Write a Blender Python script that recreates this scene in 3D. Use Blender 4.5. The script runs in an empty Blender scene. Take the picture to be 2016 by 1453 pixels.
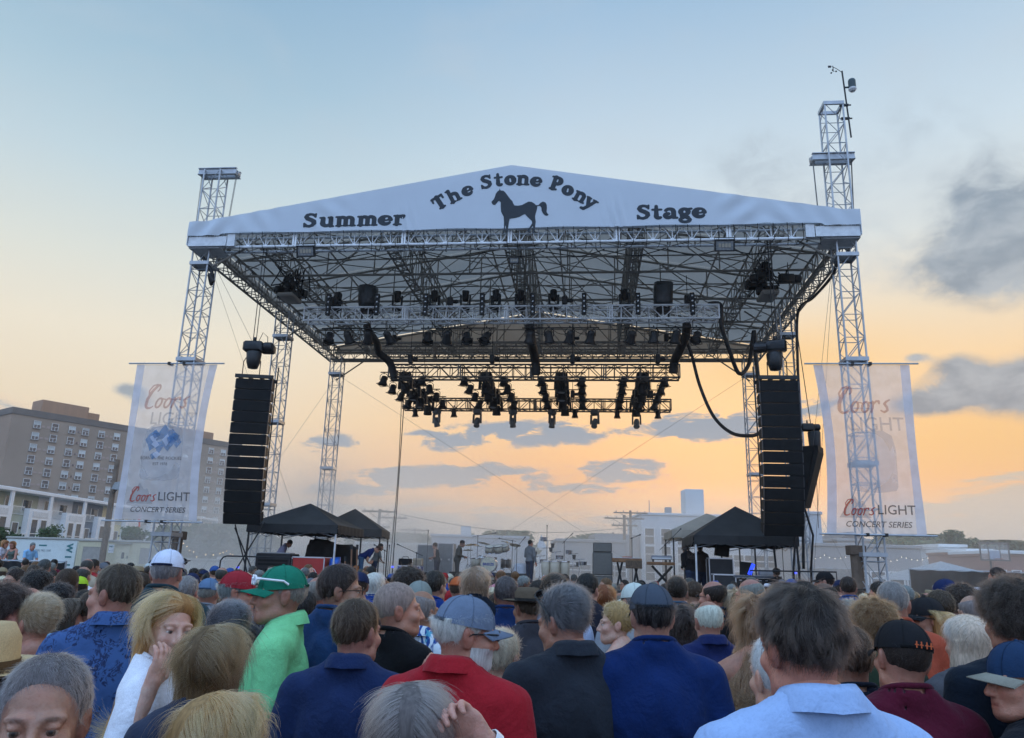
import bpy, math, random
import numpy as np
from mathutils import Vector, Matrix, Euler

# ------------------------------------------------------------------ camera
scene = bpy.context.scene
COL = scene.collection
CAMZ = 1.95
PITCH, ROLL, FPX = math.radians(14.663), math.radians(1.559), 1500.7
cam_d = bpy.data.cameras.new('camera')
cam_d.sensor_fit = 'HORIZONTAL'; cam_d.sensor_width = 36.0
cam_d.lens = FPX / 2016.0 * 36.0
cam_d.clip_start = 0.05; cam_d.clip_end = 8000
cam = bpy.data.objects.new('camera', cam_d); COL.objects.link(cam)
cam.matrix_world = Matrix.Translation((0, 0, CAMZ)) @ Matrix.Rotation(math.pi/2 + PITCH, 4, 'X') @ Matrix.Rotation(ROLL, 4, 'Z')
scene.camera = cam

# ------------------------------------------------------------------ render settings
scene.render.engine = 'CYCLES'
scene.cycles.use_denoising = True
scene.cycles.use_adaptive_sampling = True
scene.cycles.adaptive_threshold = 0.02
scene.cycles.max_bounces = 6
scene.cycles.diffuse_bounces = 3
scene.cycles.glossy_bounces = 2
scene.cycles.transmission_bounces = 4
scene.cycles.transparent_max_bounces = 12
scene.cycles.volume_bounces = 1
scene.cycles.caustics_reflective = False
scene.cycles.caustics_refractive = False
scene.view_settings.view_transform = 'Standard'
scene.view_settings.look = 'None'
scene.view_settings.exposure = 0.0
scene.view_settings.gamma = 1.0
scene.view_settings.use_curve_mapping = False

# ------------------------------------------------------------------ node helper
class NT:
    """tiny expression helper for shader node trees"""
    def __init__(s, tree): s.t = tree
    def node(s, kind, **kw):
        n = s.t.nodes.new(kind)
        for k, v in kw.items(): setattr(n, k, v)
        return n
    def put(s, sock, v):
        if isinstance(v, (int, float)): sock.default_value = v
        elif isinstance(v, (tuple, list)):
            sock.default_value = tuple(v) if len(sock.default_value) == len(v) else tuple(v) + (1.0,)
        else: s.t.links.new(v, sock)
    def m(s, op, a, b=None, c=None, clamp=False):
        n = s.node('ShaderNodeMath', operation=op, use_clamp=clamp)
        s.put(n.inputs[0], a)
        if b is not None: s.put(n.inputs[1], b)
        if c is not None: s.put(n.inputs[2], c)
        return n.outputs[0]
    def smooth(s, x, lo, hi, a=0.0, b=1.0):
        n = s.node('ShaderNodeMapRange', interpolation_type='SMOOTHSTEP')
        for i, v in enumerate((x, lo, hi, a, b)): s.put(n.inputs[i], v)
        return n.outputs[0]
    def mix(s, f, a, b, blend='MIX'):
        n = s.node('ShaderNodeMix', data_type='RGBA', blend_type=blend)
        s.put(n.inputs[0], f); s.put(n.inputs[6], a); s.put(n.inputs[7], b)
        return n.outputs[2]
    def noise(s, vec, scale, detail=3.0, rough=0.5, dist=0.0, lac=2.0):
        n = s.node('ShaderNodeTexNoise')
        if vec is not None: s.put(n.inputs['Vector'], vec)
        n.inputs['Scale'].default_value = scale; n.inputs['Detail'].default_value = detail
        n.inputs['Roughness'].default_value = rough; n.inputs['Distortion'].default_value = dist
        n.inputs['Lacunarity'].default_value = lac
        return n.outputs[0]
    def ramp(s, fac, stops, interp='LINEAR'):
        n = s.node('ShaderNodeValToRGB'); n.color_ramp.interpolation = interp
        e = n.color_ramp.elements
        while len(e) > 1: e.remove(e[-1])
        e[0].position = stops[0][0]; e[0].color = (*stops[0][1], 1)
        for p, c in stops[1:]:
            k = e.new(p); k.color = (*c, 1)
        s.put(n.inputs[0], fac)
        return n.outputs[0]
    def comb(s, x, y, z):
        n = s.node('ShaderNodeCombineXYZ')
        for i, v in enumerate((x, y, z)): s.put(n.inputs[i], v)
        return n.outputs[0]

def lin(r, g, b):
    f = lambda v: (v/255/12.92) if v/255 <= 0.04045 else ((v/255+0.055)/1.055)**2.4
    return (f(r), f(g), f(b))

# ------------------------------------------------------------------ world: dusk sky with broken cloud
SUN_AZ, SUN_EL = math.radians(17), math.radians(4.0)      # behind the stage, to the right
world = bpy.data.worlds.new('World'); scene.world = world; world.use_nodes = True
def build_sky():
    t = world.node_tree; t.nodes.clear(); n = NT(t)
    out = n.node('ShaderNodeOutputWorld'); bg = n.node('ShaderNodeBackground')
    tc = n.node('ShaderNodeTexCoord')
    sep = n.node('ShaderNodeSeparateXYZ'); t.links.new(tc.outputs['Generated'], sep.inputs[0])
    X, Y, Z = sep.outputs
    el = n.m('MULTIPLY', n.m('ARCSINE', Z), 180/math.pi)                    # degrees
    az = n.m('MULTIPLY', n.m('ARCTAN2', X, Y), 180/math.pi)
    elc = n.m('DIVIDE', n.m('MAXIMUM', el, 0.0), 90.0)
    warm = n.ramp(elc, [(0/90, lin(206, 196, 182)), (4/90, lin(232, 196, 166)), (6.5/90, lin(252, 186, 130)), (10/90, lin(254, 203, 143)),
                        (14/90, lin(252, 216, 168)), (18/90, lin(240, 224, 198)), (23/90, lin(220, 227, 227)), (29/90, lin(206, 224, 236)),
                        (41/90, lin(158, 192, 222)), (60/90, lin(150, 182, 214)), (1.0, lin(150, 182, 216))])
    pale = n.ramp(elc, [(0/90, lin(205, 198, 190)), (5/90, lin(226, 210, 192)), (10/90, lin(243, 224, 194)), (15/90, lin(243, 233, 212)), (20/90, lin(225, 229, 221)),
                        (26/90, lin(198, 218, 227)), (33/90, lin(166, 198, 218)), (42/90, lin(138, 176, 208)), (60/90, lin(142, 176, 210)), (1.0, lin(150, 182, 216))])
    east = n.ramp(elc, [(0/90, lin(178, 190, 208)), (12/90, lin(190, 204, 222)), (30/90, lin(182, 204, 230)), (60/90, lin(160, 190, 222)), (1.0, lin(150, 182, 216))])
    sm = n.smooth(az, -26.0, 8.0)
    west = n.mix(sm, pale, warm)
    back = n.smooth(n.m('ABSOLUTE', n.m('SUBTRACT', az, math.degrees(SUN_AZ))), 60.0, 130.0)
    # physically based twilight sky lends its own falloff to the hand-set colours
    nish = n.node('ShaderNodeTexSky', sky_type='NISHITA'); nish.sun_disc = False
    nish.sun_elevation = SUN_EL; nish.sun_rotation = SUN_AZ; nish.dust_density = 2.0
    base = n.mix(back, west, n.mix(1.0, east, (1.9, 2.1, 2.45), 'MULTIPLY'))
    west_gain = n.smooth(back, 0.0, 1.0, 1.07, 1.0); base = n.mix(1.0, base, n.comb(west_gain, west_gain, west_gain), 'MULTIPLY')
    lift = n.smooth(el, 42.0, 80.0, 1.0, 2.0); base = n.mix(1.0, base, n.comb(lift, lift, lift), 'MULTIPLY')
    nn = n.mix(1.0, nish.outputs[0], (0.10, 0.10, 0.10), 'MULTIPLY')
    base = n.mix(0.10, base, nn)
    # golden glow low on the right
    def blob(a0, e0, ra, re):
        dx = n.m('DIVIDE', n.m('SUBTRACT', az, a0), ra); dy = n.m('DIVIDE', n.m('SUBTRACT', el, e0), re)
        return n.m('EXPONENT', n.m('MULTIPLY', n.m('ADD', n.m('MULTIPLY', dx, dx), n.m('MULTIPLY', dy, dy)), -1.0))
    glow = n.m('ADD', n.m('MULTIPLY', blob(20, 14.8, 8, 2.6), 0.6), n.m('MULTIPLY', blob(33, 8.5, 14, 3.0), 0.6), clamp=True)
    base = n.mix(glow, base, (*lin(255, 205, 128),))
    # ---- clouds
    def cloudvec(k):  # cloud coordinates in the sky dome, stretched along the horizon
        return n.comb(n.m('MULTIPLY', az, 0.05), n.m('MULTIPLY', el, k), 0.0)
    fine = n.noise(cloudvec(0.13), 7.0, 8.0, 0.62, 0.45)
    streak = n.noise(cloudvec(0.34), 2.6, 6.0, 0.62, 0.5)
    cumv = n.noise(cloudvec(0.075), 6.5, 9.0, 0.64, 0.35)
    def addall(l):
        r = l[0]
        for x in l[1:]: r = n.m('ADD', r, x)
        return r
    # heavy blue-grey cumulus on the right, thin cloud above it, one scrap on the left
    mul = lambda x, k: n.m('MULTIPLY', x, k)
    big = addall([mul(blob(34.5, 20.5, 4.2, 3.4), 1.05), mul(blob(34.0, 25.0, 3.6, 3.2), .62), mul(blob(30.0, 19.5, 4.5, 1.6), .42), mul(blob(32.0, 12.2, 3.6, 1.3), 1.15), mul(blob(36.5, 11.6, 4.0, 1.9), 1.25), mul(blob(28.7, 11.2, 2.2, .8), .7), mul(blob(31.2, 13.8, 1.6, .8), .6), mul(blob(28.8, 14.4, .8, .35), .85), mul(blob(44, 17, 6, 6), .8),
                  mul(blob(-27.2, 11.0, 1.2, .55), .85), mul(blob(-26.2, 10.2, .9, .7), .6), mul(blob(-30.8, 9.4, 1.6, .45), .5)])
    a_big = n.smooth(n.m('MULTIPLY', big, n.m('ADD', .10, mul(cumv, 1.9))), 0.26, 0.95, 0.0, 0.86)
    thin = addall([mul(blob(19, 28.5, 4.2, 3.0), .75), mul(blob(25, 25, 4.0, 2.5), .45), mul(blob(31, 29, 5, 3), .5), mul(blob(28, 21, 4, 2), .45)])
    a_thin = n.smooth(n.m('MULTIPLY', thin, n.m('SUBTRACT', mul(cumv, 3.2), .6)), 0.12, 1.0, 0.0, 0.6)
    c_big = n.mix(n.smooth(n.noise(cloudvec(0.09), 4.0, 6.0, 0.6, 0.4), 0.36, 0.66), lin(130, 147, 165), lin(172, 183, 194))
    # broken streaks between 5 and 12 degrees, gathered into a few drifts
    drift = addall([blob(-4.5, 9.2, 3.2, .8), blob(-1.0, 9.9, 2.2, .7), blob(3.8, 10.0, 3.2, .9), blob(8.8, 7.2, 3.6, .8), mul(blob(14.0, 10.4, 4.2, .95), 1.25), blob(-2.0, 6.8, 4.5, .7), blob(-8.0, 6.2, 4.5, .6), mul(blob(-13, 8.4, 3, .7), .7), mul(blob(-12, 5.2, 4, .6), .8), mul(blob(5.0, 5.8, 5.0, .4), .7), mul(blob(22, 11.5, 4, .8), .6), mul(blob(-22, 6.0, 4, .5), .5), mul(blob(-40, 8.0, 8, 1.5), .6)])
    a_st = n.smooth(n.m('MULTIPLY', n.m('ADD', drift, .12), n.m('SUBTRACT', mul(n.m('ADD', mul(fine, .65), mul(streak, .35)), 5.0), 1.75)), 0.16, 0.62, 0.0, 0.92)
    # grey haze bank near the horizon with a ragged top, low cumulus bank on the right
    edge = n.m('ADD', 3.9, n.m('MULTIPLY', n.m('SUBTRACT', streak, 0.5), 7.0))
    edge = n.m('ADD', edge, n.m('MULTIPLY', blob(34, 4, 4.5, 40), 2.6))
    a_bk = n.smooth(n.m('SUBTRACT', el, edge), 0.6, -0.7, 0.0, 0.72)
    veil = n.m('MULTIPLY', n.smooth(n.noise(cloudvec(0.11), 1.7, 4.0, 0.5, 0.3), 0.45, 0.75), 0.22)
    col = n.mix(n.m('MULTIPLY', veil, n.smooth(el, 14, 24)), base, lin(196, 205, 214))
    col = n.mix(a_bk, col, n.mix(n.smooth(az, 10, 34), lin(206, 201, 194), lin(206, 202, 192)))
    stc = n.mix(n.smooth(a_st, .05, .6), lin(255, 214, 176), n.mix(n.smooth(el, 4, 11), lin(186, 184, 184), lin(146, 163, 182)))
    col = n.mix(a_st, col, stc)
    col = n.mix(a_thin, col, lin(178, 192, 204))
    col = n.mix(a_big, col, c_big)
    col = n.mix(n.smooth(el, -0.5, -6.0), col, (0.10, 0.10, 0.105))
    t.links.new(col, bg.inputs[0]); bg.inputs[1].default_value = 1.0
    t.links.new(bg.outputs[0], out.inputs[0])
build_sky()
world.cycles.sampling_method = 'MANUAL'; world.cycles.sample_map_resolution = 512

# ------------------------------------------------------------------ the sun, low behind the stage and veiled by cloud
sun_d = bpy.data.lights.new('sun', 'SUN'); sun_d.energy = 0.5; sun_d.angle = math.radians(12); sun_d.color = (1.0, 0.72, 0.45)
sun = bpy.data.objects.new('sun', sun_d); COL.objects.link(sun)
_sd = Vector((math.sin(SUN_AZ)*math.cos(SUN_EL), math.cos(SUN_AZ)*math.cos(SUN_EL), math.sin(SUN_EL)))
sun.rotation_euler = (-_sd).to_track_quat('-Z', 'Y').to_euler()
# ------------------------------------------------------------------ materials
MATS = {}
def mat(name, col, rough=0.6, metal=0.0, var=0.12, scale=6.0, bump=0.0, bscale=60.0, spec=0.4, trans=0.0, attr=None, emit=None, sheen=0.0, grime=None, objvar=0.0):
    """procedural principled material: base colour broken up by noise, optional bump and translucency"""
    if name in MATS: return MATS[name]
    m = bpy.data.materials.new(name); m.use_nodes = True; MATS[name] = m
    t = m.node_tree; n = NT(t); b = t.nodes['Principled BSDF']; out = t.nodes['Material Output']
    tc = n.node('ShaderNodeTexCoord').outputs['Object']
    if attr:
        a = n.node('ShaderNodeAttribute', attribute_name=attr); base = a.outputs['Color']
    else:
        base = None
    nz = n.noise(tc, scale, 5.0, 0.6)
    k = n.smooth(nz, 0.25, 0.75, 1.0 - var, 1.0 + var)
    kk = n.comb(k, k, k)
    c = n.mix(1.0, base if attr else tuple(col), kk, 'MULTIPLY')
    if objvar:
        oi = n.node('ShaderNodeObjectInfo').outputs['Random']
        kv = n.m('ADD', 1.0 - objvar, n.m('MULTIPLY', oi, 2*objvar)); c = n.mix(1.0, c, n.comb(kv, kv, kv), 'MULTIPLY')
    if grime:
        g = n.smooth(n.noise(tc, grime[1], 6.0, 0.65), 0.48, 0.72, 0.0, grime[2])
        c = n.mix(g, c, grime[0])
    t.links.new(c, b.inputs['Base Color'])
    b.inputs['Roughness'].default_value = rough; b.inputs['Metallic'].default_value = metal
    b.inputs['Specular IOR Level'].default_value = spec
    if sheen: b.inputs['Sheen Weight'].default_value = sheen
    if emit:
        b.inputs['Emission Color'].default_value = (*emit[0], 1); b.inputs['Emission Strength'].default_value = emit[1]
    if bump:
        bn = n.node('ShaderNodeBump'); bn.inputs['Strength'].default_value = bump; bn.inputs['Distance'].default_value = 0.02
        t.links.new(n.noise(tc, bscale, 4.0, 0.6), bn.inputs['Height']); t.links.new(bn.outputs[0], b.inputs['Normal'])
    if trans:
        tr = n.node('ShaderNodeBsdfTranslucent'); t.links.new(c, tr.inputs[0])
        mx = n.node('ShaderNodeMixShader'); mx.inputs[0].default_value = trans
        t.links.new(b.outputs[0], mx.inputs[1]); t.links.new(tr.outputs[0], mx.inputs[2]); t.links.new(mx.outputs[0], out.inputs[0])
    return m

def sheer(name, col, alpha, var=0.08, trans=0.5, scale=3.0):
    """open-weave mesh cloth: partly see-through, partly diffuse and translucent"""
    if name in MATS: return MATS[name]
    m = bpy.data.materials.new(name); m.use_nodes = True; MATS[name] = m
    t = m.node_tree; n = NT(t); b = t.nodes['Principled BSDF']; out = t.nodes['Material Output']
    tc = n.node('ShaderNodeTexCoord').outputs['Object']
    k = n.smooth(n.noise(tc, scale, 4.0), 0.3, 0.7, 1-var, 1+var)
    c = n.mix(1.0, tuple(col), n.comb(k, k, k), 'MULTIPLY')
    t.links.new(c, b.inputs['Base Color']); b.inputs['Roughness'].default_value = 0.8
    tr = n.node('ShaderNodeBsdfTranslucent'); t.links.new(c, tr.inputs[0])
    mx = n.node('ShaderNodeMixShader'); mx.inputs[0].default_value = trans
    t.links.new(b.outputs[0], mx.inputs[1]); t.links.new(tr.outputs[0], mx.inputs[2])
    tp = n.node('ShaderNodeBsdfTransparent'); m2 = n.node('ShaderNodeMixShader'); m2.inputs[0].default_value = alpha
    t.links.new(tp.outputs[0], m2.inputs[1]); t.links.new(mx.outputs[0], m2.inputs[2]); t.links.new(m2.outputs[0], out.inputs[0])
    return m

# ------------------------------------------------------------------ mesh building
def ortho(d):
    d = d.normalized(); u = d.cross(Vector((0, 0, 1)))
    if u.length < 1e-3: u = d.cross(Vector((0, 1, 0)))
    u.normalize(); return u, u.cross(d).normalized()

class MB:
    def __init__(s): s.v = []; s.f = []; s.mi = []; s.cm = 0
    def add(s, vs, fs):
        o = len(s.v); s.v += [tuple(p) for p in vs]
        for f in fs: s.f.append(tuple(i + o for i in f)); s.mi.append(s.cm)
        return s
    def box(s, x0, x1, y0, y1, z0, z1, M=None):
        vs = [Vector((x, y, z)) for z in (z0, z1) for y in (y0, y1) for x in (x0, x1)]
        if M is not None: vs = [M @ p for p in vs]
        return s.add(vs, [(0, 2, 3, 1), (4, 5, 7, 6), (0, 1, 5, 4), (2, 6, 7, 3), (0, 4, 6, 2), (1, 3, 7, 5)])
    def bevbox(s, x0, x1, y0, y1, z0, z1, b, M=None):
        """box with chamfered edges"""
        c = Vector(((x0+x1)/2, (y0+y1)/2, (z0+z1)/2)); h = Vector(((x1-x0)/2, (y1-y0)/2, (z1-z0)/2)); b = min(b, h.x*.9, h.y*.9, h.z*.9)
        vs = []; idx = {}
        for sx in (-1, 1):
            for sy in (-1, 1):
                for sz in (-1, 1):
                    for a in range(3):
                        p = [sx*(h.x-b), sy*(h.y-b), sz*(h.z-b)]; p[a] = (sx*h.x, sy*h.y, sz*h.z)[a]
                        idx[(sx, sy, sz, a)] = len(vs); vs.append(c + Vector(p))
        fs = []
        S = (-1, 1)
        for a in range(3):
            for sg in S:
                o = [i for i in range(3) if i != a]
                q = []
                for (p, r) in ((-1, -1), (1, -1), (1, 1), (-1, 1)):
                    k = [0, 0, 0]; k[a] = sg; k[o[0]] = p; k[o[1]] = r; q.append(idx[(*k, a)])
                fs.append(tuple(q))
        for a in range(3):           # edge chamfers along axis a
            o = [i for i in range(3) if i != a]
            for p in S:
                for r in S:
                    def K(sa, ax):
                        k = [0, 0, 0]; k[a] = sa; k[o[0]] = p; k[o[1]] = r; return idx[(*k, ax)]
                    fs.append((K(-1, o[0]), K(1, o[0]), K(1, o[1]), K(-1, o[1])))
        for sx in S:
            for sy in S:
                for sz in S: fs.append(tuple(idx[(sx, sy, sz, a)] for a in range(3)))
        if M is not None: vs = [M @ p for p in vs]
        return s.add(vs, fs)
    def bar(s, a, b, r, n=5, r2=None, cap=True):
        a = Vector(a); b = Vector(b); r2 = r if r2 is None else r2
        if (b-a).length < 1e-6: return s
        u, w = ortho(b-a); vs = []
        for k in range(n):
            c, q = math.cos(2*math.pi*k/n), math.sin(2*math.pi*k/n); vs.append(a + (u*c + w*q)*r)
        for k in range(n):
            c, q = math.cos(2*math.pi*k/n), math.sin(2*math.pi*k/n); vs.append(b + (u*c + w*q)*r2)
        fs = [(k, (k+1) % n, n+(k+1) % n, n+k) for k in range(n)]
        if cap: fs += [tuple(range(n-1, -1, -1)), tuple(range(n, 2*n))]
        return s.add(vs, fs)
    def tube(s, pts, r, n=6, cap=True):
        pts = [Vector(p) for p in pts]; rr = r if isinstance(r, (list, tuple)) else [r]*len(pts)
        vs = []; fs = []; u = None
        for i, p in enumerate(pts):
            d = (pts[min(i+1, len(pts)-1)] - pts[max(i-1, 0)])
            if d.length < 1e-9: d = Vector((0, 0, 1))
            d.normalize()
            if u is None: u, w = ortho(d)
            else:
                u = (u - d*u.dot(d))
                if u.length < 1e-6: u, w = ortho(d)
                u.normalize(); w = u.cross(d)
            for k in range(n):
                a = 2*math.pi*k/n; vs.append(p + (u*math.cos(a) + w*math.sin(a))*rr[i])
        for i in range(len(pts)-1):
            for k in range(n): fs.append((i*n+k, i*n+(k+1) % n, (i+1)*n+(k+1) % n, (i+1)*n+k))
        if cap: fs += [tuple(range(n-1, -1, -1)), tuple(range((len(pts)-1)*n, len(pts)*n))]
        return s.add(vs, fs)
    def lathe(s, prof, n=16, M=None, cap=True):
        """profile [(r,z)] turned about local z"""
        vs = []; fs = []
        for r, z in prof:
            for k in range(n):
                a = 2*math.pi*k/n; vs.append(Vector((r*math.cos(a), r*math.sin(a), z)))
        for i in range(len(prof)-1):
            for k in range(n): fs.append((i*n+k, i*n+(k+1) % n, (i+1)*n+(k+1) % n, (i+1)*n+k))
        if cap:
            if prof[0][0] > 1e-5: fs.append(tuple(range(n-1, -1, -1)))
            if prof[-1][0] > 1e-5: fs.append(tuple(range((len(prof)-1)*n, len(prof)*n)))
        if M is not None: vs = [M @ p for p in vs]
        return s.add(vs, fs)
    def prism(s, poly, y0, y1, M=None):
        """polygon [(x,z)] extruded along y"""
        n = len(poly); vs = [Vector((x, y0, z)) for x, z in poly] + [Vector((x, y1, z)) for x, z in poly]
        if M is not None: vs = [M @ p for p in vs]
        return s.add(vs, [tuple(range(n)), tuple(range(2*n-1, n-1, -1))] + [(k, n+k, n+(k+1) % n, (k+1) % n) for k in range(n)])
    def mesh(s, name, mats, smooth=False):
        me = bpy.data.meshes.new(name); me.from_pydata(s.v, [], s.f)
        if not isinstance(mats, (list, tuple)): mats = [mats]
        for m in mats: me.materials.append(m)
        if len(mats) > 1: me.polygons.foreach_set('material_index', s.mi)
        if smooth: me.polygons.foreach_set('use_smooth', [True]*len(me.polygons))
        me.update(); return me
    def build(s, name, mats, parent=None, M=None, smooth=False):
        return link(name, s.mesh(name, mats, smooth), parent, M)

def link(name, data, parent=None, M=None):
    o = bpy.data.objects.new(name, data); COL.objects.link(o)
    if parent is not None: o.parent = parent
    if M is not None: o.matrix_local = M
    return o

def tag(o, label, cat, group=None):
    o['label'] = label; o['category'] = cat
    if group: o['group'] = group
    return o
def struct(o): o['kind'] = 'structure'; return o
def stuff(o): o['kind'] = 'stuff'; return o
def thing(name, label, cat, M=None, group=None):
    o = bpy.data.objects.new(name, None); COL.objects.link(o); o.empty_display_size = 0.2
    if M is not None: o.matrix_world = M
    return tag(o, label, cat, group)
def copy_tree(o, parent=None):
    c = o.copy(); COL.objects.link(c)
    if parent is not None: c.parent = parent
    for ch in list(o.children): copy_tree(ch, c)
    return c
def dup(o, M, label, group=None):
    c = copy_tree(o); c.matrix_world = M; c['label'] = label
    if group: c['group'] = group
    return c
def TR(x, y, z, rz=0.0, rx=0.0, ry=0.0):
    return Matrix.Translation((x, y, z)) @ Matrix.Rotation(rz, 4, 'Z') @ Matrix.Rotation(rx, 4, 'X') @ Matrix.Rotation(ry, 4, 'Y')
ORD = ['first', 'second', 'third', 'fourth', 'fifth', 'sixth', 'seventh', 'eighth', 'ninth', 'tenth', 'eleventh', 'twelfth', 'thirteenth', 'fourteenth', 'fifteenth', 'sixteenth']

# ------------------------------------------------------------------ frames: the stage stands 23 m off, turned six degrees
STY = math.radians(-5.904)
STAGE = Matrix.Translation((-0.194, 23.0, 0)) @ Matrix.Rotation(STY, 4, 'Z')
def SM(x, y, z, rz=0.0, rx=0.0, ry=0.0): return STAGE @ TR(x, y, z, rz, rx, ry)
CAMM = cam.matrix_world.copy()
def ray(px, py):
    return (CAMM.to_3x3() @ Vector(((px-1008)/FPX, -(py-726.5)/FPX, -1))).normalized()
def onY(px, py, Y):            # world point at world depth Y
    d = ray(px, py); return CAMM.translation + d*(Y/d.y)
def onS(px, py, y):            # stage-local point on the stage plane y
    d = ray(px, py); R = STAGE.inverted(); o = R @ CAMM.translation; dd = R.to_3x3() @ d
    return o + dd*((y-o.y)/dd.y)
def onZ(px, py, z):
    d = ray(px, py); return CAMM.translation + d*((z-CAMZ)/d.z)
# ------------------------------------------------------------------ ground and stage deck
M_ASPH = mat('asphalt', (0.06, 0.06, 0.062), 0.9, var=0.3, scale=1.5, bump=0.4, bscale=40)
gm = MB(); gm.add([(-3000, -1500, 0), (3000, -1500, 0), (3000, 5000, 0), (-3000, 5000, 0)], [(0, 1, 2, 3)])
struct(gm.build('ground', M_ASPH))
RNG = random.Random(7)
M_STEEL = mat('galvanised_steel', (0.42, 0.44, 0.465), 0.45, 0.45, var=0.14, scale=3, bump=0.05, objvar=0.06)
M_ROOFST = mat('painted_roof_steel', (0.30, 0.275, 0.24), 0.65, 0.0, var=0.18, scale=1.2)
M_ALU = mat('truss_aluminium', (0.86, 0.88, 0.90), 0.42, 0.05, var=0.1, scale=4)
M_BLK = mat('black_metal', (0.018, 0.019, 0.021), 0.5, 0.1, var=0.25, scale=8)
M_CABLE = mat('black_rubber', (0.012, 0.012, 0.013), 0.6, var=0.2)
M_FAB = mat('roof_vinyl', (0.46, 0.425, 0.375), 0.55, var=0.08, scale=0.7, trans=0.36, grime=((0.42, 0.42, 0.40), 0.5, 0.35))
M_DECK = mat('stage_deck', (0.045, 0.043, 0.042), 0.7, var=0.3, scale=2)
M_WIRE = mat('wire_rope', (0.16, 0.16, 0.16), 0.5, 0.6)
DZ = 1.40
deck = thing('stage_deck', 'black plywood concert stage platform under the white roof', 'stage', SM(0, 0, 0))
def deck_at(x): return DZ if abs(x) < 5.6 else WZ
WZ = 1.0
for i in range(9):                       # deck panels laid side by side; the side wings lie lower
    for j in range(6):
        ed = [-10.0, -7.8, -5.6, -3.36, -1.12, 1.12, 3.36, 5.6, 7.8, 10.0]
        x0, x1 = ed[i], ed[i+1]; y0 = 1.0 + j*14/6; z = DZ if -5.7 < x0 and x1 < 5.7 else WZ
        MB().bevbox(x0+.006, x1-.006, y0+.006, y0+14/6-.006, z-0.09, z, .008).build('deck_panel', M_DECK, deck)
M_SKIRT = mat('black_cloth', (0.012, 0.012, 0.013), 0.95, var=0.3, scale=5, bump=0.3, bscale=8)
sk = MB()
pts = [(-10 + 20*k/240) for k in range(241)]
sk.v = [(x, .98 + .02*math.sin(x*17), z) for x in pts for z in (0.02, deck_at(x)-.1)]
sk.f = [(2*k, 2*k+2, 2*k+3, 2*k+1) for k in range(240)]; sk.mi = [0]*240
sk.build('skirt', M_SKIRT, deck)
legm = MB().bar((0, 0, 0), (0, 0, WZ-.09), .03, 8).mesh('leg', M_STEEL)
for x in np.linspace(-9.6, 9.6, 9):
    for y in (1.3, 5.5, 10, 14.6): link('leg', legm, deck, TR(x, y, 0))

# ------------------------------------------------------------------ lattice helpers
def lattice(mb, a, b, side, w, bay, r, kind='x'):
    """planar web between two parallel chords a->b and (a+side*w)->(b+side*w)"""
    a = Vector(a); b = Vector(b); side = Vector(side)*w; L = (b-a).length; n = max(1, round(L/bay)); d = (b-a)/n
    for i in range(n):
        p, q = a + d*i, a + d*(i+1)
        mb.bar(p, p+side, r, 4, cap=False)
        if kind == 'x': mb.bar(p, q+side, r, 4, cap=False); mb.bar(p+side, q, r, 4, cap=False)
        elif kind == 'z': mb.bar(*((p, q+side) if i % 2 else (p+side, q)), r, 4, cap=False)
        elif kind == 'w': mb.bar(p, (p+q)/2+side, r, 4, cap=False); mb.bar((p+q)/2+side, q, r, 4, cap=False)
    mb.bar(b, b+side, r, 4, cap=False)
def box_truss(root, a, b, up, side, h, w, bay, rc, rb, m, kind='z', faces='udlr', cname='chord'):
    """box truss as parts of root: four chords and one braced web; a,b = first lower chord"""
    a = Vector(a); b = Vector(b); up = Vector(up); side = Vector(side)
    for du in (0, 1):
        for ds in (0, 1):
            MB().bar(a+up*h*du+side*w*ds, b+up*h*du+side*w*ds, rc, 7).build(cname, m, root)
    mb = MB()
    if 'l' in faces: lattice(mb, a, b, up, h, bay, rb, kind)
    if 'r' in faces: lattice(mb, a+side*w, b+side*w, up, h, bay, rb, kind)
    if 'd' in faces: lattice(mb, a, b, side, w, bay, rb, kind)
    if 'u' in faces: lattice(mb, a+up*h, b+up*h, side, w, bay, rb, kind)
    return mb.build('bracing', m, root)

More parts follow.
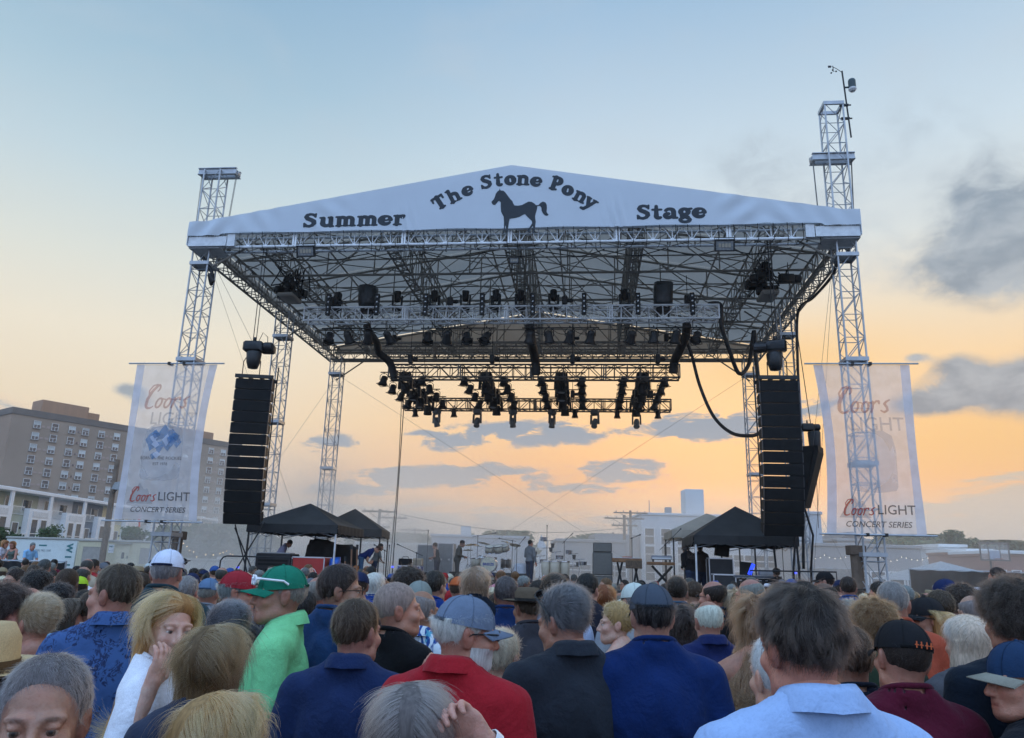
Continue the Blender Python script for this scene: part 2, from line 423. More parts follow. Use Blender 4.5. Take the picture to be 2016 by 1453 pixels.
# ------------------------------------------------------------------ six lattice towers
TW = 0.58
def tower(x, y, top, label, beam=None, plates=(), nx=TW):
    t = thing('lattice_tower', label, 'tower', SM(x, y, 0), 'towers holding up the stage roof')
    hw = TW/2
    for sx in (-1, 1):
        for sy in (-1, 1):
            MB().bar((sx*hw, sy*hw, 0.12), (sx*hw, sy*hw, top), .031, 8).build('chord', M_STEEL, t)
    mb = MB()
    for (p, d) in (((-hw, -hw), (1, 0)), ((-hw, hw), (1, 0)), ((-hw, -hw), (0, 1)), ((hw, -hw), (0, 1))):
        lattice(mb, (p[0], p[1], .2), (p[0], p[1], top-.02), (d[0], d[1], 0), TW, 0.74, .0145, 'z' if d[0] else 'w')
        mb2 = mb
    mb.build('bracing', M_STEEL, t)
    for z in plates:        # section joints: flat plated collars
        c = MB()
        c.box(-hw-.05, hw+.05, -hw-.05, -hw+.02, z-.06, z+.06); c.box(-hw-.05, hw+.05, hw-.02, hw+.05, z-.06, z+.06)
        c.box(-hw-.05, -hw+.02, -hw+.021, hw-.021, z-.058, z+.058); c.box(hw-.02, hw+.05, -hw+.021, hw-.021, z-.058, z+.058)
        c.box(-hw+.021, hw-.021, -hw+.021, hw-.021, z-.012, z+.012)
        c.build('collar_plate', M_STEEL, t)
    MB().bevbox(-.6, .6, -.6, .6, 0, .12, .02).build('base_plate', M_STEEL, t)
    if beam:
        bz, x0, x1 = beam
        for sy in (-1, 1):  # head beam: two channels
            c = MB(); yy = sy*.16
            c.box(x0, x1, yy-.06, yy+.06, bz+.10, bz+.125); c.box(x0, x1, yy-.06, yy+.06, bz-.125, bz-.10); c.box(x0+.002, x1-.002, yy-.012, yy+.012, bz-.1, bz+.1)
            c.build('head_beam', M_STEEL, t)
        for xs in (x0+.06, x1-.06):
            MB().lathe([(.03, -.09), (.1, -.08), (.1, .08), (.03, .09)], 12, TR(xs, 0, bz-.02, 0, math.pi/2)).build('sheave', M_STEEL, t)
        for k, xs in enumerate((x0+.06, x1-.06)):
            for yy in (-.03, .03): MB().bar((xs+(.0 if k else 0), yy, bz-.05), (xs + (-.1 if k else .04), yy, 13.0), .011, 4).build('hoist_chain', M_WIRE, t)
    return t
tower(-10.63, .5, 15.3, 'left front lattice tower with short steel head beam above the roof', (15.28, -.58, .82), (2.7, 8.35, 11.75))
tr_ = tower(10.63, .5, 17.15, 'tall right front lattice tower rising highest above the roof with wind gauge', (15.25, -.78, .56), (2.6, 5.2, 8.35, 11.75))
cap = MB(); hw = TW/2
cap.box(-hw-.04, hw+.04, -hw-.04, -hw+.03, 17.08, 17.20); cap.box(-hw-.04, hw+.04, hw-.03, hw+.04, 17.08, 17.20); cap.box(-hw-.04, -hw+.03, -hw+.031, hw-.031, 17.082, 17.198); cap.box(hw-.03, hw+.04, -hw+.031, hw-.031, 17.082, 17.198)
cap.build('cap_frame', M_STEEL, tr_)
tower(-10.5, 7.4, 12.4, 'left middle lattice tower behind the hanging black speaker column', None, (4.2, 7.6, 11.3))
tower(10.5, 7.4, 12.4, 'right middle lattice tower behind the hanging black speaker column', None, (4.2, 7.6, 11.3))
tower(-10.5, 14.6, 12.4, 'left rear lattice tower rising behind the black canopy tents', None, (3.2, 6.6, 11.5))
tower(10.5, 14.6, 12.4, 'right rear lattice tower seen beside the right speaker column', None, (3.2, 6.6, 11.5))

# wind gauge mast with camera on the tall tower
g = thing('wind_gauge_mast', 'slim mast with wind gauge and dome camera on tall right tower', 'mast', SM(10.63+.42, .5, .15))
MB().bar((.07, -.2, 15.75), (-.02, -.2, 18.25), .028, 8).build('mast_pole', M_BLK, g)
for z in (16.45, 16.95): MB().box(-.2, .08, -.24, -.16, z-.03, z+.03).bar((-.12, -.2, z), (.16, -.2, z), .025, 6).build('clamp', M_BLK, g)
arm = MB().tube([(-.02, -.2, 18.2), (-.1, -.2, 18.27), (-.2, -.2, 18.36), (-.3, -.2, 18.42)], .01, 5); arm.build('gauge_arm', M_BLK, g)
an = MB().bar((-.3, -.2, 18.25), (-.3, -.2, 18.46), .014, 6).bar((-.3, -.2, 18.46), (-.42, -.2, 18.44), .008, 4).box(-.46, -.36, -.205, -.195, 18.40, 18.48)
for k in range(3):
    a = k*2.1; p = Vector((-.3+.09*math.cos(a), -.2+.09*math.sin(a), 18.25)); an.bar((-.3, -.2, 18.25), p, .005, 4); an.lathe([(.0, -.03), (.022, -.02), (.03, 0), (.022, .02), (0, .03)], 8, Matrix.Translation(p))
an.build('cup_anemometer', M_BLK, g)
M_WHT = mat('white_plastic', (0.72, 0.73, 0.74), 0.4, var=0.05)
cm = MB().bar((0, -.2, 17.62), (.14, -.2, 17.62), .03, 6); cm.lathe([(.12, 0), (.12, .28), (.1, .33), (.0, .34)], 14, TR(.26, -.2, 17.58)); cm.build('camera_housing', mat('dark_teal_plastic', (.03, .06, .07), .4), g)
MB().lathe([(.0, -.13), (.08, -.11), (.125, -.05), (.13, 0.0), (.12, .01)], 14, TR(.26, -.2, 17.575)).build('camera_dome', M_WHT, g)

# ------------------------------------------------------------------ roof: steel frame and vinyl skin
RW, RD, RZ, EAVE, APEX = 11.0, 14.9, 12.27, 13.10, 14.96
def roofz(x): return APEX - (APEX-EAVE)*abs(x)/RW
roof = thing('stage_roof', 'white gabled stage roof with grey steel trusses seen from below', 'roof', SM(0, 0, 0))
NB = 5
ys = [0.25 + (RD-.3)*k/NB for k in range(NB+1)]
for sgn in (-1, 1):
    for j in range(NB):
        nx, ny = 12, 6; mb = MB()
        for iy in range(ny+1):
            for ix in range(nx+1):
                x = sgn*RW*ix/nx; y = ys[j] + (ys[j+1]-ys[j])*iy/ny
                sag = .07*math.sin(math.pi*iy/ny)*(.4+.6*math.sin(math.pi*ix/nx))
                mb.v.append((x, y + (.004 if iy == 0 else (-.004 if iy == ny else 0)), roofz(x)+.03-sag))
        for iy in range(ny):
            for ix in range(nx):
                a = iy*(nx+1)+ix; mb.f.append((a, a+1, a+nx+2, a+nx+1)); mb.mi.append(0)
        mb.build('roof_fabric', M_FAB, roof, smooth=True)
def part_tr(name, fn):
    mb = MB(); fn(mb); return mb.build(name, M_ROOFST, roof)
# gable trusses across the roof
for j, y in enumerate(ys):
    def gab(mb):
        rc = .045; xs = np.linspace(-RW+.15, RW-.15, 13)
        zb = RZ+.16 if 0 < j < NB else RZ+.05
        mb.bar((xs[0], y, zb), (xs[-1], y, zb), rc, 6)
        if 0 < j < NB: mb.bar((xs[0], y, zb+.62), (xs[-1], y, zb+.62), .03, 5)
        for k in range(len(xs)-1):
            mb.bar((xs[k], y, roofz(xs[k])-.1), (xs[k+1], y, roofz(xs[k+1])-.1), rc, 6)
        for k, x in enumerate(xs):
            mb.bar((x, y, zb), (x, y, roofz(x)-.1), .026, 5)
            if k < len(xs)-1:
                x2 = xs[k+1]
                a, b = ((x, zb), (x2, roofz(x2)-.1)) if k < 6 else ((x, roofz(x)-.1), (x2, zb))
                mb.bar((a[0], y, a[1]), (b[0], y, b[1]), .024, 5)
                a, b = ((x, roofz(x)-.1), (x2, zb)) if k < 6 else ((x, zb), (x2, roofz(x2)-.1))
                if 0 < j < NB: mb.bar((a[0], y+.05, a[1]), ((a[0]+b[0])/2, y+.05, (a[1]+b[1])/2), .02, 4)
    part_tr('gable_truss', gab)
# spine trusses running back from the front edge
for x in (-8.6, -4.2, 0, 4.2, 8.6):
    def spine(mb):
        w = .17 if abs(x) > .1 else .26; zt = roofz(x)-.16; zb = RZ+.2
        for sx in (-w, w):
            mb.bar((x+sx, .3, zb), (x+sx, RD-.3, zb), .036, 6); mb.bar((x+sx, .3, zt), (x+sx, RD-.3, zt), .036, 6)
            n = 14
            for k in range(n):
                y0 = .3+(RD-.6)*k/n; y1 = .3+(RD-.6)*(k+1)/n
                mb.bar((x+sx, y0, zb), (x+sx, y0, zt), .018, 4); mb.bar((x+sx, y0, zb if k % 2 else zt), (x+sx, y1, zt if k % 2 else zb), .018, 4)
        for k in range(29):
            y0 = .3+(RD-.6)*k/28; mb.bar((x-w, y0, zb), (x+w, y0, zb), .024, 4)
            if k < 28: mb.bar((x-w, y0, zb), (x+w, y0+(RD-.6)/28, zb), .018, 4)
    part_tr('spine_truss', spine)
# purlins under the skin and cross bracing
for x in (-10.1, -7.4, -4.2, -1.4, 1.4, 4.2, 7.4, 10.1):
    part_tr('purlin', lambda mb: mb.bar((x, .3, roofz(x)-.07), (x, RD-.3, roofz(x)-.07), .035, 5))
for j in range(NB):
    for (x0, x1) in ((-9.2, -5.6), (-5.6, -2.8), (-2.8, 0), (0, 2.8), (2.8, 5.6), (5.6, 9.2)):
        def xb(mb):
            mb.bar((x0, ys[j], roofz(x0)-.2), (x1, ys[j+1], roofz(x1)-.2), .022, 4); mb.bar((x0, ys[j+1], roofz(x0)-.24), (x1, ys[j], roofz(x1)-.24), .022, 4)
            ym = (ys[j]+ys[j+1])/2; mb.bar((x0, ym, roofz(x0)-.15), (x1, ym, roofz(x1)-.15), .024, 4)
        part_tr('cross_brace', xb)
# eave and end box trusses
for sgn in (-1, 1):
    mb = MB()
    for dx in (0, -.55):
        for z in (RZ, RZ+.6): mb.bar((sgn*(RW+dx), .1, z), (sgn*(RW+dx), RD, z), .045, 6)
    lattice(mb, (sgn*RW, .1, RZ), (sgn*RW, RD, RZ), (0, 0, 1), .6, .62, .022, 'z')
    lattice(mb, (sgn*(RW-.55), .1, RZ), (sgn*(RW-.55), RD, RZ), (0, 0, 1), .6, .62, .022, 'z')
    lattice(mb, (sgn*RW, .1, RZ), (sgn*RW, RD, RZ), (-sgn, 0, 0), .55, .62, .02, 'z')
    mb.build('eave_truss', M_ROOFST, roof)
    part_tr('knee_brace', lambda mb: (mb.bar((sgn*10.5, .45, 11.6), (sgn*9.2, .45, 12.35), .035, 6), mb.bar((sgn*10.5, 7.4, 11.2), (sgn*8.9, 7.4, 12.35), .035, 6), mb.bar((sgn*10.5, 14.6, 11.2), (sgn*8.9, 14.6, 12.35), .035, 6)))
    # side valance of the skin
    v = MB(); N = 60
    for k in range(N+1):
        y = .12+(RD-.3)*k/N; wob = .02*math.sin(k*1.7)
        for z, o in ((EAVE+.03, 0), (EAVE-.32, wob)): v.v.append((sgn*(RW+.03+o*.4), y, z))
    v.f = [(2*k, 2*k+1, 2*k+3, 2*k+2) for k in range(N)]; v.mi = [0]*N
    v.build('side_valance', M_FAB, roof, smooth=True)
for (y, nm) in ((0.12, 'front_truss'), (RD-.5, 'rear_truss')):
    for y2 in (y, y+.45):
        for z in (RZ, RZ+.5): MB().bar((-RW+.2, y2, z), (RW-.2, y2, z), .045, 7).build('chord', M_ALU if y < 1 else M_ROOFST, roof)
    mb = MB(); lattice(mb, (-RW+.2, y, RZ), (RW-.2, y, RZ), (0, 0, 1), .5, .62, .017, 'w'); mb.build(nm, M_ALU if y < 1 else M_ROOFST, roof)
    mb = MB(); lattice(mb, (-RW+.2, y+.45, RZ), (RW-.2, y+.45, RZ), (0, 0, 1), .5, .8, .017, 'z'); lattice(mb, (-RW+.2, y, RZ), (RW-.2, y, RZ), (0, 1, 0), .45, .8, .015, 'z'); mb.build('back_bracing', M_ROOFST, roof)
for x in (-7.3, -3.55, 0.0, 3.5, 7.0):       # joint plates of the front truss
    MB().box(x-.07, x-.012, .05, .085, RZ-.03, RZ+.55).box(x+.012, x+.07, .05, .085, RZ-.03, RZ+.55).build('joint_plate', M_ALU, roof)
# lashing straps round the front truss
for k in range(44):
    x = -9.7 + 19.5*k/43 + RNG.uniform(-.1, .1); d = RNG.uniform(-.3, .3)
    MB().tube([(x, -.02, 12.8), (x+.03, .04, RZ-.03), (x+d*.4, .3, RZ-.12), (x+d, .62, RZ-.02)], .011, 4).build('lashing_strap', M_CABLE, roof)
# corner end plates
for sgn in (-1, 1):
    c = MB(); c.box(sgn*RW-.0 if sgn < 0 else 9.65, -9.65 if sgn < 0 else RW, -.06, .02, RZ-.02, RZ+.08); c.box(sgn*RW if sgn < 0 else 9.65, -9.65 if sgn < 0 else RW, -.04, .02, RZ+.09, RZ+.33)
    c.box(*sorted((sgn*9.35, sgn*9.62)), -.05, .03, RZ-.03, RZ+.4); c.box(*sorted((sgn*9.9, sgn*10.98)), .03, .9, RZ-.06, RZ-.025)
    c.build('corner_plate', mat('corner_plate_paint', (0.6, 0.62, 0.64), 0.5, .3), roof)

# ------------------------------------------------------------------ banner across the gable
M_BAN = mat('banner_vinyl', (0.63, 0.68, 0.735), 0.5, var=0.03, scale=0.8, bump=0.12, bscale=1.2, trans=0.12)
M_INK = mat('navy_print', (0.016, 0.024, 0.034), 0.6, var=0.1)
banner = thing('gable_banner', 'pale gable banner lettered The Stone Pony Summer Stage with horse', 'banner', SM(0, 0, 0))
SEAMS = [-11.03, -3.42, 3.42, 11.03]
def wrinkle(x, z):
    w = 0.0
    for (sx, amp) in ((-3.42, .035), (3.42, .05)):
        d = abs(x-sx); w += amp*math.exp(-(d/.35)**2)*math.sin(14*(x-sx)*1.6 + 5*z)*math.exp(-((z-12.9)/.6)**2)
    for (cx, cz, amp, ang) in ((-8.6, 13.15, .03, .5), (-10.3, 12.9, .05, -.5), (7.4, 13.2, .03, -.9), (8.6, 12.9, .025, .7), (10.0, 12.9, .03, .4), (-6.2, 13.3, .02, .9)):
        u = (x-cx)*math.cos(ang)+(z-cz)*math.sin(ang); v = -(x-cx)*math.sin(ang)+(z-cz)*math.cos(ang)
        w += amp*math.exp(-(v/.5)**2-(u/.9)**2)*math.sin(u*9)
    return w
def btop(x): return APEX+.02 - (APEX-13.12)*min(1, abs(x)/10.6)
def bbot(x):
    if abs(x) > 9.9: return RZ+.345
    return 12.70 - .02*math.cos(x*1.84)
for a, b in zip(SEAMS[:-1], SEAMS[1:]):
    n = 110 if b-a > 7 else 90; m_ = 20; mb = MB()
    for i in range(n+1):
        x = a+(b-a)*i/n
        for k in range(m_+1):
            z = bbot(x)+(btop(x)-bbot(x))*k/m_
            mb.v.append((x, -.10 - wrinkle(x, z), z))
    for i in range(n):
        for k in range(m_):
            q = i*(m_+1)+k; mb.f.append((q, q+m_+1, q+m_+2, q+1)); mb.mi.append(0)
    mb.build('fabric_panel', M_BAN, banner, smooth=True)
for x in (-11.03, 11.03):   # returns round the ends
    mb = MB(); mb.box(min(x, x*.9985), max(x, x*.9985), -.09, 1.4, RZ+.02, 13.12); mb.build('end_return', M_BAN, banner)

# ---- glyphs: thick rounded strokes turned into flat shapes
def blobmesh(strokes, cuts=(), res=.025, th=.012, box=None):
    """union of tapered strokes [(pts,[radii])] minus cuts -> flat mesh in xz, y thickness th (marching squares)"""
    pts = [p for s in strokes for p in s[0]]; rm = max(max(s[1]) for s in strokes)+res*2
    x0 = min(p[0] for p in pts)-rm; x1 = max(p[0] for p in pts)+rm; z0 = min(p[1] for p in pts)-rm; z1 = max(p[1] for p in pts)+rm
    xs = np.arange(x0, x1+res, res); zs = np.arange(z0, z1+res, res); X, Z = np.meshgrid(xs, zs, indexing='ij')
    def sd(S):
        D = np.full(X.shape, 9.0)
        for P, R in S:
            if len(R) == 1: R = list(R)*len(P)
            if len(P) == 1: D = np.minimum(D, np.hypot(X-P[0][0], Z-P[0][1])-R[0]); continue
            for (a, b, ra, rb) in zip(P[:-1], P[1:], R[:-1], R[1:]):
                dx, dz = b[0]-a[0], b[1]-a[1]; L = dx*dx+dz*dz+1e-12
                t = np.clip(((X-a[0])*dx+(Z-a[1])*dz)/L, 0, 1)
                D = np.minimum(D, np.hypot(X-a[0]-t*dx, Z-a[1]-t*dz)-(ra+(rb-ra)*t))
        return D
    D = sd(strokes)
    if cuts: D = np.maximum(D, -sd(cuts))
    mb = MB(); vid = {}
    def V(k, x, z):
        if k not in vid: vid[k] = len(mb.v); mb.v.append((x, -th, z))
        return vid[k]
    ins = D < 0
    for i in range(len(xs)-1):
        for j in range(len(zs)-1):
            c = [(i, j), (i+1, j), (i+1, j+1), (i, j+1)]; s = [ins[q] for q in c]
            if not any(s): continue
            poly = []
            for k in range(4):
                p, q = c[k], c[(k+1) % 4]
                if s[k]: poly.append(V(('c', p), xs[p[0]], zs[p[1]]))
                if s[k] != s[(k+1) % 4]:
                    t = D[p]/(D[p]-D[q]); e = (min(p, q), max(p, q))
                    poly.append(V(('e', e), xs[p[0]]+t*(xs[q[0]]-xs[p[0]]), zs[p[1]]+t*(zs[q[1]]-zs[p[1]])))
            if len(poly) >= 3: mb.f.append(tuple(poly)); mb.mi.append(0)
    return mb
def arc(cx, cz, rx, rz, a0, a1, n=10):
    return [(cx+rx*math.cos(math.radians(a0+(a1-a0)*k/n)), cz+rz*math.sin(math.radians(a0+(a1-a0)*k/n))) for k in range(n+1)]
def lerpr(a, b, n): return [a+(b-a)*k/n for k in range(n+1)]
# fat soft-serif alphabet; x-height .72, cap height 1.0
def GL(c):
    if c == 'S': return ([([(.62, .80), (.52, .90), (.38, .92), (.24, .86), (.19, .72), (.28, .60), (.44, .52), (.58, .42), (.62, .28), (.54, .14), (.38, .07), (.22, .10), (.14, .22)], [.07, .08, .085, .095, .11, .125, .13, .125, .11, .095, .085, .08, .07]), ([(.66, .95), (.65, .72)], [.045]), ([(.11, .28), (.12, .05)], [.045])], [], .80)
    if c == 'T': return ([([(.40, .92), (.40, .08)], [.14, .14]), ([(.08, .90), (.72, .90)], [.09]), ([(.07, .92), (.06, .66)], [.06]), ([(.73, .92), (.74, .66)], [.06]), ([(.24, .06), (.56, .06)], [.07])], [], .80)
    if c == 'P': return ([([(.26, .92), (.24, .08)], [.14]), ([(.08, .93), (.26, .93)], [.07]), (arc(.34, .68, .26, .23, 95, -95, 10), [.10, .11, .13, .15, .15, .15, .15, .13, .11, .10, .10]), ([(.08, .06), (.44, .06)], [.07])], [([(.40, .76), (.39, .64)], [.045])], .72)
    if c == 'h': return ([([(.20, .96), (.20, .06)], [.115]), ([(.06, .97), (.2, .97)], [.06]), (arc(.40, .44, .20, .20, 150, 0, 6)+[(.60, .10)], [.10, .11, .12, .12, .12, .12, .115, .115]), ([(.06, .06), (.34, .06)], [.06]), ([(.48, .06), (.74, .06)], [.06])], [], .80)
    if c == 'n': return ([([(.20, .62), (.20, .06)], [.115]), ([(.06, .66), (.2, .66)], [.06]), (arc(.40, .46, .20, .18, 150, 0, 6)+[(.60, .10)], [.10, .11, .12, .12, .12, .12, .115, .115]), ([(.06, .06), (.34, .06)], [.06]), ([(.48, .06), (.74, .06)], [.06])], [], .80)
    if c == 'm': return ([([(.20, .62), (.20, .06)], [.11]), ([(.06, .66), (.2, .66)], [.06]), (arc(.36, .47, .17, .17, 150, 0, 6)+[(.53, .10)], [.10, .10, .11, .11, .11, .11, .11, .11]), (arc(.69, .47, .17, .17, 150, 0, 6)+[(.86, .10)], [.10, .10, .11, .11, .11, .11, .11, .11]), ([(.07, .06), (.32, .06)], [.055]), ([(.43, .06), (.64, .06)], [.055]), ([(.76, .06), (.99, .06)], [.055])], [], 1.04)
    if c == 'u': return ([([(.20, .62), (.20, .30)]+arc(.38, .26, .18, .17, 180, 330, 6), [.115, .12, .13, .13, .12, .12, .11, .10, .09]), ([(.60, .62), (.60, .08)], [.115]), ([(.06, .66), (.2, .66)], [.06]), ([(.48, .66), (.6, .66)], [.06]), ([(.6, .05), (.73, .05)], [.06])], [], .78)
    if c == 'e': return ([(arc(.36, .36, .24, .25, 10, 320, 16), [.11, .11, .12, .12, .12, .13, .15, .15, .16, .16, .15, .14, .13, .12, .11, .10, .08]), ([(.30, .36), (.60, .40)], [.055])], [([(.38, .50), (.42, .51)], [.05])], .70)
    if c == 'r': return ([([(.20, .62), (.20, .06)], [.115]), ([(.06, .66), (.2, .66)], [.06]), (arc(.40, .44, .18, .20, 150, 60, 4), [.09, .10, .11, .12, .12]), ([(.47, .58)], [.12]), ([(.06, .06), (.38, .06)], [.06])], [], .62)
    if c == 't': return ([([(.24, .88), (.24, .24)]+arc(.36, .22, .13, .14, 180, 310, 5), [.08, .12, .12, .12, .12, .11, .10, .08]), ([(.06, .64), (.48, .64)], [.065])], [], .54)
    if c == 'o': return ([(arc(.38, .36, .21, .22, 0, 360, 20), [.16])], [([(.365, .45), (.395, .27)], [.05])], .78)
    if c == 'a': return ([([(.56, .50), (.56, .12)], [.12]), (arc(.36, .52, .19, .15, 160, 10, 6), [.09, .09, .10, .10, .11, .12, .12]), (arc(.30, .22, .15, .13, 90, 330, 8), [.10, .12, .13, .13, .12, .12, .11, .10, .09]), ([(.56, .08), (.72, .07)], [.07])], [], .76)
    if c == 'g': return ([(arc(.34, .46, .18, .16, 0, 360, 16), [.13]), ([(.54, .64), (.68, .66)], [.07]), ([(.18, .24), (.22, .12), (.50, .10)], [.08, .1, .1]), (arc(.36, -.08, .24, .14, 60, -240, 14), [.09])], [([(.34, .49), (.34, .43)], [.05])], .74)
    if c == 'y': return ([([(.16, .62), (.38, .10)], [.12, .11]), ([(.62, .64), (.38, .06), (.24, -.20)], [.09, .10, .10]), ([(.24, -.20), (.10, -.22)], [.10, .09]), ([(.04, .66), (.30, .66)], [.055]), ([(.48, .66), (.76, .66)], [.055])], [], .80)
GLM = {}
def glyph_mesh(c):
    if c not in GLM:
        st, cu, adv = GL(c); mb = blobmesh([(P_, [r+.008 for r in R_]) for P_, R_ in st], [(P_, [r*.95 for r in R_]) for P_, R_ in cu], .022, .0); GLM[c] = (mb.mesh('letter_'+c, M_INK), adv)
    return GLM[c]
def put_letter(c, px, py, size, deg, cz, wx=1.1):
    me, adv = glyph_mesh(c); p = onS(px, py, -.1); s = size
    Mx = Matrix.Translation((p.x, 0, p.z)) @ Matrix.Rotation(-math.radians(deg), 4, 'Y') @ Matrix.Diagonal((s*wx, 1, s, 1)) @ Matrix.Translation((-adv/2, 0, -cz))
    me = me.copy()
    for v in me.vertices: q = Mx @ v.co; v.co = (q.x, -.107-wrinkle(q.x, q.z), q.z)
    me.update(); return link('letter', me, banner)
for (c, x, y, a) in (('T', 865, 398, 33), ('h', 893, 385, 28), ('e', 921, 376, 20), ('S', 957, 358, 9), ('t', 981.5, 357, 5), ('o', 1005, 355, 0), ('n', 1030, 355, -3), ('e', 1056, 358, -7), ('P', 1095, 361, -16), ('o', 1118, 375, -22), ('n', 1142, 388, -28), ('y', 1162, 400, -33)):
    put_letter(c, x, y, .50, a, .5 if c in 'TShP' else .36)
def put_word(w, x0, x1, ya, yb, size, wx):
    adv = [glyph_mesh(c)[1] for c in w]; tot = sum(adv); cur = 0
    for c, a in zip(w, adv):
        f = (cur+a/2)/tot; cur += a; put_letter(c, x0+(x1-x0)*f, ya+(yb-ya)*f, size, 0, .36, wx)
put_word('Summer', 594, 799, 438, 433, .52, 1.32)
put_word('Stage', 1251, 1391, 422, 419, .52, 1.22)
HORSE = [(335,318),(355,350),(400,355),(430,385),(470,440),(500,480),(535,515),(545,545),(565,578),(620,582),(680,572),(730,545),(780,520),(830,525),(870,550),(893,574),(930,574),(960,540),(1000,520),(1040,535),(1058,570),(1060,620),(1055,680),(1085,720),(1065,737),(1030,730),(1000,700),(980,660),(975,610),(955,587),(915,590),(908,640),(890,700),(880,740),(882,780),(890,830),(880,900),(873,950),(868,1000),(835,1005),(838,980),(850,950),(848,890),(800,945),(800,970),(795,985),(765,990),(768,955),(780,930),(810,890),(835,850),(830,815),(790,780),(750,740),(725,712),(690,725),(640,755),(580,770),(520,778),(490,785),(480,840),(470,900),(462,950),(457,1004),(436,1004),(438,960),(432,890),(424,888),(415,950),(412,1004),(385,1003),(395,985),(405,900),(405,830),(400,750),(380,715),(360,670),(355,600),(355,530),(335,510),(315,515),(295,545),(270,572),(240,570),(218,545),(215,520),(245,490),(265,450),(280,400),(305,365),(335,345)]
hp = [onS(940+x/7.754, 330+y/7.754, -.1) for x, y in HORSE]
hb = MB(); hb.add([(p.x, -.108-wrinkle(p.x, p.z), p.z) for p in hp], [tuple(range(len(hp)))]); hb.build('horse_silhouette', M_INK, banner)
# ------------------------------------------------------------------ rear gable skin
rb_ = MB(); N = 44
for k in range(N+1):
    x = -10.7+21.4*k/N; zt = roofz(x)-.02; w = .02*math.sin(k*1.3)
    rb_.v += [(x, RD-.05+w, RZ+.38), (x, RD-.05+w*.5, (RZ+.38+zt)/2), (x, RD-.05, zt)]
for k in range(N):
    for j in (0, 1): rb_.f.append((3*k+j, 3*k+3+j, 3*k+4+j, 3*k+1+j)); rb_.mi.append(0)
rb_.build('rear_gable_fabric', M_FAB, roof, smooth=True)

# ------------------------------------------------------------------ flown lighting trusses
def flown(name, label, ya, pxl, pyl, pxr, pyr, h=.50, w=.50, m=None, joints=4, kind='z'):
    a = onS(pxl, pyl, ya); b = onS(pxr, pyr, ya); z = (a.z+b.z)/2-h
    t = thing(name, label, 'lighting truss', SM(0, 0, 0))
    m = m or M_ALU
    box_truss(t, (a.x, ya, z), (b.x, ya, z), (0, 0, 1), (0, 1, 0), h, w, .50, .036, .017, m, kind)
    for k in range(joints+1):
        x = a.x+(b.x-a.x)*k/joints
        for o in ((.0,) if k in (0, joints) else (-.04, .04)):
            for yy in (ya, ya+w): MB().box(x+o-.022, x+o+.022, yy-.03, yy+.03, z-.02, z+h+.02).build('joint_plate', m, t)
    return t, a.x, b.x, z
FT, fx0, fx1, fz = flown('front_lighting_truss', 'silver front lighting truss carrying eight tall blinder lights', 3.5, 600, 606, 1415, 599)
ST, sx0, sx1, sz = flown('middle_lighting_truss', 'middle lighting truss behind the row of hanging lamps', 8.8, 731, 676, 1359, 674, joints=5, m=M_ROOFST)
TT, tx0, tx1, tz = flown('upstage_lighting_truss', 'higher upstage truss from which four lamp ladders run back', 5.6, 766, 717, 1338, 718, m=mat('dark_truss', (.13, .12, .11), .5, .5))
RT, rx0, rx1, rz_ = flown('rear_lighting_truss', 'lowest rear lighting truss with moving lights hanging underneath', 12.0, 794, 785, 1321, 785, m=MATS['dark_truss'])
# suspension chains with chain motors for every truss
M_MOT = mat('hoist_black', (.02, .02, .022), .45, .2, var=.2)
def motor_mesh():
    mb = MB(); mb.bevbox(-.26, .26, -.15, .15, -.16, .16, .05); mb.lathe([(.13, 0), (.15, .05), (.15, .2), (.1, .25)], 12, TR(.26, 0, 0, 0, 0, math.pi/2)); mb.bar((0, 0, .16), (0, 0, .3), .03, 6)
    return mb.mesh('motor_body', M_MOT, True)
MOT = motor_mesh()
bag_m = MB().lathe([(.0, -.42), (.12, -.40), (.17, -.25), (.19, 0), (.17, .02)], 12).mesh('chain_bag', M_BLK, True)
for tn, x0, x1, z, y in (('front', fx0, fx1, fz, 3.75), ('middle', sx0, sx1, sz, 9.05), ('higher upstage', tx0, tx1, tz, 5.85), ('rear', rx0, rx1, rz_, 12.25)):
    for k, f in enumerate((.07, .36, .64, .93)):
        x = x0+(x1-x0)*f
        t = thing('chain_hoist', f'small chain hoist over the {tn} lighting truss, {ORD[k]} from the left', 'chain hoist', SM(x, y, z), 'chain hoists holding the lighting trusses')
        mb = MB().bevbox(-.1, .1, -.1, .1, .62, .95, .03).lathe([(.07, 0), (.08, .15), (.05, .2)], 10, TR(.1, 0, .78, 0, 0, math.pi/2)); mb.build('motor_body', M_MOT, t)
        MB().bar((0, 0, .95), (0, 0, 12.5-z), .012, 4).build('chain', M_BLK, t)
        MB().tube([(-.2, 0, .5), (0, 0, .63), (.2, 0, .5)], .018, 5).build('sling', M_BLK, t)

# ------------------------------------------------------------------ four ladders of lamps between the two upstage trusses
M_LENS = mat('lamp_glass', (.30, .32, .34), .12, .2, var=.1, spec=.8)
def par_parts():
    can = MB().lathe([(.03, .30), (.09, .27), (.105, .18), (.115, 0.02), (.15, -.06), (.15, -.09), (.13, -.09), (.10, 0.0)], 14, cap=False)
    return [('can', can.mesh('can', M_BLK, True)), ('lens', MB().lathe([(.0, .0), (.10, .0)], 12, cap=False).mesh('lens', M_LENS)),
            ('yoke', MB().tube([(-.125, 0, .1), (-.125, 0, .28), (-.06, 0, .36), (.06, 0, .36), (.125, 0, .28), (.125, 0, .1)], .012, 4).bar((0, 0, .36), (0, 0, .43), .02, 6).mesh('yoke', M_BLK)),
            ('gel_frame', MB().box(-.15, .15, -.15, -.135, -.115, -.095).box(-.15, .15, .135, .15, -.115, -.095).box(-.15, -.135, -.134, .134, -.113, -.097).box(.135, .15, -.134, .134, -.113, -.097).mesh('gel_frame', M_BLK))]
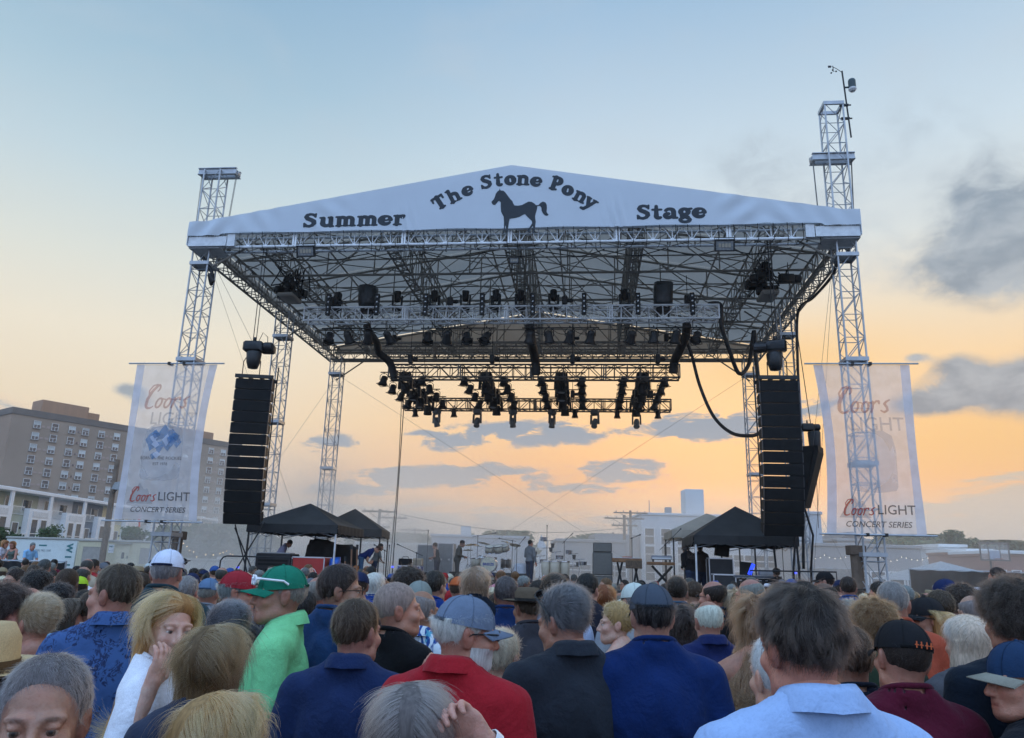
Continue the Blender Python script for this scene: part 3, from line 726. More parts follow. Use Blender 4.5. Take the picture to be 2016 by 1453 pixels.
PARP = par_parts()
def par(label, M, tilt=(0, 0), group='par cans'):
    t = thing('par_can', label, 'stage light', M, group)
    R = Matrix.Rotation(tilt[1], 4, 'Z') @ Matrix.Rotation(tilt[0], 4, 'X')
    for nm, me in PARP:
        link(nm, me, t, Matrix.Translation((0, 0, -.42)) if nm == 'yoke' else Matrix.Translation((0, 0, -.34)) @ R @ Matrix.Translation((0, 0, -.1)))
    return t
def mover_parts(m):
    base = MB().bevbox(-.17, .17, -.14, .14, -.2, 0, .03).box(-.12, -.08, -.03, .03, 0, .08).box(.08, .12, -.03, .03, 0, .08)
    yoke = MB().prism([(-.21, -.62), (-.14, -.62), (-.13, -.24), (.13, -.24), (.14, -.62), (.21, -.62), (.2, -.2), (-.2, -.2)], -.05, .05)
    head = MB().lathe([(.02, .20), (.10, .18), (.13, .05), (.125, -.12), (.14, -.2), (.12, -.24), (.10, -.2)], 14, cap=False)
    return [('base', base.mesh('base', m)), ('yoke', yoke.mesh('yoke', m)), ('head', head.mesh('head', m, True)), ('lens', MB().lathe([(0, -.205), (.10, -.205)], 12, cap=False).mesh('lens', M_LENS))]
MOVB = mover_parts(M_BLK); MOVG = mover_parts(mat('grey_moving_light', (.20, .20, .20), .5, .1, var=.25))
def mover(label, M, tilt, parts, group):
    t = thing('moving_light', label, 'stage light', M, group)
    R = Matrix.Translation((0, 0, -.56)) @ Matrix.Rotation(tilt, 4, 'X')
    for nm, me in parts: link(nm, me, t, R if nm in ('head', 'lens') else None)
    return t
FPOS = [-4.95, -1.62, 1.5, 4.75]; LNAME = ['far left', 'left of centre', 'right of centre', 'far right']
for fi, (fx, ln) in enumerate(zip(FPOS, LNAME)):
    t = thing('ladder_truss', f'{ln} lamp ladder running back beneath the stage roof', 'lighting truss', SM(0, 0, 0), 'lamp ladders under the roof')
    box_truss(t, (fx-.15, 6.2, tz+.1), (fx-.15, 11.95, tz+.1), (0, 0, 1), (1, 0, 0), .3, .3, .5, .025, .013, MATS['dark_truss'])
    ybars = [6.7, 8.2, 9.7, 11.2]
    for bi, yb in enumerate(ybars):
        MB().bar((fx-.95, yb, tz+.46), (fx+.95, yb, tz+.46), .024, 6).build('cross_bar', M_BLK, t)
        for si, s in enumerate((-1, 1)):
            for q in (.80,):
                par(f"par can on the {ln} ladder, {ORD[bi]} bar back, {'left' if s < 0 else 'right'} side", SM(fx+s*q, yb, tz+.46), (RNG.uniform(-.3, .3), RNG.uniform(-3, 3)), f'par cans on the {ln} lamp ladder').scale = (1.25, 1.25, 1.0)
        mover(f'black moving light under the middle of the {ln} ladder, {ORD[bi]} from the front', SM(fx+RNG.uniform(-.05, .05), yb+.35, tz+.50), RNG.uniform(-.3, .3), MOVB, f'moving lights on the {ln} lamp ladder').scale = (1.45, 1.45, 1.05)
    for k in range(5):   # looped cables along the ladder
        y0 = 6.3+k*1.1; pts = [(fx+.2*math.sin(k*2)+.1*math.sin(u*5), y0+u*1.1, tz+.05-.22*math.sin(math.pi*u)) for u in np.linspace(0, 1, 9)]
        MB().tube(pts, .035, 5).build('cable_loop', M_CABLE, t)
# ------------------------------------------------------------------ lamps on the front truss
M_BLAMP = mat('blinder_reflector', (.6, .62, .64), .25, .7, var=.1)
blp = MB().bevbox(-.085, .085, -.06, .06, -.42, .42, .012).mesh('housing', mat('blinder_housing', (.022, .024, .027), .5, .2))
bll = MB().lathe([(0, .002), (.025, .0), (.052, -.012), (.062, -.022), (.066, -.02), (.068, .0)], 12, TR(0, 0, 0, 0, math.pi/2), cap=False).mesh('lamp', M_BLAMP, True)
for k, px in enumerate((647, 742.5, 838, 949.5, 1049, 1150, 1256, 1363)):
    p = onS(px, 600.5-k*.35, 3.38)
    t = thing('blinder_light', f'tall four-lamp blinder on the front truss, {ORD[k]} from the left', 'stage light', SM(p.x, 3.36, p.z, 0, RNG.uniform(-.12, .02), 0), 'blinder lights on the front truss')
    link('housing', blp, t)
    for z in (-.3, -.1, .1, .3): link('lamp', bll, t, TR(0, -.064, z))
    MB().tube([(-.11, .0, 0), (-.11, .12, 0), (.11, .12, 0), (.11, 0, 0)], .012, 4).build('bracket', M_BLK, t)
for k, px in enumerate((662, 782, 855, 916, 976, 1024, 1090, 1230)):
    p = onS(px, 598, 4.0)
    mover(f'dark moving light standing on top of the front truss, {ORD[k]} from the left', SM(p.x, 4.0, fz+.5, RNG.uniform(-.6, .6), math.pi), RNG.uniform(-.9, .6), MOVB, 'moving lights standing on the front truss')
BARS = [((634, 782), (650, 687, 726, 766)), ((829, 976), (843, 881, 920, 958)), ((1028, 1180), (1043, 1081, 1122, 1163)), ((1230, 1388), (1243, 1287, 1330, 1371))]
n_ = 0
for bi, ((b0, b1), pxs) in enumerate(BARS):
    a = onS(b0, 647-bi*.6, 3.75); b = onS(b1, 646.4-bi*.6, 3.75)
    t = thing('lamp_bar', f'black lamp bar hung under the front truss, {ORD[bi]} from the left', 'pipe', SM(0, 0, 0), 'lamp bars under the front truss')
    MB().bar((a.x, 3.75, a.z), (b.x, 3.75, a.z), .026, 8).build('pipe', M_BLK, t)
    for f in (.15, .85):
        x = a.x+(b.x-a.x)*f; MB().bar((x, 3.75, a.z), (x, 3.75, fz-.02), .018, 5).build('hanger', M_BLK, t)
    for k in range(3):
        xa = a.x+(b.x-a.x)*(.1+.27*k); MB().tube([(xa+u*.9, 3.7, a.z-.02-.24*math.sin(math.pi*u)) for u in np.linspace(0, 1, 8)], .011, 4).build('cable_loop', M_CABLE, t)
    for px in pxs:
        n_ += 1; p = onS(px, 647, 3.75)
        o = par(f'black par can under the front truss, {ORD[n_-1]} from the left', SM(p.x, 3.75, a.z+.06), (RNG.uniform(.25, .75), RNG.choice([-.5, .3, 2.7, 3.4])), 'par cans under the front truss')
        o.scale = (1.35, 1.35, 1.2)
# two bagged follow spots
M_BAG = mat('dark_plastic_bag', (.022, .028, .034), .32, 0, var=.3, bump=.7, bscale=9, spec=.6)
for k, (px, py0, py1) in enumerate(((713, 553, 603), (1309, 546, 603))):
    p = onS(px, py1, 3.2); q = onS(px, py0, 3.2); h = q.z-p.z
    t = thing('bagged_spotlight', ('left' if k == 0 else 'right')+' follow spot wrapped in dark plastic bag on front truss', 'stage light', SM(p.x, 3.9, p.z))
    mb = MB(); rr = random.Random(k)
    n = 12
    for i in range(7):
        z = h*.22+h*.78*i/6
        for j in range(n):
            a = 2*math.pi*j/n; r = (.28+.1*i/6)*(1+rr.uniform(-.1, .1)); mb.v.append((max(-.34, min(.34, r*1.25*math.cos(a)))+.02*i*(1 if k else -1)*.3, r*math.sin(a), z+rr.uniform(-.02, .02)))
    for i in range(6):
        for j in range(n): mb.f.append((i*n+j, i*n+(j+1) % n, (i+1)*n+(j+1) % n, (i+1)*n+j)); mb.mi.append(0)
    mb.f += [tuple(range(n-1, -1, -1)), tuple(range(6*n, 7*n))]; mb.mi += [0, 0]
    mb.build('plastic_bag', M_BAG, t, smooth=True)
    MB().bevbox(-.24, .24, -.2, .2, -.02, h*.24, .04).bar((-.2, 0, -.25), (-.2, 0, 0), .04, 6).bar((.2, 0, -.25), (.2, 0, 0), .04, 6).build('lamp_body', M_BLK, t)
# flood lights on the roof edge
for k, (px, py, s) in enumerate(((605, 498, 1), (1425, 487, 1), (1013, 516, .5))):
    p = onS(px, py, .1)
    t = thing('floodlight', ('left', 'right', 'small central')[k]+' square floodlight under the banner edge', 'floodlight', SM(p.x, -.05, p.z, 0, .35) @ Matrix.Scale(s, 4), 'floodlights under the banner')
    MB().box(-.31, .31, -.05, .08, -.19, -.15).box(-.31, .31, -.05, .08, .15, .19).box(-.31, -.27, -.05, .08, -.149, .149).box(.27, .31, -.05, .08, -.149, .149).box(-.27, .27, .05, .079, -.149, .149).build('case', M_BLK, t)
    MB().box(-.268, .268, -.02, -.012, -.148, .148).build('glass', mat('flood_glass', (.32, .33, .34), .2, .3, var=.3, scale=14), t)
    for q in (-.15, -.05, .05, .15): MB().box(q-.035, q+.035, -.03, -.021, -.06, .06).build('emitter', mat('led_yellow', (.4, .36, .28), .4), t)
    MB().tube([(-.3, .06, 0), (-.3, .12, .25), (.3, .12, .25), (.3, .06, 0)], .015, 4).build('bracket', M_BLK, t)
# moving lights and small scoops under the rear truss
for k, (px, tl) in enumerate(((860, .35), (940, -.3), (1010, .1), (1087, .05), (1171, -.5), (1253, -.55))):
    p = onS(px, 812, 12.1)
    o = mover(f'grey moving light hanging from the rear truss, {ORD[k]} from the left', SM(p.x, 12.1, rz_-.02, RNG.uniform(-1.2, 1.2)), tl, MOVG, 'moving lights under the rear truss')
    o.scale = (1.05, 1.05, 1.05)
for k, px in enumerate((818, 894, 1132, 1215, 1295)):
    p = onS(px, 804, 12.0)
    par(f'small round lamp under the rear truss, {ORD[k]} from the left', SM(p.x, 12.0, rz_+.15), (.3, 0), 'small lamps under the rear truss')
# ------------------------------------------------------------------ cables
def cable(name, label, pts, r, parent_frame=True, n=7, cat='cable'):
    P = [Vector(p) for p in pts]; out = []
    for i in range(len(P)-1):       # catmull-rom
        p0 = P[max(i-1, 0)]; p1 = P[i]; p2 = P[i+1]; p3 = P[min(i+2, len(P)-1)]
        for k in range(8):
            t = k/8; out.append(.5*((2*p1)+(p2-p0)*t+(2*p0-5*p1+4*p2-p3)*t*t+(3*p1-p0-3*p2+p3)*t**3))
    out.append(P[-1])
    return tag(MB().tube(out, r, n).build(name, M_CABLE, None, SM(0, 0, 0), True), label, cat)
def pc(lst): return [onS(px, py, y) for px, py, y in lst]
cable('cable_bundle', 'thick cable bundle looping from the front truss end towards the right tower', pc([(1395, 598, 3.8), (1418, 600, 3.6), (1420, 640, 3.6), (1436, 690, 4), (1455, 735, 4.5), (1475, 715, 5), (1484, 652, 5.4), (1487, 690, 5), (1494, 760, 3)]), .075)
cable('cable_bundle', 'long cable swooping down from the truss to the right speaker column', pc([(1352, 675, 5), (1362, 700, 5), (1378, 760, 4.6), (1405, 820, 4), (1440, 852, 3), (1480, 858, 2), (1498, 850, 1.2)]), .06)
cable('cable_bundle', 'drooping black cable loom left of centre between the lighting trusses', pc([(722, 640, 3.9), (728, 655, 4.2), (742, 676, 4.8), (746, 694, 5.2), (768, 715, 5.6), (776, 745, 5.6)]), .15)
cable('cable_bundle', 'drooping black cable loom at the centre between the lighting trusses', pc([(1043, 640, 3.9), (1045, 665, 4.2), (1050, 690, 5), (1054, 712, 5.5), (1056, 738, 5.6)]), .17)
cable('cable_bundle', 'drooping black cable loom right of centre between the lighting trusses', pc([(1352, 640, 3.9), (1350, 662, 4.4), (1338, 690, 5), (1328, 712, 5.5), (1325, 735, 5.6)]), .17)
cable('cable_drop', 'pair of pale lines dropping from rear truss end to the stage', [(rx0+.05, 12, rz_+.2), (rx0+.03, 12, 6), (rx0, 12, DZ)], .022)
cable('cable_drop', 'second pale line beside the one dropping from rear truss', [(rx0-.08, 12, rz_+.3), (rx0-.02, 12, 6), (rx0-.14, 12, DZ)], .018)
cable('cable_loom', 'dark cables tied down the right side of the roof and tower', pc([(1650, 500, .5), (1640, 540, .8), (1602, 585, 3), (1572, 612, 5), (1570, 700, 5), (1576, 850, 5), (1580, 1000, 5), (1582, 1120, 5)]), .05)
cable('cable_loom', 'dark cable coil strapped to the left front tower below roof', pc([(398, 505, .3), (408, 520, .3), (418, 540, .3), (416, 560, .3), (412, 540, .2), (420, 555, .2)]), .06)
for k, (A, B, lb) in enumerate((((-10.5, 14.3, 11.5), (6.0, 14.6, 1.5), 'thin guy wire crossing behind the stage from upper left'), ((10.5, 14.3, 11.5), (-4.5, 14.6, 1.5), 'thin guy wire crossing behind the stage from upper right'),
        ((-10.2, .2, 11.6), (-8.6, 6.5, 3.2), 'thin guy wire slanting down from the left front tower'), ((-10.2, .3, 11.8), (-8.4, .6, 8.7), 'steadying line from left tower to hanging hoist'), ((10.2, .3, 11.6), (9.6, 5, 1.0), 'thin guy wire slanting down from the right front tower'),
        ((10.2, .3, 11.4), (10.9, 7.4, 2.0), 'line running from right tower behind the sponsor banner'), ((-10.5, 14.4, 11.2), (-14.5, 10.0, 1.0), 'thin guy wire running left from the left rear tower'), ((10.5, 14.4, 11.2), (14.5, 12.0, .2), 'thin guy wire running right from the right rear tower'))):
    tag(MB().bar(A, B, .006, 4).build('guy_wire', M_WIRE, None, SM(0, 0, 0)), lb, 'wire', 'guy wires of the stage')
# roof clutter: cables slung along the front truss, rigging motors in the corners
for k in range(9):
    x0 = -9+k*2; cable('slung_cable', f'black cable sagging under the roof front edge, {ORD[k]} from the left', [(x0+2.1*u, .75, RZ-.02-.20*math.sin(math.pi*u)+.03*math.sin(9*u+k)) for u in np.linspace(0, 1, 6)], .018, n=4)
for k, (x, y, lb) in enumerate(((-8.6, 3.2, 'dark rigging motor cluster in the left roof corner'), (8.9, 3.4, 'dark rigging motor cluster in the right roof corner'))):
    t = thing('rigging_cluster', lb, 'rigging', SM(x, y, RZ-.2))
    for q in range(5):
        link('motor_body', MOT, t, TR(RNG.uniform(-.5, .5), RNG.uniform(-1.0, 1.0), RNG.uniform(-.35, .3), RNG.uniform(0, 3), RNG.uniform(-.4, .4)))
    for q in range(8):
        MB().tube([(RNG.uniform(-.6, .6), RNG.uniform(-1, 1), .5), (RNG.uniform(-.6, .6), RNG.uniform(-1, 1), -.3), (RNG.uniform(-.6, .6), RNG.uniform(-1, 1), .3)], .03, 5).build('cable', M_CABLE, t)
    MB().bevbox(-.3, .3, -.5, .5, -.6, -.45, .04).build('tray', M_ROOFST, t)

# ------------------------------------------------------------------ hanging line arrays
M_CAB = mat('speaker_black', (.010, .010, .011), .65, 0, var=.35, scale=12, bump=.25, bscale=160, spec=.25)
M_GRL = mat('speaker_grille', (.008, .009, .010), .7, .0, var=.3, scale=3, bump=.3, bscale=240, spec=.2)
def line_array(x, y, ztop, yaw, label, side):
    t = thing('line_array', label, 'loudspeaker', SM(x, y, 0, yaw), 'hanging speaker columns')
    W, H, D, N = 1.12, .352, .50, 13
    z = ztop; yy = 0.0; ang = 0.0
    fr = MB(); 
    for sx in (-.5, -.18, .18, .5): fr.box(sx-.03, sx+.03, -.28, .42, .0, .09)
    fr.box(-.6, .6, -.30, -.22, -.01, .10); fr.box(-.6, .6, .36, .42, -.01, .10)
    fr.build('flying_frame', M_BLK, t, TR(0, 0, ztop+.03))
    for k in range(N):
        ang += math.radians((0, .3, .5, .5, .8, 1, 1, 1.4, 1.8, 2.2, 2.8, 3.4, 4)[k])
        M = Matrix.Translation((0, yy, z)) @ Matrix.Rotation(ang, 4, 'X')
        # trapezoid cabinet: the back is shorter than the front
        mb = MB(); h = H/2-.006
        poly = [(-D/2, h), (D/2, h*.72), (D/2, -h*.72), (-D/2, -h)]
        vs = [Vector((sx*W/2, p, q-H/2)) for sx in (-1, 1) for p, q in poly]
        mb.add(vs, [(0, 1, 2, 3), (7, 6, 5, 4), (0, 4, 5, 1), (1, 5, 6, 2), (2, 6, 7, 3), (3, 7, 4, 0)])
        c = mb.build('cabinet', M_CAB, t, M)
        g = MB().bevbox(-W/2+.02, W/2-.02, -D/2-.012, -D/2-.002, -H/2-h+.014, -H/2+h-.014, .004); g.build('grille', M_GRL, c)
        for sx in (-1, 1):
            MB().box(sx*(W/2+.012)-.008, sx*(W/2+.012)+.008, -D/2+.02, -D/2+.07, -H+.03, -.03).build('link_bar', mat('link_steel', (.10, .10, .105), .45, .6), c)
        d = Matrix.Rotation(ang, 4, 'X') @ Vector((0, 0, -H-(.004 if k < 8 else -.010))); yy += d.y; z += d.z
    cb = MB().tube([(side*.66, .1, ztop+.5), (side*.63, .12, ztop-1), (side*.62, .14, ztop-2.6), (side*.63, .2, ztop-4.0)], .022, 5); cb.build('signal_cable', M_CABLE, t)
    return t
line_array(-8.22, .35, 7.66, .20, 'left hanging black line array speaker column beside the sponsor banner', 1)
line_array(8.27, .35, 7.66, .02, 'right hanging black line array speaker column in front of canopy', -1)
def big_hoist(px, py, y, label, top, ang):
    p = onS(px, py, y)
    t = thing('chain_hoist', label, 'chain hoist', SM(p.x, y, p.z, ang), 'big chain hoists over the speaker columns')
    o = link('motor_body', MOT, t); o.scale = (1.25, 1.3, 1.1)
    link('chain_bag', bag_m, t, TR(.05, -.05, -.22) @ Matrix.Scale(1.3, 4))
    MB().lathe([(.14, -.05), (.16, .0), (.16, .3), (.12, .34)], 12, TR(.32, .12, -.05, 0, 0, math.pi/2)).build('motor_end', M_MOT, t)
    for dx in (-.05, .05): MB().bar((dx, 0, .15), (dx, 0, top-p.z), .014, 4).build('chain', M_BLK, t)
    for dx in (-.28, .28): MB().tube([(dx*.3, 0, -.15), (dx, 0, -.5), (dx, 0, 7.75-p.z)], .016, 4).build('shackle_chain', M_BLK, t)
    MB().tube([(.1, 0, .1), (.25, 0, .5), (.42, 0, .35), (.45, 0, 0)], .012, 4).build('power_cable', M_CABLE, t)
    return t
big_hoist(500, 683, .35, 'big black chain hoist hanging above the left speaker column', 12.5, .1)
big_hoist(1527, 682, .35, 'big black chain hoist hanging above the right speaker column', 12.5, 2.9)
p = onS(1598, 858, 3.0)
t = thing('chain_hoist', 'lone chain hoist hanging on a line beside the right speaker column', 'chain hoist', SM(p.x, 3.0, p.z), 'big chain hoists over the speaker columns')
link('motor_body', MOT, t, TR(-.12, 0, .28)).scale = (.8, .8, .8)
link('chain_bag', bag_m, t, TR(.08, 0, .1) @ Matrix.Diagonal((1.1, 1.1, 2.0, 1)))
MB().bar((0, 0, .3), (-.4, 0, 12.5-p.z), .014, 4).build('chain', M_BLK, t); MB().bar((.08, 0, -.7), (.0, 0, -3.0), .01, 4).build('hand_line', M_WIRE, t)
p = onS(1580, 940, 2.4)
t = thing('side_fill_speaker', 'wedge shaped side speaker angled out behind the right column', 'loudspeaker', SM(p.x, 2.4, p.z, -.5))
MB().prism([(-.3, .95), (.62, .95), (.62, .75), (.1, -.95), (-.3, -.95)], -.35, .35).build('cabinet', M_CAB, t)
MB().prism([(-.26, .9), (.5, .9), (.03, -.9), (-.26, -.9)], -.375, -.352).build('grille', M_GRL, t)
MB().bar((0, 0, .95), (0, 0, 12.4-p.z), .012, 4).build('chain', M_BLK, t)

# ------------------------------------------------------------------ sponsor banners on the front towers
M_MESHW = sheer('banner_mesh', (.90, .91, .95), .57)
M_HEM = sheer('banner_hem', (.80, .84, .95), .85)
M_RED = sheer('banner_red', (.60, .12, .09), .42, trans=.5); M_RED2 = sheer('banner_red_strong', (.55, .06, .05), .75, trans=.5); M_GREY = sheer('banner_dark', (.06, .065, .075), .75, trans=.4); M_MID = sheer('banner_grey', (.36, .38, .42), .36, trans=.4)
M_ICE = sheer('banner_blue', (.10, .30, .58), .5, trans=.5); M_CAN = sheer('banner_silver', (.55, .58, .63), .35, trans=.5)
def text_mesh(s, size, mat_, shear=0.0, bold=0.0, sx=1.0):
    cu = bpy.data.curves.new('text', 'FONT'); cu.body = s; cu.size = size; cu.align_x = 'CENTER'; cu.align_y = 'CENTER'; cu.shear = shear; cu.offset = bold; cu.resolution_u = 3
    o = bpy.data.objects.new('text', cu); COL.objects.link(o)
    dg = bpy.context.evaluated_depsgraph_get(); me = bpy.data.meshes.new_from_object(o.evaluated_get(dg)); bpy.data.objects.remove(o); bpy.data.curves.remove(cu)
    me.materials.clear(); me.materials.append(mat_)
    co = np.zeros(len(me.vertices)*3); me.vertices.foreach_get('co', co); co = co.reshape(-1, 3); co = np.stack([co[:, 0]*sx, np.zeros(len(co)), co[:, 1]], 1); me.vertices.foreach_set('co', co.ravel()); me.update()
    return me
def script_coors(m, s):
    """slanted brush script word as flat strokes"""
    def sl(P): return [(x+.28*z, z) for x, z in P]
    st = []
    st.append((sl(arc(.40, .95, .10, .16, -60, 150, 6)+[(.18, .80), (.10, .45), (.14, .18)]+arc(.34, .20, .20, .18, 180, 330, 6)), [.03, .035, .04, .045, .05, .055, .06, .07, .075, .075, .07, .065, .06, .055, .045, .035, .03]))
    st.append((sl([(.10, .62), (.02, .85), (.12, 1.08), (.30, 1.15)]), [.03, .035, .035, .025]))
    for cx in (.74, 1.16): st.append((sl(arc(cx, .27, .13, .22, 40, 400, 14)), [.045]*15)); st.append((sl([(cx+.08, .46), (cx+.26, .44)]), [.03, .025]))
    st.append((sl([(1.42, .50), (1.46, .28), (1.44, .06)]), [.045, .05, .045])); st.append((sl([(1.45, .34), (1.55, .52), (1.66, .52), (1.69, .42)]), [.03, .04, .05, .04]))
    st.append((sl([(2.08, .58), (1.96, .50), (1.90, .40), (2.02, .28), (2.08, .14), (1.96, .05), (1.82, .12)]), [.03, .045, .05, .055, .05, .045, .035]))
    return blobmesh([([(x*s, z*s) for x, z in P], [r*s for r in R]) for P, R in st], (), .035*s*.8, 0).mesh('script_word', m)
def sponsor(x, side, label, fade):
    t = thing('sponsor_banner', label, 'banner', SM(x, 0, 0), 'sponsor banners on the towers')
    yb = -.30
    # top and bottom poles with clamps
    for (z, x0, x1) in ((8.05, -1.62, 1.60), (3.05, -1.70, 1.55) if side < 0 else (3.12, -1.55, 1.60)):
        MB().bar((x0, yb-.03, z), (x1, yb-.03, z), .025, 8).build('pole', M_STEEL, t)
        for q in (-.25, .25): MB().box(q-.04, q+.04, yb-.07, yb+.16, z-.045, z+.045).build('clamp', M_BLK, t)
    lean = -.10*side
    def P(u, v, dy=0.0):      # u across -1..1, v up 0..1 -> billowed cloth
        wtop, wbot = 1.36, 1.34
        w = wbot+(wtop-wbot)*v - .10*math.sin(math.pi*v)
        xx = u*w + (-.22*side*0)*v + .05*side*math.sin(math.pi*v)*1.0
        yy = yb - .10*math.sin(math.pi*v)*(1-u*u*.6) - .03*math.sin(u*9+v*5)*(abs(u)**2)*math.sin(math.pi*v)
        return (xx, yy+dy, 3.10+(8.02-3.10)*v)
    def cloth(u0, u1, m, nm, dy=0.0, nu=10, v0=0.0, v1=1.0):
        mb = MB(); nv = 40
        for i in range(nu+1):
            for k in range(nv+1): mb.v.append(P(u0+(u1-u0)*i/nu, v0+(v1-v0)*k/nv, dy))
        for i in range(nu):
            for k in range(nv): a = i*(nv+1)+k; mb.f.append((a, a+nv+1, a+nv+2, a+1)); mb.mi.append(0)
        return mb.build(nm, m, t, smooth=True)
    cloth(-.80, .80, M_MESHW, 'mesh_cloth', 0, 16)
    cloth(-1, -.803, M_HEM, 'side_hem', 0, 6); cloth(.803, 1, M_HEM, 'side_hem', 0, 6)
    def decal(me, nm, u, z, dy=-.012, sc=1.0):
        # drape flat print onto the billowed cloth
        co = np.zeros(len(me.vertices)*3); me.vertices.foreach_get('co', co); co = co.reshape(-1, 3)*sc
        for r in co:
            uu = (u+r[0])/1.3; vv = min(1, max(0, (z+r[2]-3.1)/(8.02-3.1))); q = P(uu, vv, dy); r[0], r[1], r[2] = q[0], q[1], q[2]
        me.vertices.foreach_set('co', co.ravel()); me.update(); return link(nm, me, t)
    decal(script_coors(M_RED, .70), 'script_logo', -.92, 6.55)
    decal(text_mesh('LIGHT', .56, M_MID, 0, .004), 'print_text', .22, 6.22)
    # picture of a silver can with an icy blue mountain
    def poly(pts, m, nm, dy):
        mb = MB()
        n = len(pts); mb.v = [(x, 0, z) for x, z in pts]; mb.f = [tuple(range(n))]; mb.mi = [0]; decal(mb.mesh(nm, m), nm, 0, 0, dy)
    can = [(-.66, 4.45), (-.60, 4.34), (-.2, 4.28), (.2, 4.28), (.60, 4.34), (.66, 4.45), (.68, 5.5), (.60, 5.9), (.35, 6.05), (-.35, 6.05), (-.60, 5.9), (-.68, 5.5)]
    poly(can, M_CAN, 'can_print', -.006)
    if side < 0:
        mtn = [(-.62, 5.55), (-.5, 5.72), (-.32, 5.86), (-.18, 5.78), (.0, 6.06), (.16, 5.86), (.3, 5.9), (.45, 5.72), (.64, 5.5), (.5, 5.3), (.38, 5.42), (.2, 5.2), (.05, 5.34), (-.1, 5.1), (-.25, 5.32), (-.42, 5.2), (-.5, 5.4)]
        poly(mtn, M_ICE, 'mountain_print', -.010)
        for q in range(9):
            rq = random.Random(q); cx_, cz_ = rq.uniform(-.45, .45), rq.uniform(5.0, 5.75); poly([(cx_-.14, cz_), (cx_+rq.uniform(-.05, .05), cz_+rq.uniform(.08, .2)), (cx_+.15, cz_-.02), (cx_+rq.uniform(-.06, .06), cz_-rq.uniform(.1, .22))], M_HEM if q % 2 else M_ICE, 'ice_print', -.012-.001*q)
        decal(text_mesh('BORN IN THE ROCKIES', .135, M_GREY), 'print_text', .0, 4.98); decal(text_mesh('EST 1978', .13, M_GREY), 'print_text', .0, 4.80)
    poly([(-.98, 3.58), (-.6, 4.22), (-.45, 4.02), (-.33, 4.05), (-.12, 3.58)], M_MID, 'mountain_logo', -.008)
    decal(script_coors(M_RED2, .40), 'script_logo', -.92, 3.64, -.016)
    decal(text_mesh('LIGHT', .37, M_GREY, 0, .003), 'print_text', .55, 3.80, -.016)
    decal(text_mesh('CONCERT SERIES', .225, M_GREY, .22, .003), 'print_text', .05, 3.40, -.016)
    return t
sponsor(-10.62, -1, 'left translucent sponsor banner with blue icy can on tower', 0)
sponsor(10.55, 1, 'right translucent sponsor banner with red script on tower', 1)
# ------------------------------------------------------------------ canopy tents on the side wings
M_TENT = mat('black_canvas', (.030, .031, .032), .75, var=.2, scale=2, bump=.25, bscale=6, trans=.05)
M_TENTP = mat('white_pole', (.6, .61, .62), .4, .2)
M_TENTL = mat('beige_canvas', (.55, .50, .42), .8, var=.1, scale=2, trans=.3)
def tent(label, x0, x1, y0, y1, eave, peak, foot, m=None, poles=None, rot=0.0, seed=0):
    m = m or M_TENT; cx, cy = (x0+x1)/2, (y0+y1)/2
    t = thing('canopy_tent', label, 'canopy', SM(cx, cy, 0, rot)); hx, hy = (x1-x0)/2, (y1-y0)/2; rr = random.Random(seed)
    ev = eave+.28
    for k, (a, b) in enumerate((((-hx, -hy), (hx, -hy)), ((hx, -hy), (hx, hy)), ((hx, hy), (-hx, hy)), ((-hx, hy), (-hx, -hy)))):
        mb = MB(); n = 10; m_ = 6
        for i in range(n+1):
            for j in range(m_+1):
                u = i/n; v = j/m_; p = Vector((a[0]+(b[0]-a[0])*u, a[1]+(b[1]-a[1])*u, ev)); q = Vector((0, 0, peak))
                w = p.lerp(q, v); w.z -= .10*math.sin(math.pi*v)*math.sin(math.pi*u); mb.v.append(w)
        for i in range(n):
            for j in range(m_): o = i*(m_+1)+j; mb.f.append((o, o+m_+1, o+m_+2, o+1)); mb.mi.append(0)
        mb.build('roof_panel', m, t, smooth=True)
        mb = MB(); n = 24
        for i in range(n+1):
            u = i/n; d = Vector((b[1]-a[1], a[0]-b[0], 0)).normalized()*(.01+.025*math.sin(i*1.9+k+seed))
            for z in (ev, eave+.02*math.sin(i*2.3+seed)): mb.v.append((a[0]+(b[0]-a[0])*u+d.x*(1 if z < ev else 0), a[1]+(b[1]-a[1])*u+d.y*(1 if z < ev else 0), z))
        mb.f = [(2*i, 2*i+1, 2*i+3, 2*i+2) for i in range(n)]; mb.mi = [0]*n
        mb.build('valance', m, t, smooth=True)
    for k, (sx, sy) in enumerate(((-1, -1), (1, -1), (1, 1), (-1, 1))):
        MB().box(sx*(hx-.06)-.025, sx*(hx-.06)+.025, sy*(hy-.06)-.025, sy*(hy-.06)+.025, foot, ev-.05).build('leg', (poles or [M_BLK]*4)[k], t)
    for (a, b) in (((-1, -1), (1, -1)), ((1, -1), (1, 1)), ((1, 1), (-1, 1)), ((-1, 1), (-1, -1))):     # scissor braces
        A = Vector((a[0]*(hx-.06), a[1]*(hy-.06), ev-.08)); B = Vector((b[0]*(hx-.06), b[1]*(hy-.06), ev-.08)); mid = (A+B)/2
        MB().bar(A, mid+Vector((0, 0, -.30)), .012, 4).bar(mid+Vector((0, 0, -.30)), B, .012, 4).build('scissor_brace', M_STEEL, t)
        MB().bar(A+Vector((0, 0, -.30)), mid, .012, 4).bar(mid, B+Vector((0, 0, -.30)), .012, 4).build('scissor_brace', M_STEEL, t)
    return t
tent('black pop-up canopy on the left wing behind left speaker column', -8.72, -5.62, 2.0, 5.0, 2.90, 3.98, WZ, poles=[M_BLK, M_TENTP, M_BLK, M_BLK], seed=1)
tent('second black canopy tilted by wind behind the left wing canopy', -8.1, -5.5, 6.4, 8.8, 3.0, 4.12, WZ, rot=.12, seed=2)
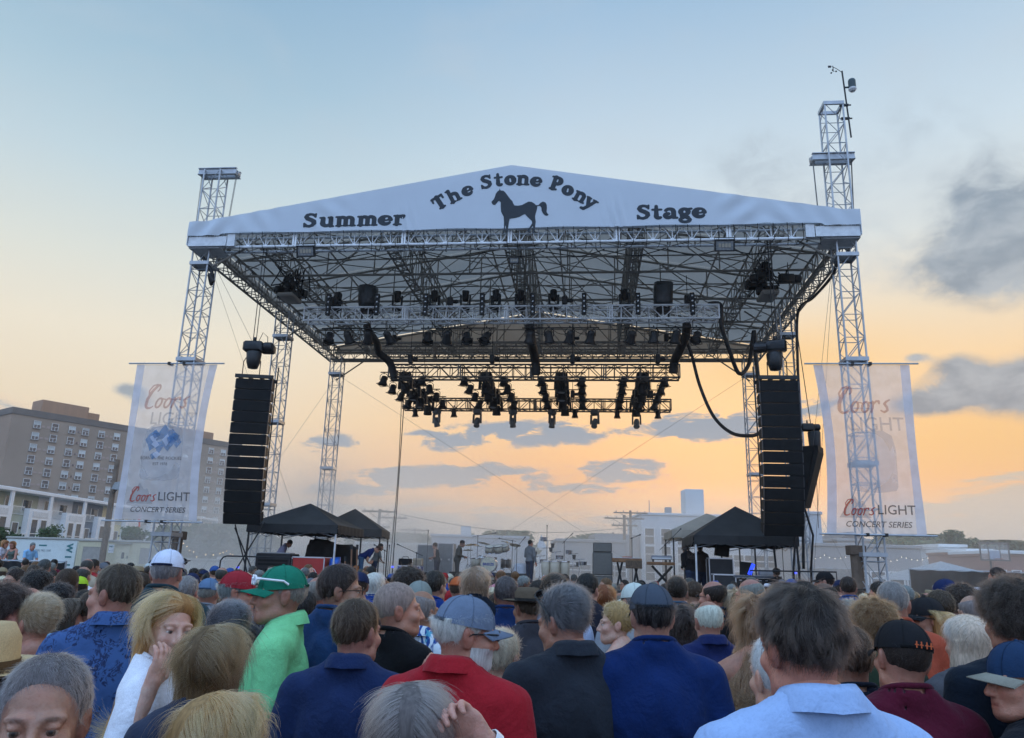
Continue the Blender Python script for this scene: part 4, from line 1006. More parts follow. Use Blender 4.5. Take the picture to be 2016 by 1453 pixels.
tent('black pop-up canopy on the right wing behind right speaker column', 5.85, 9.05, 2.0, 5.1, 2.84, 4.16, WZ, poles=[M_TENTP, M_BLK, M_BLK, M_BLK], seed=3)
tent('pale beige canopy standing just behind the right black canopy', 5.6, 8.6, 6.0, 9.0, 3.2, 4.2, WZ, m=M_TENTL, seed=4)

# ------------------------------------------------------------------ road cases, racks and consoles
M_CASER = mat('red_case', (.42, .035, .03), .45, var=.12, scale=2); M_CASEB = mat('black_case', (.022, .022, .025), .5, var=.2); M_CASEU = mat('blue_case', (.03, .07, .24), .5, var=.15)
M_EDGE = mat('alu_edge', (.6, .6, .62), .35, .6)
def road_case(label, x0, x1, y0, y1, z0, z1, m, cat='road case', edge=None):
    t = thing('road_case', label, cat, SM((x0+x1)/2, (y0+y1)/2, z0)); hx, hy, h = (x1-x0)/2, (y1-y0)/2, z1-z0; e = edge or M_EDGE
    MB().bevbox(-hx+.012, hx-.012, -hy+.012, hy-.012, .11, h-.012, .006).build('body', m, t)
    for sx in (-1, 1):
        for sy in (-1, 1): MB().bevbox(sx*(hx-.014)-.018, sx*(hx-.014)+.018, sy*(hy-.014)-.018, sy*(hy-.014)+.018, .10, h-.03, .006).build('corner_edge', e, t)
    for z in (.12, h-.01):
        for sy in (-1, 1): MB().box(-hx+.02, hx-.02, sy*(hy-.01)-.012, sy*(hy-.01)+.012, z-.02, z+.02).build('rim', e, t)
    for sx in (-1, 1):
        for sy in (-1, 1): MB().lathe([(.02, -.02), (.05, -.018), (.05, .018), (.02, .02)], 10, TR(sx*(hx-.1), sy*(hy-.1), .05, 0, math.pi/2)).build('caster', M_BLK, t)
    for q in (-.25, .25): MB().bevbox(q*hx*2-.05, q*hx*2+.05, -hy-.02, -hy+.0, h*.55-.04, h*.55+.04, .01).build('latch', e, t)
    return t
c = road_case('big red road case with white oval SIR lettering on left wing', -7.14, -6.02, 2.15, 2.95, WZ, 2.14, M_CASER)
M_PRINTW = mat('white_print', (.7, .7, .68), .6)
MB().lathe([(.0, 0), (.27, 0)], 20, TR(.03, -.405, .66, 0, math.pi/2) @ Matrix.Diagonal((1, .62, 1, 1)), cap=False).build('oval_badge', M_PRINTW, c)
MB().lathe([(.0, 0), (.25, 0)], 20, TR(.03, -.409, .66, 0, math.pi/2) @ Matrix.Diagonal((1, .58, 1, 1)), cap=False).build('oval_badge', M_CASER, c)
link('lettering', text_mesh('SIR', .27, M_PRINTW, 0, .006), c, TR(.03, -.414, .66))
r_ = road_case('black amplifier rack with small green lights on left wing', -8.38, -7.20, 2.2, 3.0, WZ, 2.22, M_CASEB, 'rack', M_CASEB)
M_LEDG = mat('green_led', (.02, .2, .05), .4, emit=((.05, .75, .22), 1.2)); M_LEDB = mat('blue_led', (.02, .02, .3), .4, emit=((.06, .08, 1.0), 3.0)); M_SCR = mat('blue_screen', (.02, .02, .2), .3, emit=((.03, .08, 1.0), 1.6))
for k, (x, z) in enumerate(((.0, .78), (-.12, .45), (.12, .45), (.05, .62))): MB().box(x-.10, x+.10, -.41, -.402, z-.03, z+.03).build('display', M_LEDG, r_)
for z in (.25, .35, .55, .7, .88, 1.0): MB().box(-.5, .5, -.408, -.40, z-.035, z+.03).build('rack_unit', M_CAB, r_)
MB().box(-.5, .5, -.30, .2, 1.22, 1.26).build('pale_top_panel', mat('grey_panel', (.4, .41, .42), .5), r_)
rail = thing('guard_rail', 'bent black tube guard rail on the left stage wing', 'railing', SM(-8.0, 1.6, WZ))
MB().tube([(-1.3, 0, 0), (-1.3, 0, .95), (-1.22, 0, 1.06), (-1.1, 0, 1.1), (1.0, 0, 1.1), (1.1, 0, 1.05), (1.12, 0, 0)], .025, 7).build('top_tube', M_BLK, rail); MB().bar((-1.28, 0, .55), (1.12, 0, .55), .02, 6).build('mid_rail', M_BLK, rail)
rail2 = thing('guard_rail', 'black tube guard rail on the right stage wing', 'railing', SM(8.4, 1.4, WZ))
MB().tube([(-1.0, 0, 0), (-1.0, 0, 1.08), (1.5, 0, 1.1), (1.5, 0, 0)], .025, 7).build('top_tube', M_BLK, rail2); MB().bar((-1.0, 0, .55), (1.5, 0, .55), .02, 6).build('mid_rail', M_BLK, rail2)
# lump of black-draped gear and open cases under the left canopy
def drape(name, label, x0, x1, y0, y1, z0, z1, m, seed, cat):
    rr = random.Random(seed); mb = MB(); n, k = 14, 6; cx, cy = (x0+x1)/2, (y0+y1)/2
    hts = [rr.uniform(.72, 1.0) for _ in range(n)]
    for j in range(k+1):
        f = j/k; s = 1-.16*f*f
        for i in range(n):
            a = 2*math.pi*i/n; q = 2.6
            ex = math.copysign(abs(math.cos(a))**(2/q), math.cos(a)); ey = math.copysign(abs(math.sin(a))**(2/q), math.sin(a))
            mb.v.append((ex*(x1-x0)/2*s*(1+rr.uniform(-.05, .05)), ey*(y1-y0)/2*s*(1+rr.uniform(-.05, .05)), (z1-z0)*f*hts[i]))
    for j in range(k):
        for i in range(n): mb.f.append((j*n+i, j*n+(i+1) % n, (j+1)*n+(i+1) % n, (j+1)*n+i)); mb.mi.append(0)
    mb.v.append((0, 0, (z1-z0)*.97)); o = len(mb.v)-1
    for i in range(n): mb.f.append((k*n+i, k*n+(i+1) % n, o)); mb.mi.append(0)
    return tag(mb.build(name, m, None, SM(cx, cy, z0), True), label, cat)
drape('covered_equipment', 'heap of black bagged gear on top of cases under left canopy', -7.2, -6.15, 3.2, 4.0, 2.0, 2.78, M_SKIRT, 3, 'equipment')
drape('covered_equipment', 'black draped cabinet at the back of the left canopy', -6.9, -5.75, 4.4, 5.4, WZ, 2.68, M_SKIRT, 5, 'equipment')
drape('blue_tarp_bundle', 'bright blue tarp bundle beside the red road case', -5.98, -5.62, 2.3, 2.8, WZ+.5, 2.18, mat('blue_tarp', (.02, .13, .55), .4, var=.3, bump=.6, bscale=14), 8, 'tarp')
road_case('low blue road case under the blue tarp on left wing', -6.0, -5.6, 2.2, 2.9, WZ, 1.5, M_CASEU)
road_case('blue road case with amplifier on top near the left microphones', -4.2, -3.35, 4.6, 5.2, DZ, 1.95, M_CASEU)
am = thing('guitar_amplifier', 'small black guitar amplifier head on the blue case', 'amplifier', SM(-3.95, 4.8, 1.955)); MB().bevbox(-.22, .22, -.14, .14, 0, .24, .02).build('cabinet', M_CAB, am); MB().tube([(-.12, 0, .24), (-.1, 0, .3), (.1, 0, .3), (.12, 0, .24)], .012, 5).build('handle', M_BLK, am); MB().box(-.19, .19, -.146, -.141, .02, .13).build('grille', M_GRL, am)
am2 = thing('guitar_amplifier', 'tan guitar amplifier beside the black one on blue case', 'amplifier', SM(-3.5, 4.85, 1.955)); MB().bevbox(-.17, .17, -.13, .13, 0, .26, .02).build('cabinet', mat('tan_tolex', (.45, .36, .26), .6), am2); MB().box(-.14, .14, -.136, -.131, .03, .2).build('grille', mat('tweed', (.3, .24, .17), .8), am2)
# guitars in a rack
M_WOOD = mat('guitar_wood', (.22, .09, .035), .3, var=.3, scale=5)
for k, (x, mm) in enumerate(((-5.75, M_WOOD), (-5.55, M_BLK), (-5.35, mat('sunburst', (.35, .12, .03), .25)))):
    gt = thing('guitar', f'guitar standing in a rack left of bending man, {ORD[k]} from the left', 'guitar', SM(x, 3.6, deck_at(x), .6, -.15), 'guitars in the rack')
    MB().tube([(0, 0, .12), (0, 0, .2), (0, 0, .3), (0, 0, .38), (0, 0, .46), (0, 0, .52)], [.10, .19, .15, .11, .13, .05], 10).build('body', mm, gt, Matrix.Diagonal((1, .3, 1, 1)))
    MB().box(-.025, .025, -.05, -.02, .4, 1.05).build('neck', M_WOOD, gt); MB().box(-.04, .04, -.05, -.02, 1.05, 1.22).build('headstock', M_BLK, gt)
# ------------------------------------------------------------------ microphones
def mic_stand(label, px, py_top, y, boom=None, tilt=0.0, r=.011):
    p = onS(px, py_top, y); x = p.x; h = p.z-deck_at(x)
    t = thing('microphone_stand', label, 'microphone stand', SM(x, y, deck_at(x)), 'microphone stands on the stage')
    for k in range(3):
        a = k*2.1+.4; MB().bar((0, 0, .18), (.3*math.cos(a), .3*math.sin(a), .012), .009, 5).build('leg', M_BLK, t)
    hb = h if not boom else h-boom[1]
    MB().bar((0, 0, .05), (0, 0, hb), r, 6).build('stand_pole', M_BLK, t)
    if boom:
        A = Vector((-boom[0]*.4, 0, hb-boom[1]*.4)); B = Vector((boom[0], 0, hb+boom[1])); MB().bar(A, B, .009, 5).build('boom_arm', M_BLK, t); MB().lathe([(.02, -.03), (.03, 0), (.02, .03)], 8, TR(0, 0, hb, 0, math.pi/2)).build('clutch', M_BLK, t)
    else: B = Vector((0, 0, h)); A = B-Vector((tilt, 0, 1))
    d = (B-A).normalized()
    MB().bar(B, B+d*.13, .013, 6, .018).lathe([(0.02, 0), (.028, .02), (.024, .045), (0, .06)], 8, Matrix.Translation(B+d*.13) @ d.to_track_quat('Z', 'Y').to_matrix().to_4x4()).build('microphone', mat('mic_grey', (.09, .09, .095), .4, .5), t)
    return t
for k, a in enumerate(((758, 1077, 4.2, (-.25, .12)), (776, 1079, 4.4, None), (766, 1083, 4.0, None), (821, 1076, 4.0, (-.55, .22)), (843, 1052, 9.5, None), (941, 1050, 7.6, (.55, .10)), (1009, 1062, 6.6, (-.35, .05)), (1018, 1064, 6.4, (.2, .25)), (1077, 1043, 7.8, None), (1111, 1056, 7.4, (.2, .2)), (1244, 1056, 4.6, (.14, .06)), (1308, 1047, 4.6, (.45, .45)), (1540, 1082, 3.6, None))):
    mic_stand(f'black microphone stand on the stage, {ORD[k]} from the left' if k != 12 else 'black microphone stand beyond the right canopy tent', *a)
# ------------------------------------------------------------------ drum riser and kit
rs = thing('drum_riser', 'low black drum riser at the middle of the stage', 'riser', SM(-1.15, 7.4, DZ))
MB().bevbox(-1.42, 1.42, -1.35, 1.35, .30, .38, .01).build('platform', M_DECK, rs); MB().bevbox(-1.4, 1.4, -1.33, 1.33, .0, .298, .01).build('skirt', M_SKIRT, rs)
M_CHR = mat('chrome', (.75, .76, .78), .18, 1.0, var=.05); M_SHELL = mat('drum_shell_dark', (.05, .045, .04), .3, var=.1); M_HEAD = mat('drum_head', (.68, .66, .58), .6, var=.08); M_SHELLT = mat('drum_shell_tan', (.52, .46, .36), .35, var=.1)
M_BRASS = mat('cymbal_brass', (.80, .70, .45), .25, .9, var=.06)
kz = DZ+.38
kit = thing('drum_kit', 'drum kit with blue lettered bass drum on the riser', 'drum kit', SM(-1.2, 7.2, kz))
def drum(parent, r, h, M, shell, nm):
    b = MB().lathe([(r, -h/2), (r, h/2)], 20).build(nm, shell, parent, M, True)
    MB().lathe([(0, h/2+.004), (r*.97, h/2+.004)], 20, cap=False).build('drum_head', M_HEAD, b)
    for z in (-h/2, h/2): MB().lathe([(r+.002, z-.018), (r+.014, z-.018), (r+.014, z+.018), (r+.002, z+.018), (r+.002, z-.018)], 20, cap=False).build('hoop', M_CHR, b)
    for k in range(8):
        a = k*math.pi/4; MB().bar(((r+.012)*math.cos(a), (r+.012)*math.sin(a), -h/2), ((r+.012)*math.cos(a), (r+.012)*math.sin(a), h/2), .006, 4).build('lug', M_CHR, b)
    return b
bd = drum(kit, .29, .42, TR(.0, -.25, .30, 0, math.pi/2), M_SHELL, 'bass_drum')
MB().lathe([(0, .216), (.28, .216)], 24, cap=False).build('front_head', mat('drum_front', (.62, .58, .45), .5, var=.25, scale=14), bd)
link('lettering', text_mesh('BREEZE', .13, mat('blue_letter', (.02, .06, .30), .5), 0, .004), bd, Matrix.Rotation(-math.pi/2, 4, 'X') @ TR(0, -.222, .0))
drum(kit, .16, .22, TR(-.0, -.22, .86, 0, .35), M_SHELLT, 'tom'); drum(kit, .17, .24, TR(.34, -.2, .88, -.4, .35), M_SHELLT, 'tom'); drum(kit, .19, .34, TR(.62, .0, .34), M_SHELL, 'floor_tom'); drum(kit, .19, .34, TR(-.55, .05, .34), M_SHELLT, 'floor_tom'); drum(kit, .17, .14, TR(-.35, .25, .55), M_CHR, 'snare'); drum(kit, .14, .18, TR(.6, -.18, .92, -.6, .5), M_SHELLT, 'tom')
for (x, y, z, tl, r) in ((-.75, -.1, 1.02, .15, .24), (-.48, .0, .98, -.12, .22), (-.9, .2, .82, .1, .2), (.62, .1, 1.15, .2, .24), (-.3, .35, 1.1, -.2, .25), (.95, .1, 1.05, .25, .22)):
    s = MB().bar((x, y, 0), (x, y, z), .011, 6).build('cymbal_stand', M_CHR, kit)
    for k in range(3):
        a = k*2.1; MB().bar((x, y, .3), (x+.25*math.cos(a), y+.25*math.sin(a), .01), .009, 4).build('stand_leg', M_CHR, s)
    MB().lathe([(r, -.006), (r*.5, .006), (r*.22, .012), (r*.15, .035), (0, .04), (0, .035), (r*.2, .004), (r, -.01)], 24, TR(x, y, z, x*3, tl), cap=False).build('cymbal', M_BRASS, s)
th = thing('drum_stool', 'round drum stool behind the drum kit', 'stool', SM(-1.2, 8.0, kz)); MB().lathe([(.0, .5), (.17, .5), (.18, .54), (.16, .58), (0, .58)], 14).build('seat', M_CAB, th); MB().bar((0, 0, .1), (0, 0, .5), .02, 6).build('stem', M_CHR, th)
for k in range(3): MB().bar((0, 0, .25), (.22*math.cos(k*2.1), .22*math.sin(k*2.1), .01), .012, 5).build('leg', M_CHR, th)
drape('white_towel', 'pale grey cloth heap on the right of the drum riser', -.25, .30, 6.5, 7.0, kz, kz+.38, mat('pale_cloth', (.55, .58, .64), .9, bump=.5, bscale=10), 11, 'cloth')
# ------------------------------------------------------------------ percussion, amplifier stack, keyboards
for k, (x, y, r) in enumerate(((1.05, 5.4, .16), (1.38, 5.3, .17), (1.72, 5.45, .18))):
    cg = thing('conga_drum', f'tan conga drum in the percussion set, {ORD[k]} from the left', 'conga', SM(x, y, DZ), 'conga drums')
    MB().lathe([(r*.7, .18), (r*.95, .45), (r*1.05, .62), (r, .86)], 18).build('shell', M_SHELLT, cg, smooth=True); MB().lathe([(0, .865), (r*.97, .865)], 18, cap=False).build('drum_head', M_HEAD, cg); MB().lathe([(r, .82), (r+.015, .82), (r+.015, .86), (r, .86)], 18, cap=False).build('hoop', M_CHR, cg)
    for q in range(3): MB().bar((r*.7*math.cos(q*2.1), r*.7*math.sin(q*2.1), .4), (r*1.5*math.cos(q*2.1), r*1.5*math.sin(q*2.1), 0), .014, 5).build('leg', M_CHR, cg)
for k, (px, y, tops) in enumerate(((1063, 6.5, (1.05, .8)), (1078, 6.2, (1.6, 1.35)), (1094, 6.0, (1.2, .95)), (1128, 6.2, (1.15, .7)), (1140, 5.8, (.95, .75)))):
    p = onS(px, 1100, y); s = thing('percussion_stand', f'chrome stand with small percussion, {ORD[k]} from the left', 'percussion', SM(p.x, y, DZ), 'percussion stands')
    MB().bar((0, 0, .03), (0, 0, tops[0]), .014, 6).build('stand_pole', M_CHR, s)
    for q in range(3): MB().bar((0, 0, .3), (.28*math.cos(q*2.1+k), .28*math.sin(q*2.1+k), .01), .010, 5).build('leg', M_CHR, s)
    for q, z in enumerate(tops):
        MB().bar((-.18, 0, z-.04), (.2, 0, z), .01, 5).build('cross_arm', M_CHR, s)
        if (k+q) % 2: MB().lathe([(.13, 0), (.14, .13)], 14, TR(.15*(1 if q else -1), 0, z-.02), cap=False).lathe([(0, .131), (.13, .131)], 14, TR(.15*(1 if q else -1), 0, z-.02), cap=False).build('timbale', M_CHR, s)
        else: MB().prism([(-.05, -.06), (.05, -.06), (.07, .1), (-.07, .1)], -.04, .04, TR(.18*(1 if q else -1), 0, z+.04)).build('cowbell', M_SHELL, s)
st = thing('amplifier_stack', 'tall grey speaker cabinet stack behind the keyboards', 'amplifier', SM(3.08, 6.0, DZ))
M_AMPG = mat('grey_grille_cloth', (.17, .165, .15), .8, var=.15, scale=30, bump=.2, bscale=200); M_AMPC = mat('amp_tolex', (.10, .098, .09), .6)
for (z0, z1, w) in ((.0, .38, .36), (.40, 1.20, .36), (1.21, 1.55, .34)):
    c = MB().bevbox(-w, w, -.2, .2, z0, z1, .02).build('cabinet', M_AMPC, st); MB().bevbox(-w+.03, w-.03, -.215, -.202, z0+.03, z1-.03, .004).build('grille', M_AMPG, c)
    MB().box(w+.002, w+.012, -.06, .06, (z0+z1)/2-.015, (z0+z1)/2+.015).build('handle', M_BLK, c)
M_ORG = mat('organ_wood', (.26, .13, .06), .35, var=.3, scale=8)
kb = thing('keyboard_rig', 'brown stage organ on folding legs at right of stage', 'keyboard', SM(4.05, 4.8, DZ))
MB().bevbox(-.66, .36, -.28, .28, .86, 1.0, .02).build('organ_body', M_ORG, kb); MB().bevbox(-.2, .36, -.30, -.281, .66, .93, .01).build('front_panel', mat('perforated_panel', (.12, .08, .05), .6, var=.6, scale=26), kb); MB().bevbox(-.3, .05, -.1, .2, 1.0, 1.06, .01).build('control_box', mat('red_brown', (.4, .12, .06), .4), kb)
for x in (-.5, -.3, .05, .28): MB().box(-.035, .035, -.02, .02, 0, .9, TR(x, 0, 0, 0, 0, .22 if x in (-.5, .05) else -.2)).build('leg', M_BLK, kb)
kw = MB(); kw.box(-.6, .3, -.285, -.14, 1.001, 1.02); kw.build('white_keys', M_WHT, kb)
k2 = thing('keyboard_rig', 'silver synthesizer on a black crossed stand at right of stage', 'keyboard', SM(5.1, 4.7, DZ))
MB().bevbox(-.52, .42, -.25, .25, .80, .90, .015).build('lower_keyboard', M_ORG, k2); MB().bevbox(-.36, .34, -.12, .22, .98, 1.12, .02).build('upper_keyboard', mat('grey_synth', (.32, .33, .35), .4, .2), k2); MB().box(-.34, .32, -.13, -.121, 1.0, 1.05).build('white_keys', M_WHT, k2)
for s in (-1, 1):
    for y in (-.16, .16): MB().box(-.03, .03, -.02, .02, -.5, .5, TR(0, y, .40, 0, 0, s*.75)).build('crossed_leg', M_BLK, k2)
for x in (-.3, .28): MB().box(x-.02, x+.02, -.05, .15, .90, .98).build('riser_bracket', M_BLK, k2)
# left hazy cabinets and low wall of cases upstage
for k, (px0, px1, pt, y) in enumerate(((822, 858, 1072, 10.5), (862, 893, 1069, 10.8))):
    a = onS(px0, pt, y); b = onS(px1, pt, y); road_case(('left' if k == 0 else 'right')+' one of two tall grey cases standing upstage left', a.x, b.x, y, y+.8, DZ, a.z, mat('grey_case', (.20, .22, .24), .6, var=.2))
# right wing: consoles, racks, blue screen
road_case('white edged equipment case stack under the right canopy', 6.45, 7.15, 2.3, 2.9, WZ, 1.95, M_CASEB)
rk = road_case('black keyboard case with equipment under the right canopy', 6.42, 7.2, 2.9, 3.5, WZ, 2.45, M_CASEB)
cs = thing('mixing_console', 'monitor mixing console with bright blue screen under right canopy', 'mixing console', SM(7.75, 2.7, WZ))
MB().bevbox(-.62, .72, -.3, .35, .0, .85, .02).build('base_cabinet', M_CASEB, cs); MB().prism([(-.68, .86), (.78, .86), (.78, .93), (-.68, .93)], -.42, .40).build('desk_surface', mat('console_grey', (.09, .10, .115), .4), cs)
MB().box(-.35, .05, -.02, .02, -.22, .22, TR(0, .3, 1.12, 0, -.35) @ TR(0, 0, 0, 0, 0, .12)).build('screen_case', M_BLK, cs)
MB().box(-.05, .07, -.032, -.022, -.2, .2, TR(0, .3, 1.12, 0, -.35, .45)).build('blue_screen', M_SCR, cs)
for k in range(12): MB().box(-.55+k*.1, -.52+k*.1, -.38, -.1, .931, .945).build('fader_strip', M_EDGE, cs)
MB().bevbox(.2, .75, -.1, .3, .95, 1.08, .02).build('script_shelf', mat('console_light', (.35, .37, .4), .5), cs)
for k, (x, z) in enumerate(((-.3, .3), (.3, .3), (-.3, .6), (.3, .6))): MB().box(x-.22, x+.22, -.312, -.302, z-.08, z+.08).build('drawer', M_CAB, cs)
for k in range(6): MB().box(-.5+k*.2, -.42+k*.2, -.318, -.303, .78, .80).build('edge_trim', M_EDGE, cs)
ms = thing('stage_monitor', 'black speaker on a pole under the right canopy roof', 'loudspeaker', SM(6.95, 3.6, WZ)); MB().prism([(-.22, -.2), (.2, -.25), (.25, .15), (-.15, .25)], -.2, .2, TR(0, 0, 1.75)).build('cabinet', M_CAB, ms); MB().bar((0, 0, 0), (0, 0, 1.6), .03, 8).build('stand_pole', M_BLK, ms)
for k, (x, y) in enumerate(((8.3, 2.2), (8.75, 1.9), (9.1, 2.6), (9.35, 2.2))):
    tag(MB().tube([(x, y, WZ), (x+.05, y, 2.2), (x+.18*(k % 2), y, 3.2), (x-.1, y+.2, 4.6)], .035, 6).build('cable_tail', M_CABLE, None, SM(0, 0, 0)), f'thick black cable tail hanging under the right speaker column, {ORD[k]} from the left', 'cable', 'cable tails under the right speaker column')
for k, (x0, z0, x1, z1) in enumerate(((-9.0, 1.1, -7.9, 3.2), (-8.2, 1.3, -8.9, 3.1), (-8.9, 3.0, -8.0, 1.4))):
    tag(MB().bar((x0, 1.5, z0), (x1, 1.5, z1), .022, 6).build('leaning_pole', M_BLK, None, SM(0, 0, 0)), f'thin dark pole crossing below the left speaker column, {ORD[k]} from the left', 'pole', 'poles below the left speaker column')
for k, (px, py, y) in enumerate(((468, 1117, 1.55), (773, 1116, 4.2), (1566, 1128, 2.4))):
    p = onS(px, py, y); o = MB().lathe([(.0, -.03), (.04, -.02), (.05, 0), (.04, .02), (0, .03)], 10).build('indicator_light', M_LEDB, None, SM(p.x, y, p.z)); tag(o, ('small blue light at left stage edge', 'small blue light between the left microphone stands', 'small blue light at right stage edge')[k], 'light')
# ------------------------------------------------------------------ background: brick apartment block
M_BRK = None
def brick_mat():
    m = bpy.data.materials.new('brown_brick'); m.use_nodes = True; t = m.node_tree; n = NT(t); b = t.nodes['Principled BSDF']
    tc = n.node('ShaderNodeTexCoord').outputs['Object']
    br = n.node('ShaderNodeTexBrick'); t.links.new(tc, br.inputs['Vector']); br.inputs['Scale'].default_value = 3.2
    br.inputs['Color1'].default_value = (.40, .225, .13, 1); br.inputs['Color2'].default_value = (.34, .195, .115, 1); br.inputs['Mortar'].default_value = (.34, .26, .20, 1); br.inputs['Mortar Size'].default_value = .012
    k = n.smooth(n.noise(tc, .05, 4, .6), .3, .7, .86, 1.12); c = n.mix(1.0, br.outputs[0], n.comb(k, k, k), 'MULTIPLY')
    t.links.new(c, b.inputs['Base Color']); b.inputs['Roughness'].default_value = .9
    MATS['brown_brick'] = m; return m
M_BRK = brick_mat()
M_GLASS = mat('dark_glass', (.035, .042, .05), .08, 0, var=.3, scale=.6, spec=.9); M_GLASSL = mat('pale_blind', (.55, .58, .58), .6, var=.12, scale=.5, objvar=.2); M_WFR = mat('window_white', (.72, .73, .72), .5, var=.04)
M_AC = mat('ac_grille', (.40, .30, .26), .7, var=.1); M_STONE = mat('stone_band', (.15, .125, .11), .85, var=.15, scale=.3)
AZ = math.radians(36.5); A0 = onY(27, 801, 185)
BF = Matrix.Translation((A0.x, A0.y, 0)) @ Matrix.Rotation(math.pi/2-AZ, 4, 'Z')      # local x runs along the facade away to the right, -y faces us
HB = A0.z
_o = BF.inverted() @ CAMM.translation; _d = BF.inverted().to_3x3() @ ray(472, 900); BL = (_o+_d*(-_o.y/_d.y)).x
def blk(label, M, L, D, H, nm='apartment_block'):
    t = thing(nm, label, 'building', M)
    MB().box(0, L, 0, D, 0, H).build('wall', M_BRK, t)
    return t
apt = blk('big brown brick apartment block with white windows at far left', BF, BL, 22, HB-1.6)
MB().box(-.25, BL+.2, -.25, 22.2, HB-1.6, HB).build('parapet', M_STONE, apt)
for (x0, x1, y0, y1, h) in ((9, 21, 7, 13, 4.4), (21.1, 24.5, 8, 12, 3.2), (-1+46, 60, 8, 16, 3.5), (BL-22, BL-8, 6, 14, 3.0)): MB().bevbox(x0, x1, y0, y1, HB-.5, HB+h, .1).build('roof_house', M_BRK, apt)
def wmesh():
    fr = MB(); 
    fr.box(-.95, .95, -.16, -.04, 1.02, 1.12); fr.box(-.95, .95, -.16, -.04, -1.12, -1.02); fr.box(-.95, -.85, -.16, -.04, -1.019, 1.019); fr.box(.85, .95, -.16, -.04, -1.019, 1.019); fr.box(-.05, .05, -.15, -.05, -1.019, 0); fr.box(-.849, .849, -.15, -.05, -.04, .04)
    return fr.mesh('frame', M_WFR)
WF = wmesh()
WP = MB().box(-.85, .85, -.06, -.03, -1.02, 0.0).mesh('pane', M_GLASS); WB = MB().box(-.85, .85, -.075, -.03, -.1, 1.02).mesh('blind', M_GLASSL); WB2 = MB().box(-.85, .85, -.075, -.03, .45, 1.02).mesh('blind', M_GLASSL)
WU = MB().box(-.85, .85, -.06, -.03, 0.0, 1.02).mesh('pane', M_GLASS); SILL = MB().box(-1.05, 1.05, -.26, -.02, -1.26, -1.13).mesh('sill', M_STONE); ACM = MB().bevbox(-.55, .55, -.07, .02, -.32, .32, .03).mesh('ac_grille', M_AC)
def windows(bld, cols, rows, y, rr, s=(1.0, 1.0)):
    for ci, cx in enumerate(cols):
        for z in rows:
            w = link('window', WF, bld, TR(cx, y, z) @ Matrix.Diagonal((s[0], 1.6, s[1], 1)))
            link('pane', WP, w); link('sill', SILL, w)
            if rr.random() < .75: link('blind', WB if rr.random() < .7 else WB2, w)
            link('pane', WU, w)
            if ci % 2 == 0: link('ac_grille', ACM, bld, TR(cx+step*.36, y, z-.3) @ Matrix.Diagonal((s[0]*.9, 1, s[1], 1)))
            else: link('ac_grille', ACM, bld, TR(cx-step*.36, y, z-.3) @ Matrix.Diagonal((s[0]*.9, 1, s[1], 1)))
# facade columns: x along the facade where each measured column of windows falls
def facade_x(px, py):
    o = BF.inverted() @ CAMM.translation; d = BF.inverted().to_3x3() @ ray(px, py); k = -o.y/d.y; q = o+d*k; return q.x, q.z
cols = [facade_x(px, py)[0] for px, py in ((72.8, 836), (108, 841), (141.5, 847), (167.8, 851), (199.4, 855), (229.5, 860), (259.6, 864))]
step = (cols[-1]-cols[0])/6
zt = facade_x(72.8, 836)[1]; zb6 = facade_x(53, 950)[1]; fl = (zt-zb6)/5
rows = [zt-fl*k for k in range(12) if zt-fl*k > 4]
extra = [cols[-1]+step*(k+1) for k in range(int((BL-4-cols[-1])/step))]
windows(apt, cols+extra, rows, 0, random.Random(4), (.40*step/1.9, .64*fl/2.24))
for z in rows[:3]: link('window', WF, apt, TR(0, 8, z, math.pi/2)); 
print('FACADE', [round(c, 1) for c in cols], round(step, 2), [round(r, 1) for r in rows])
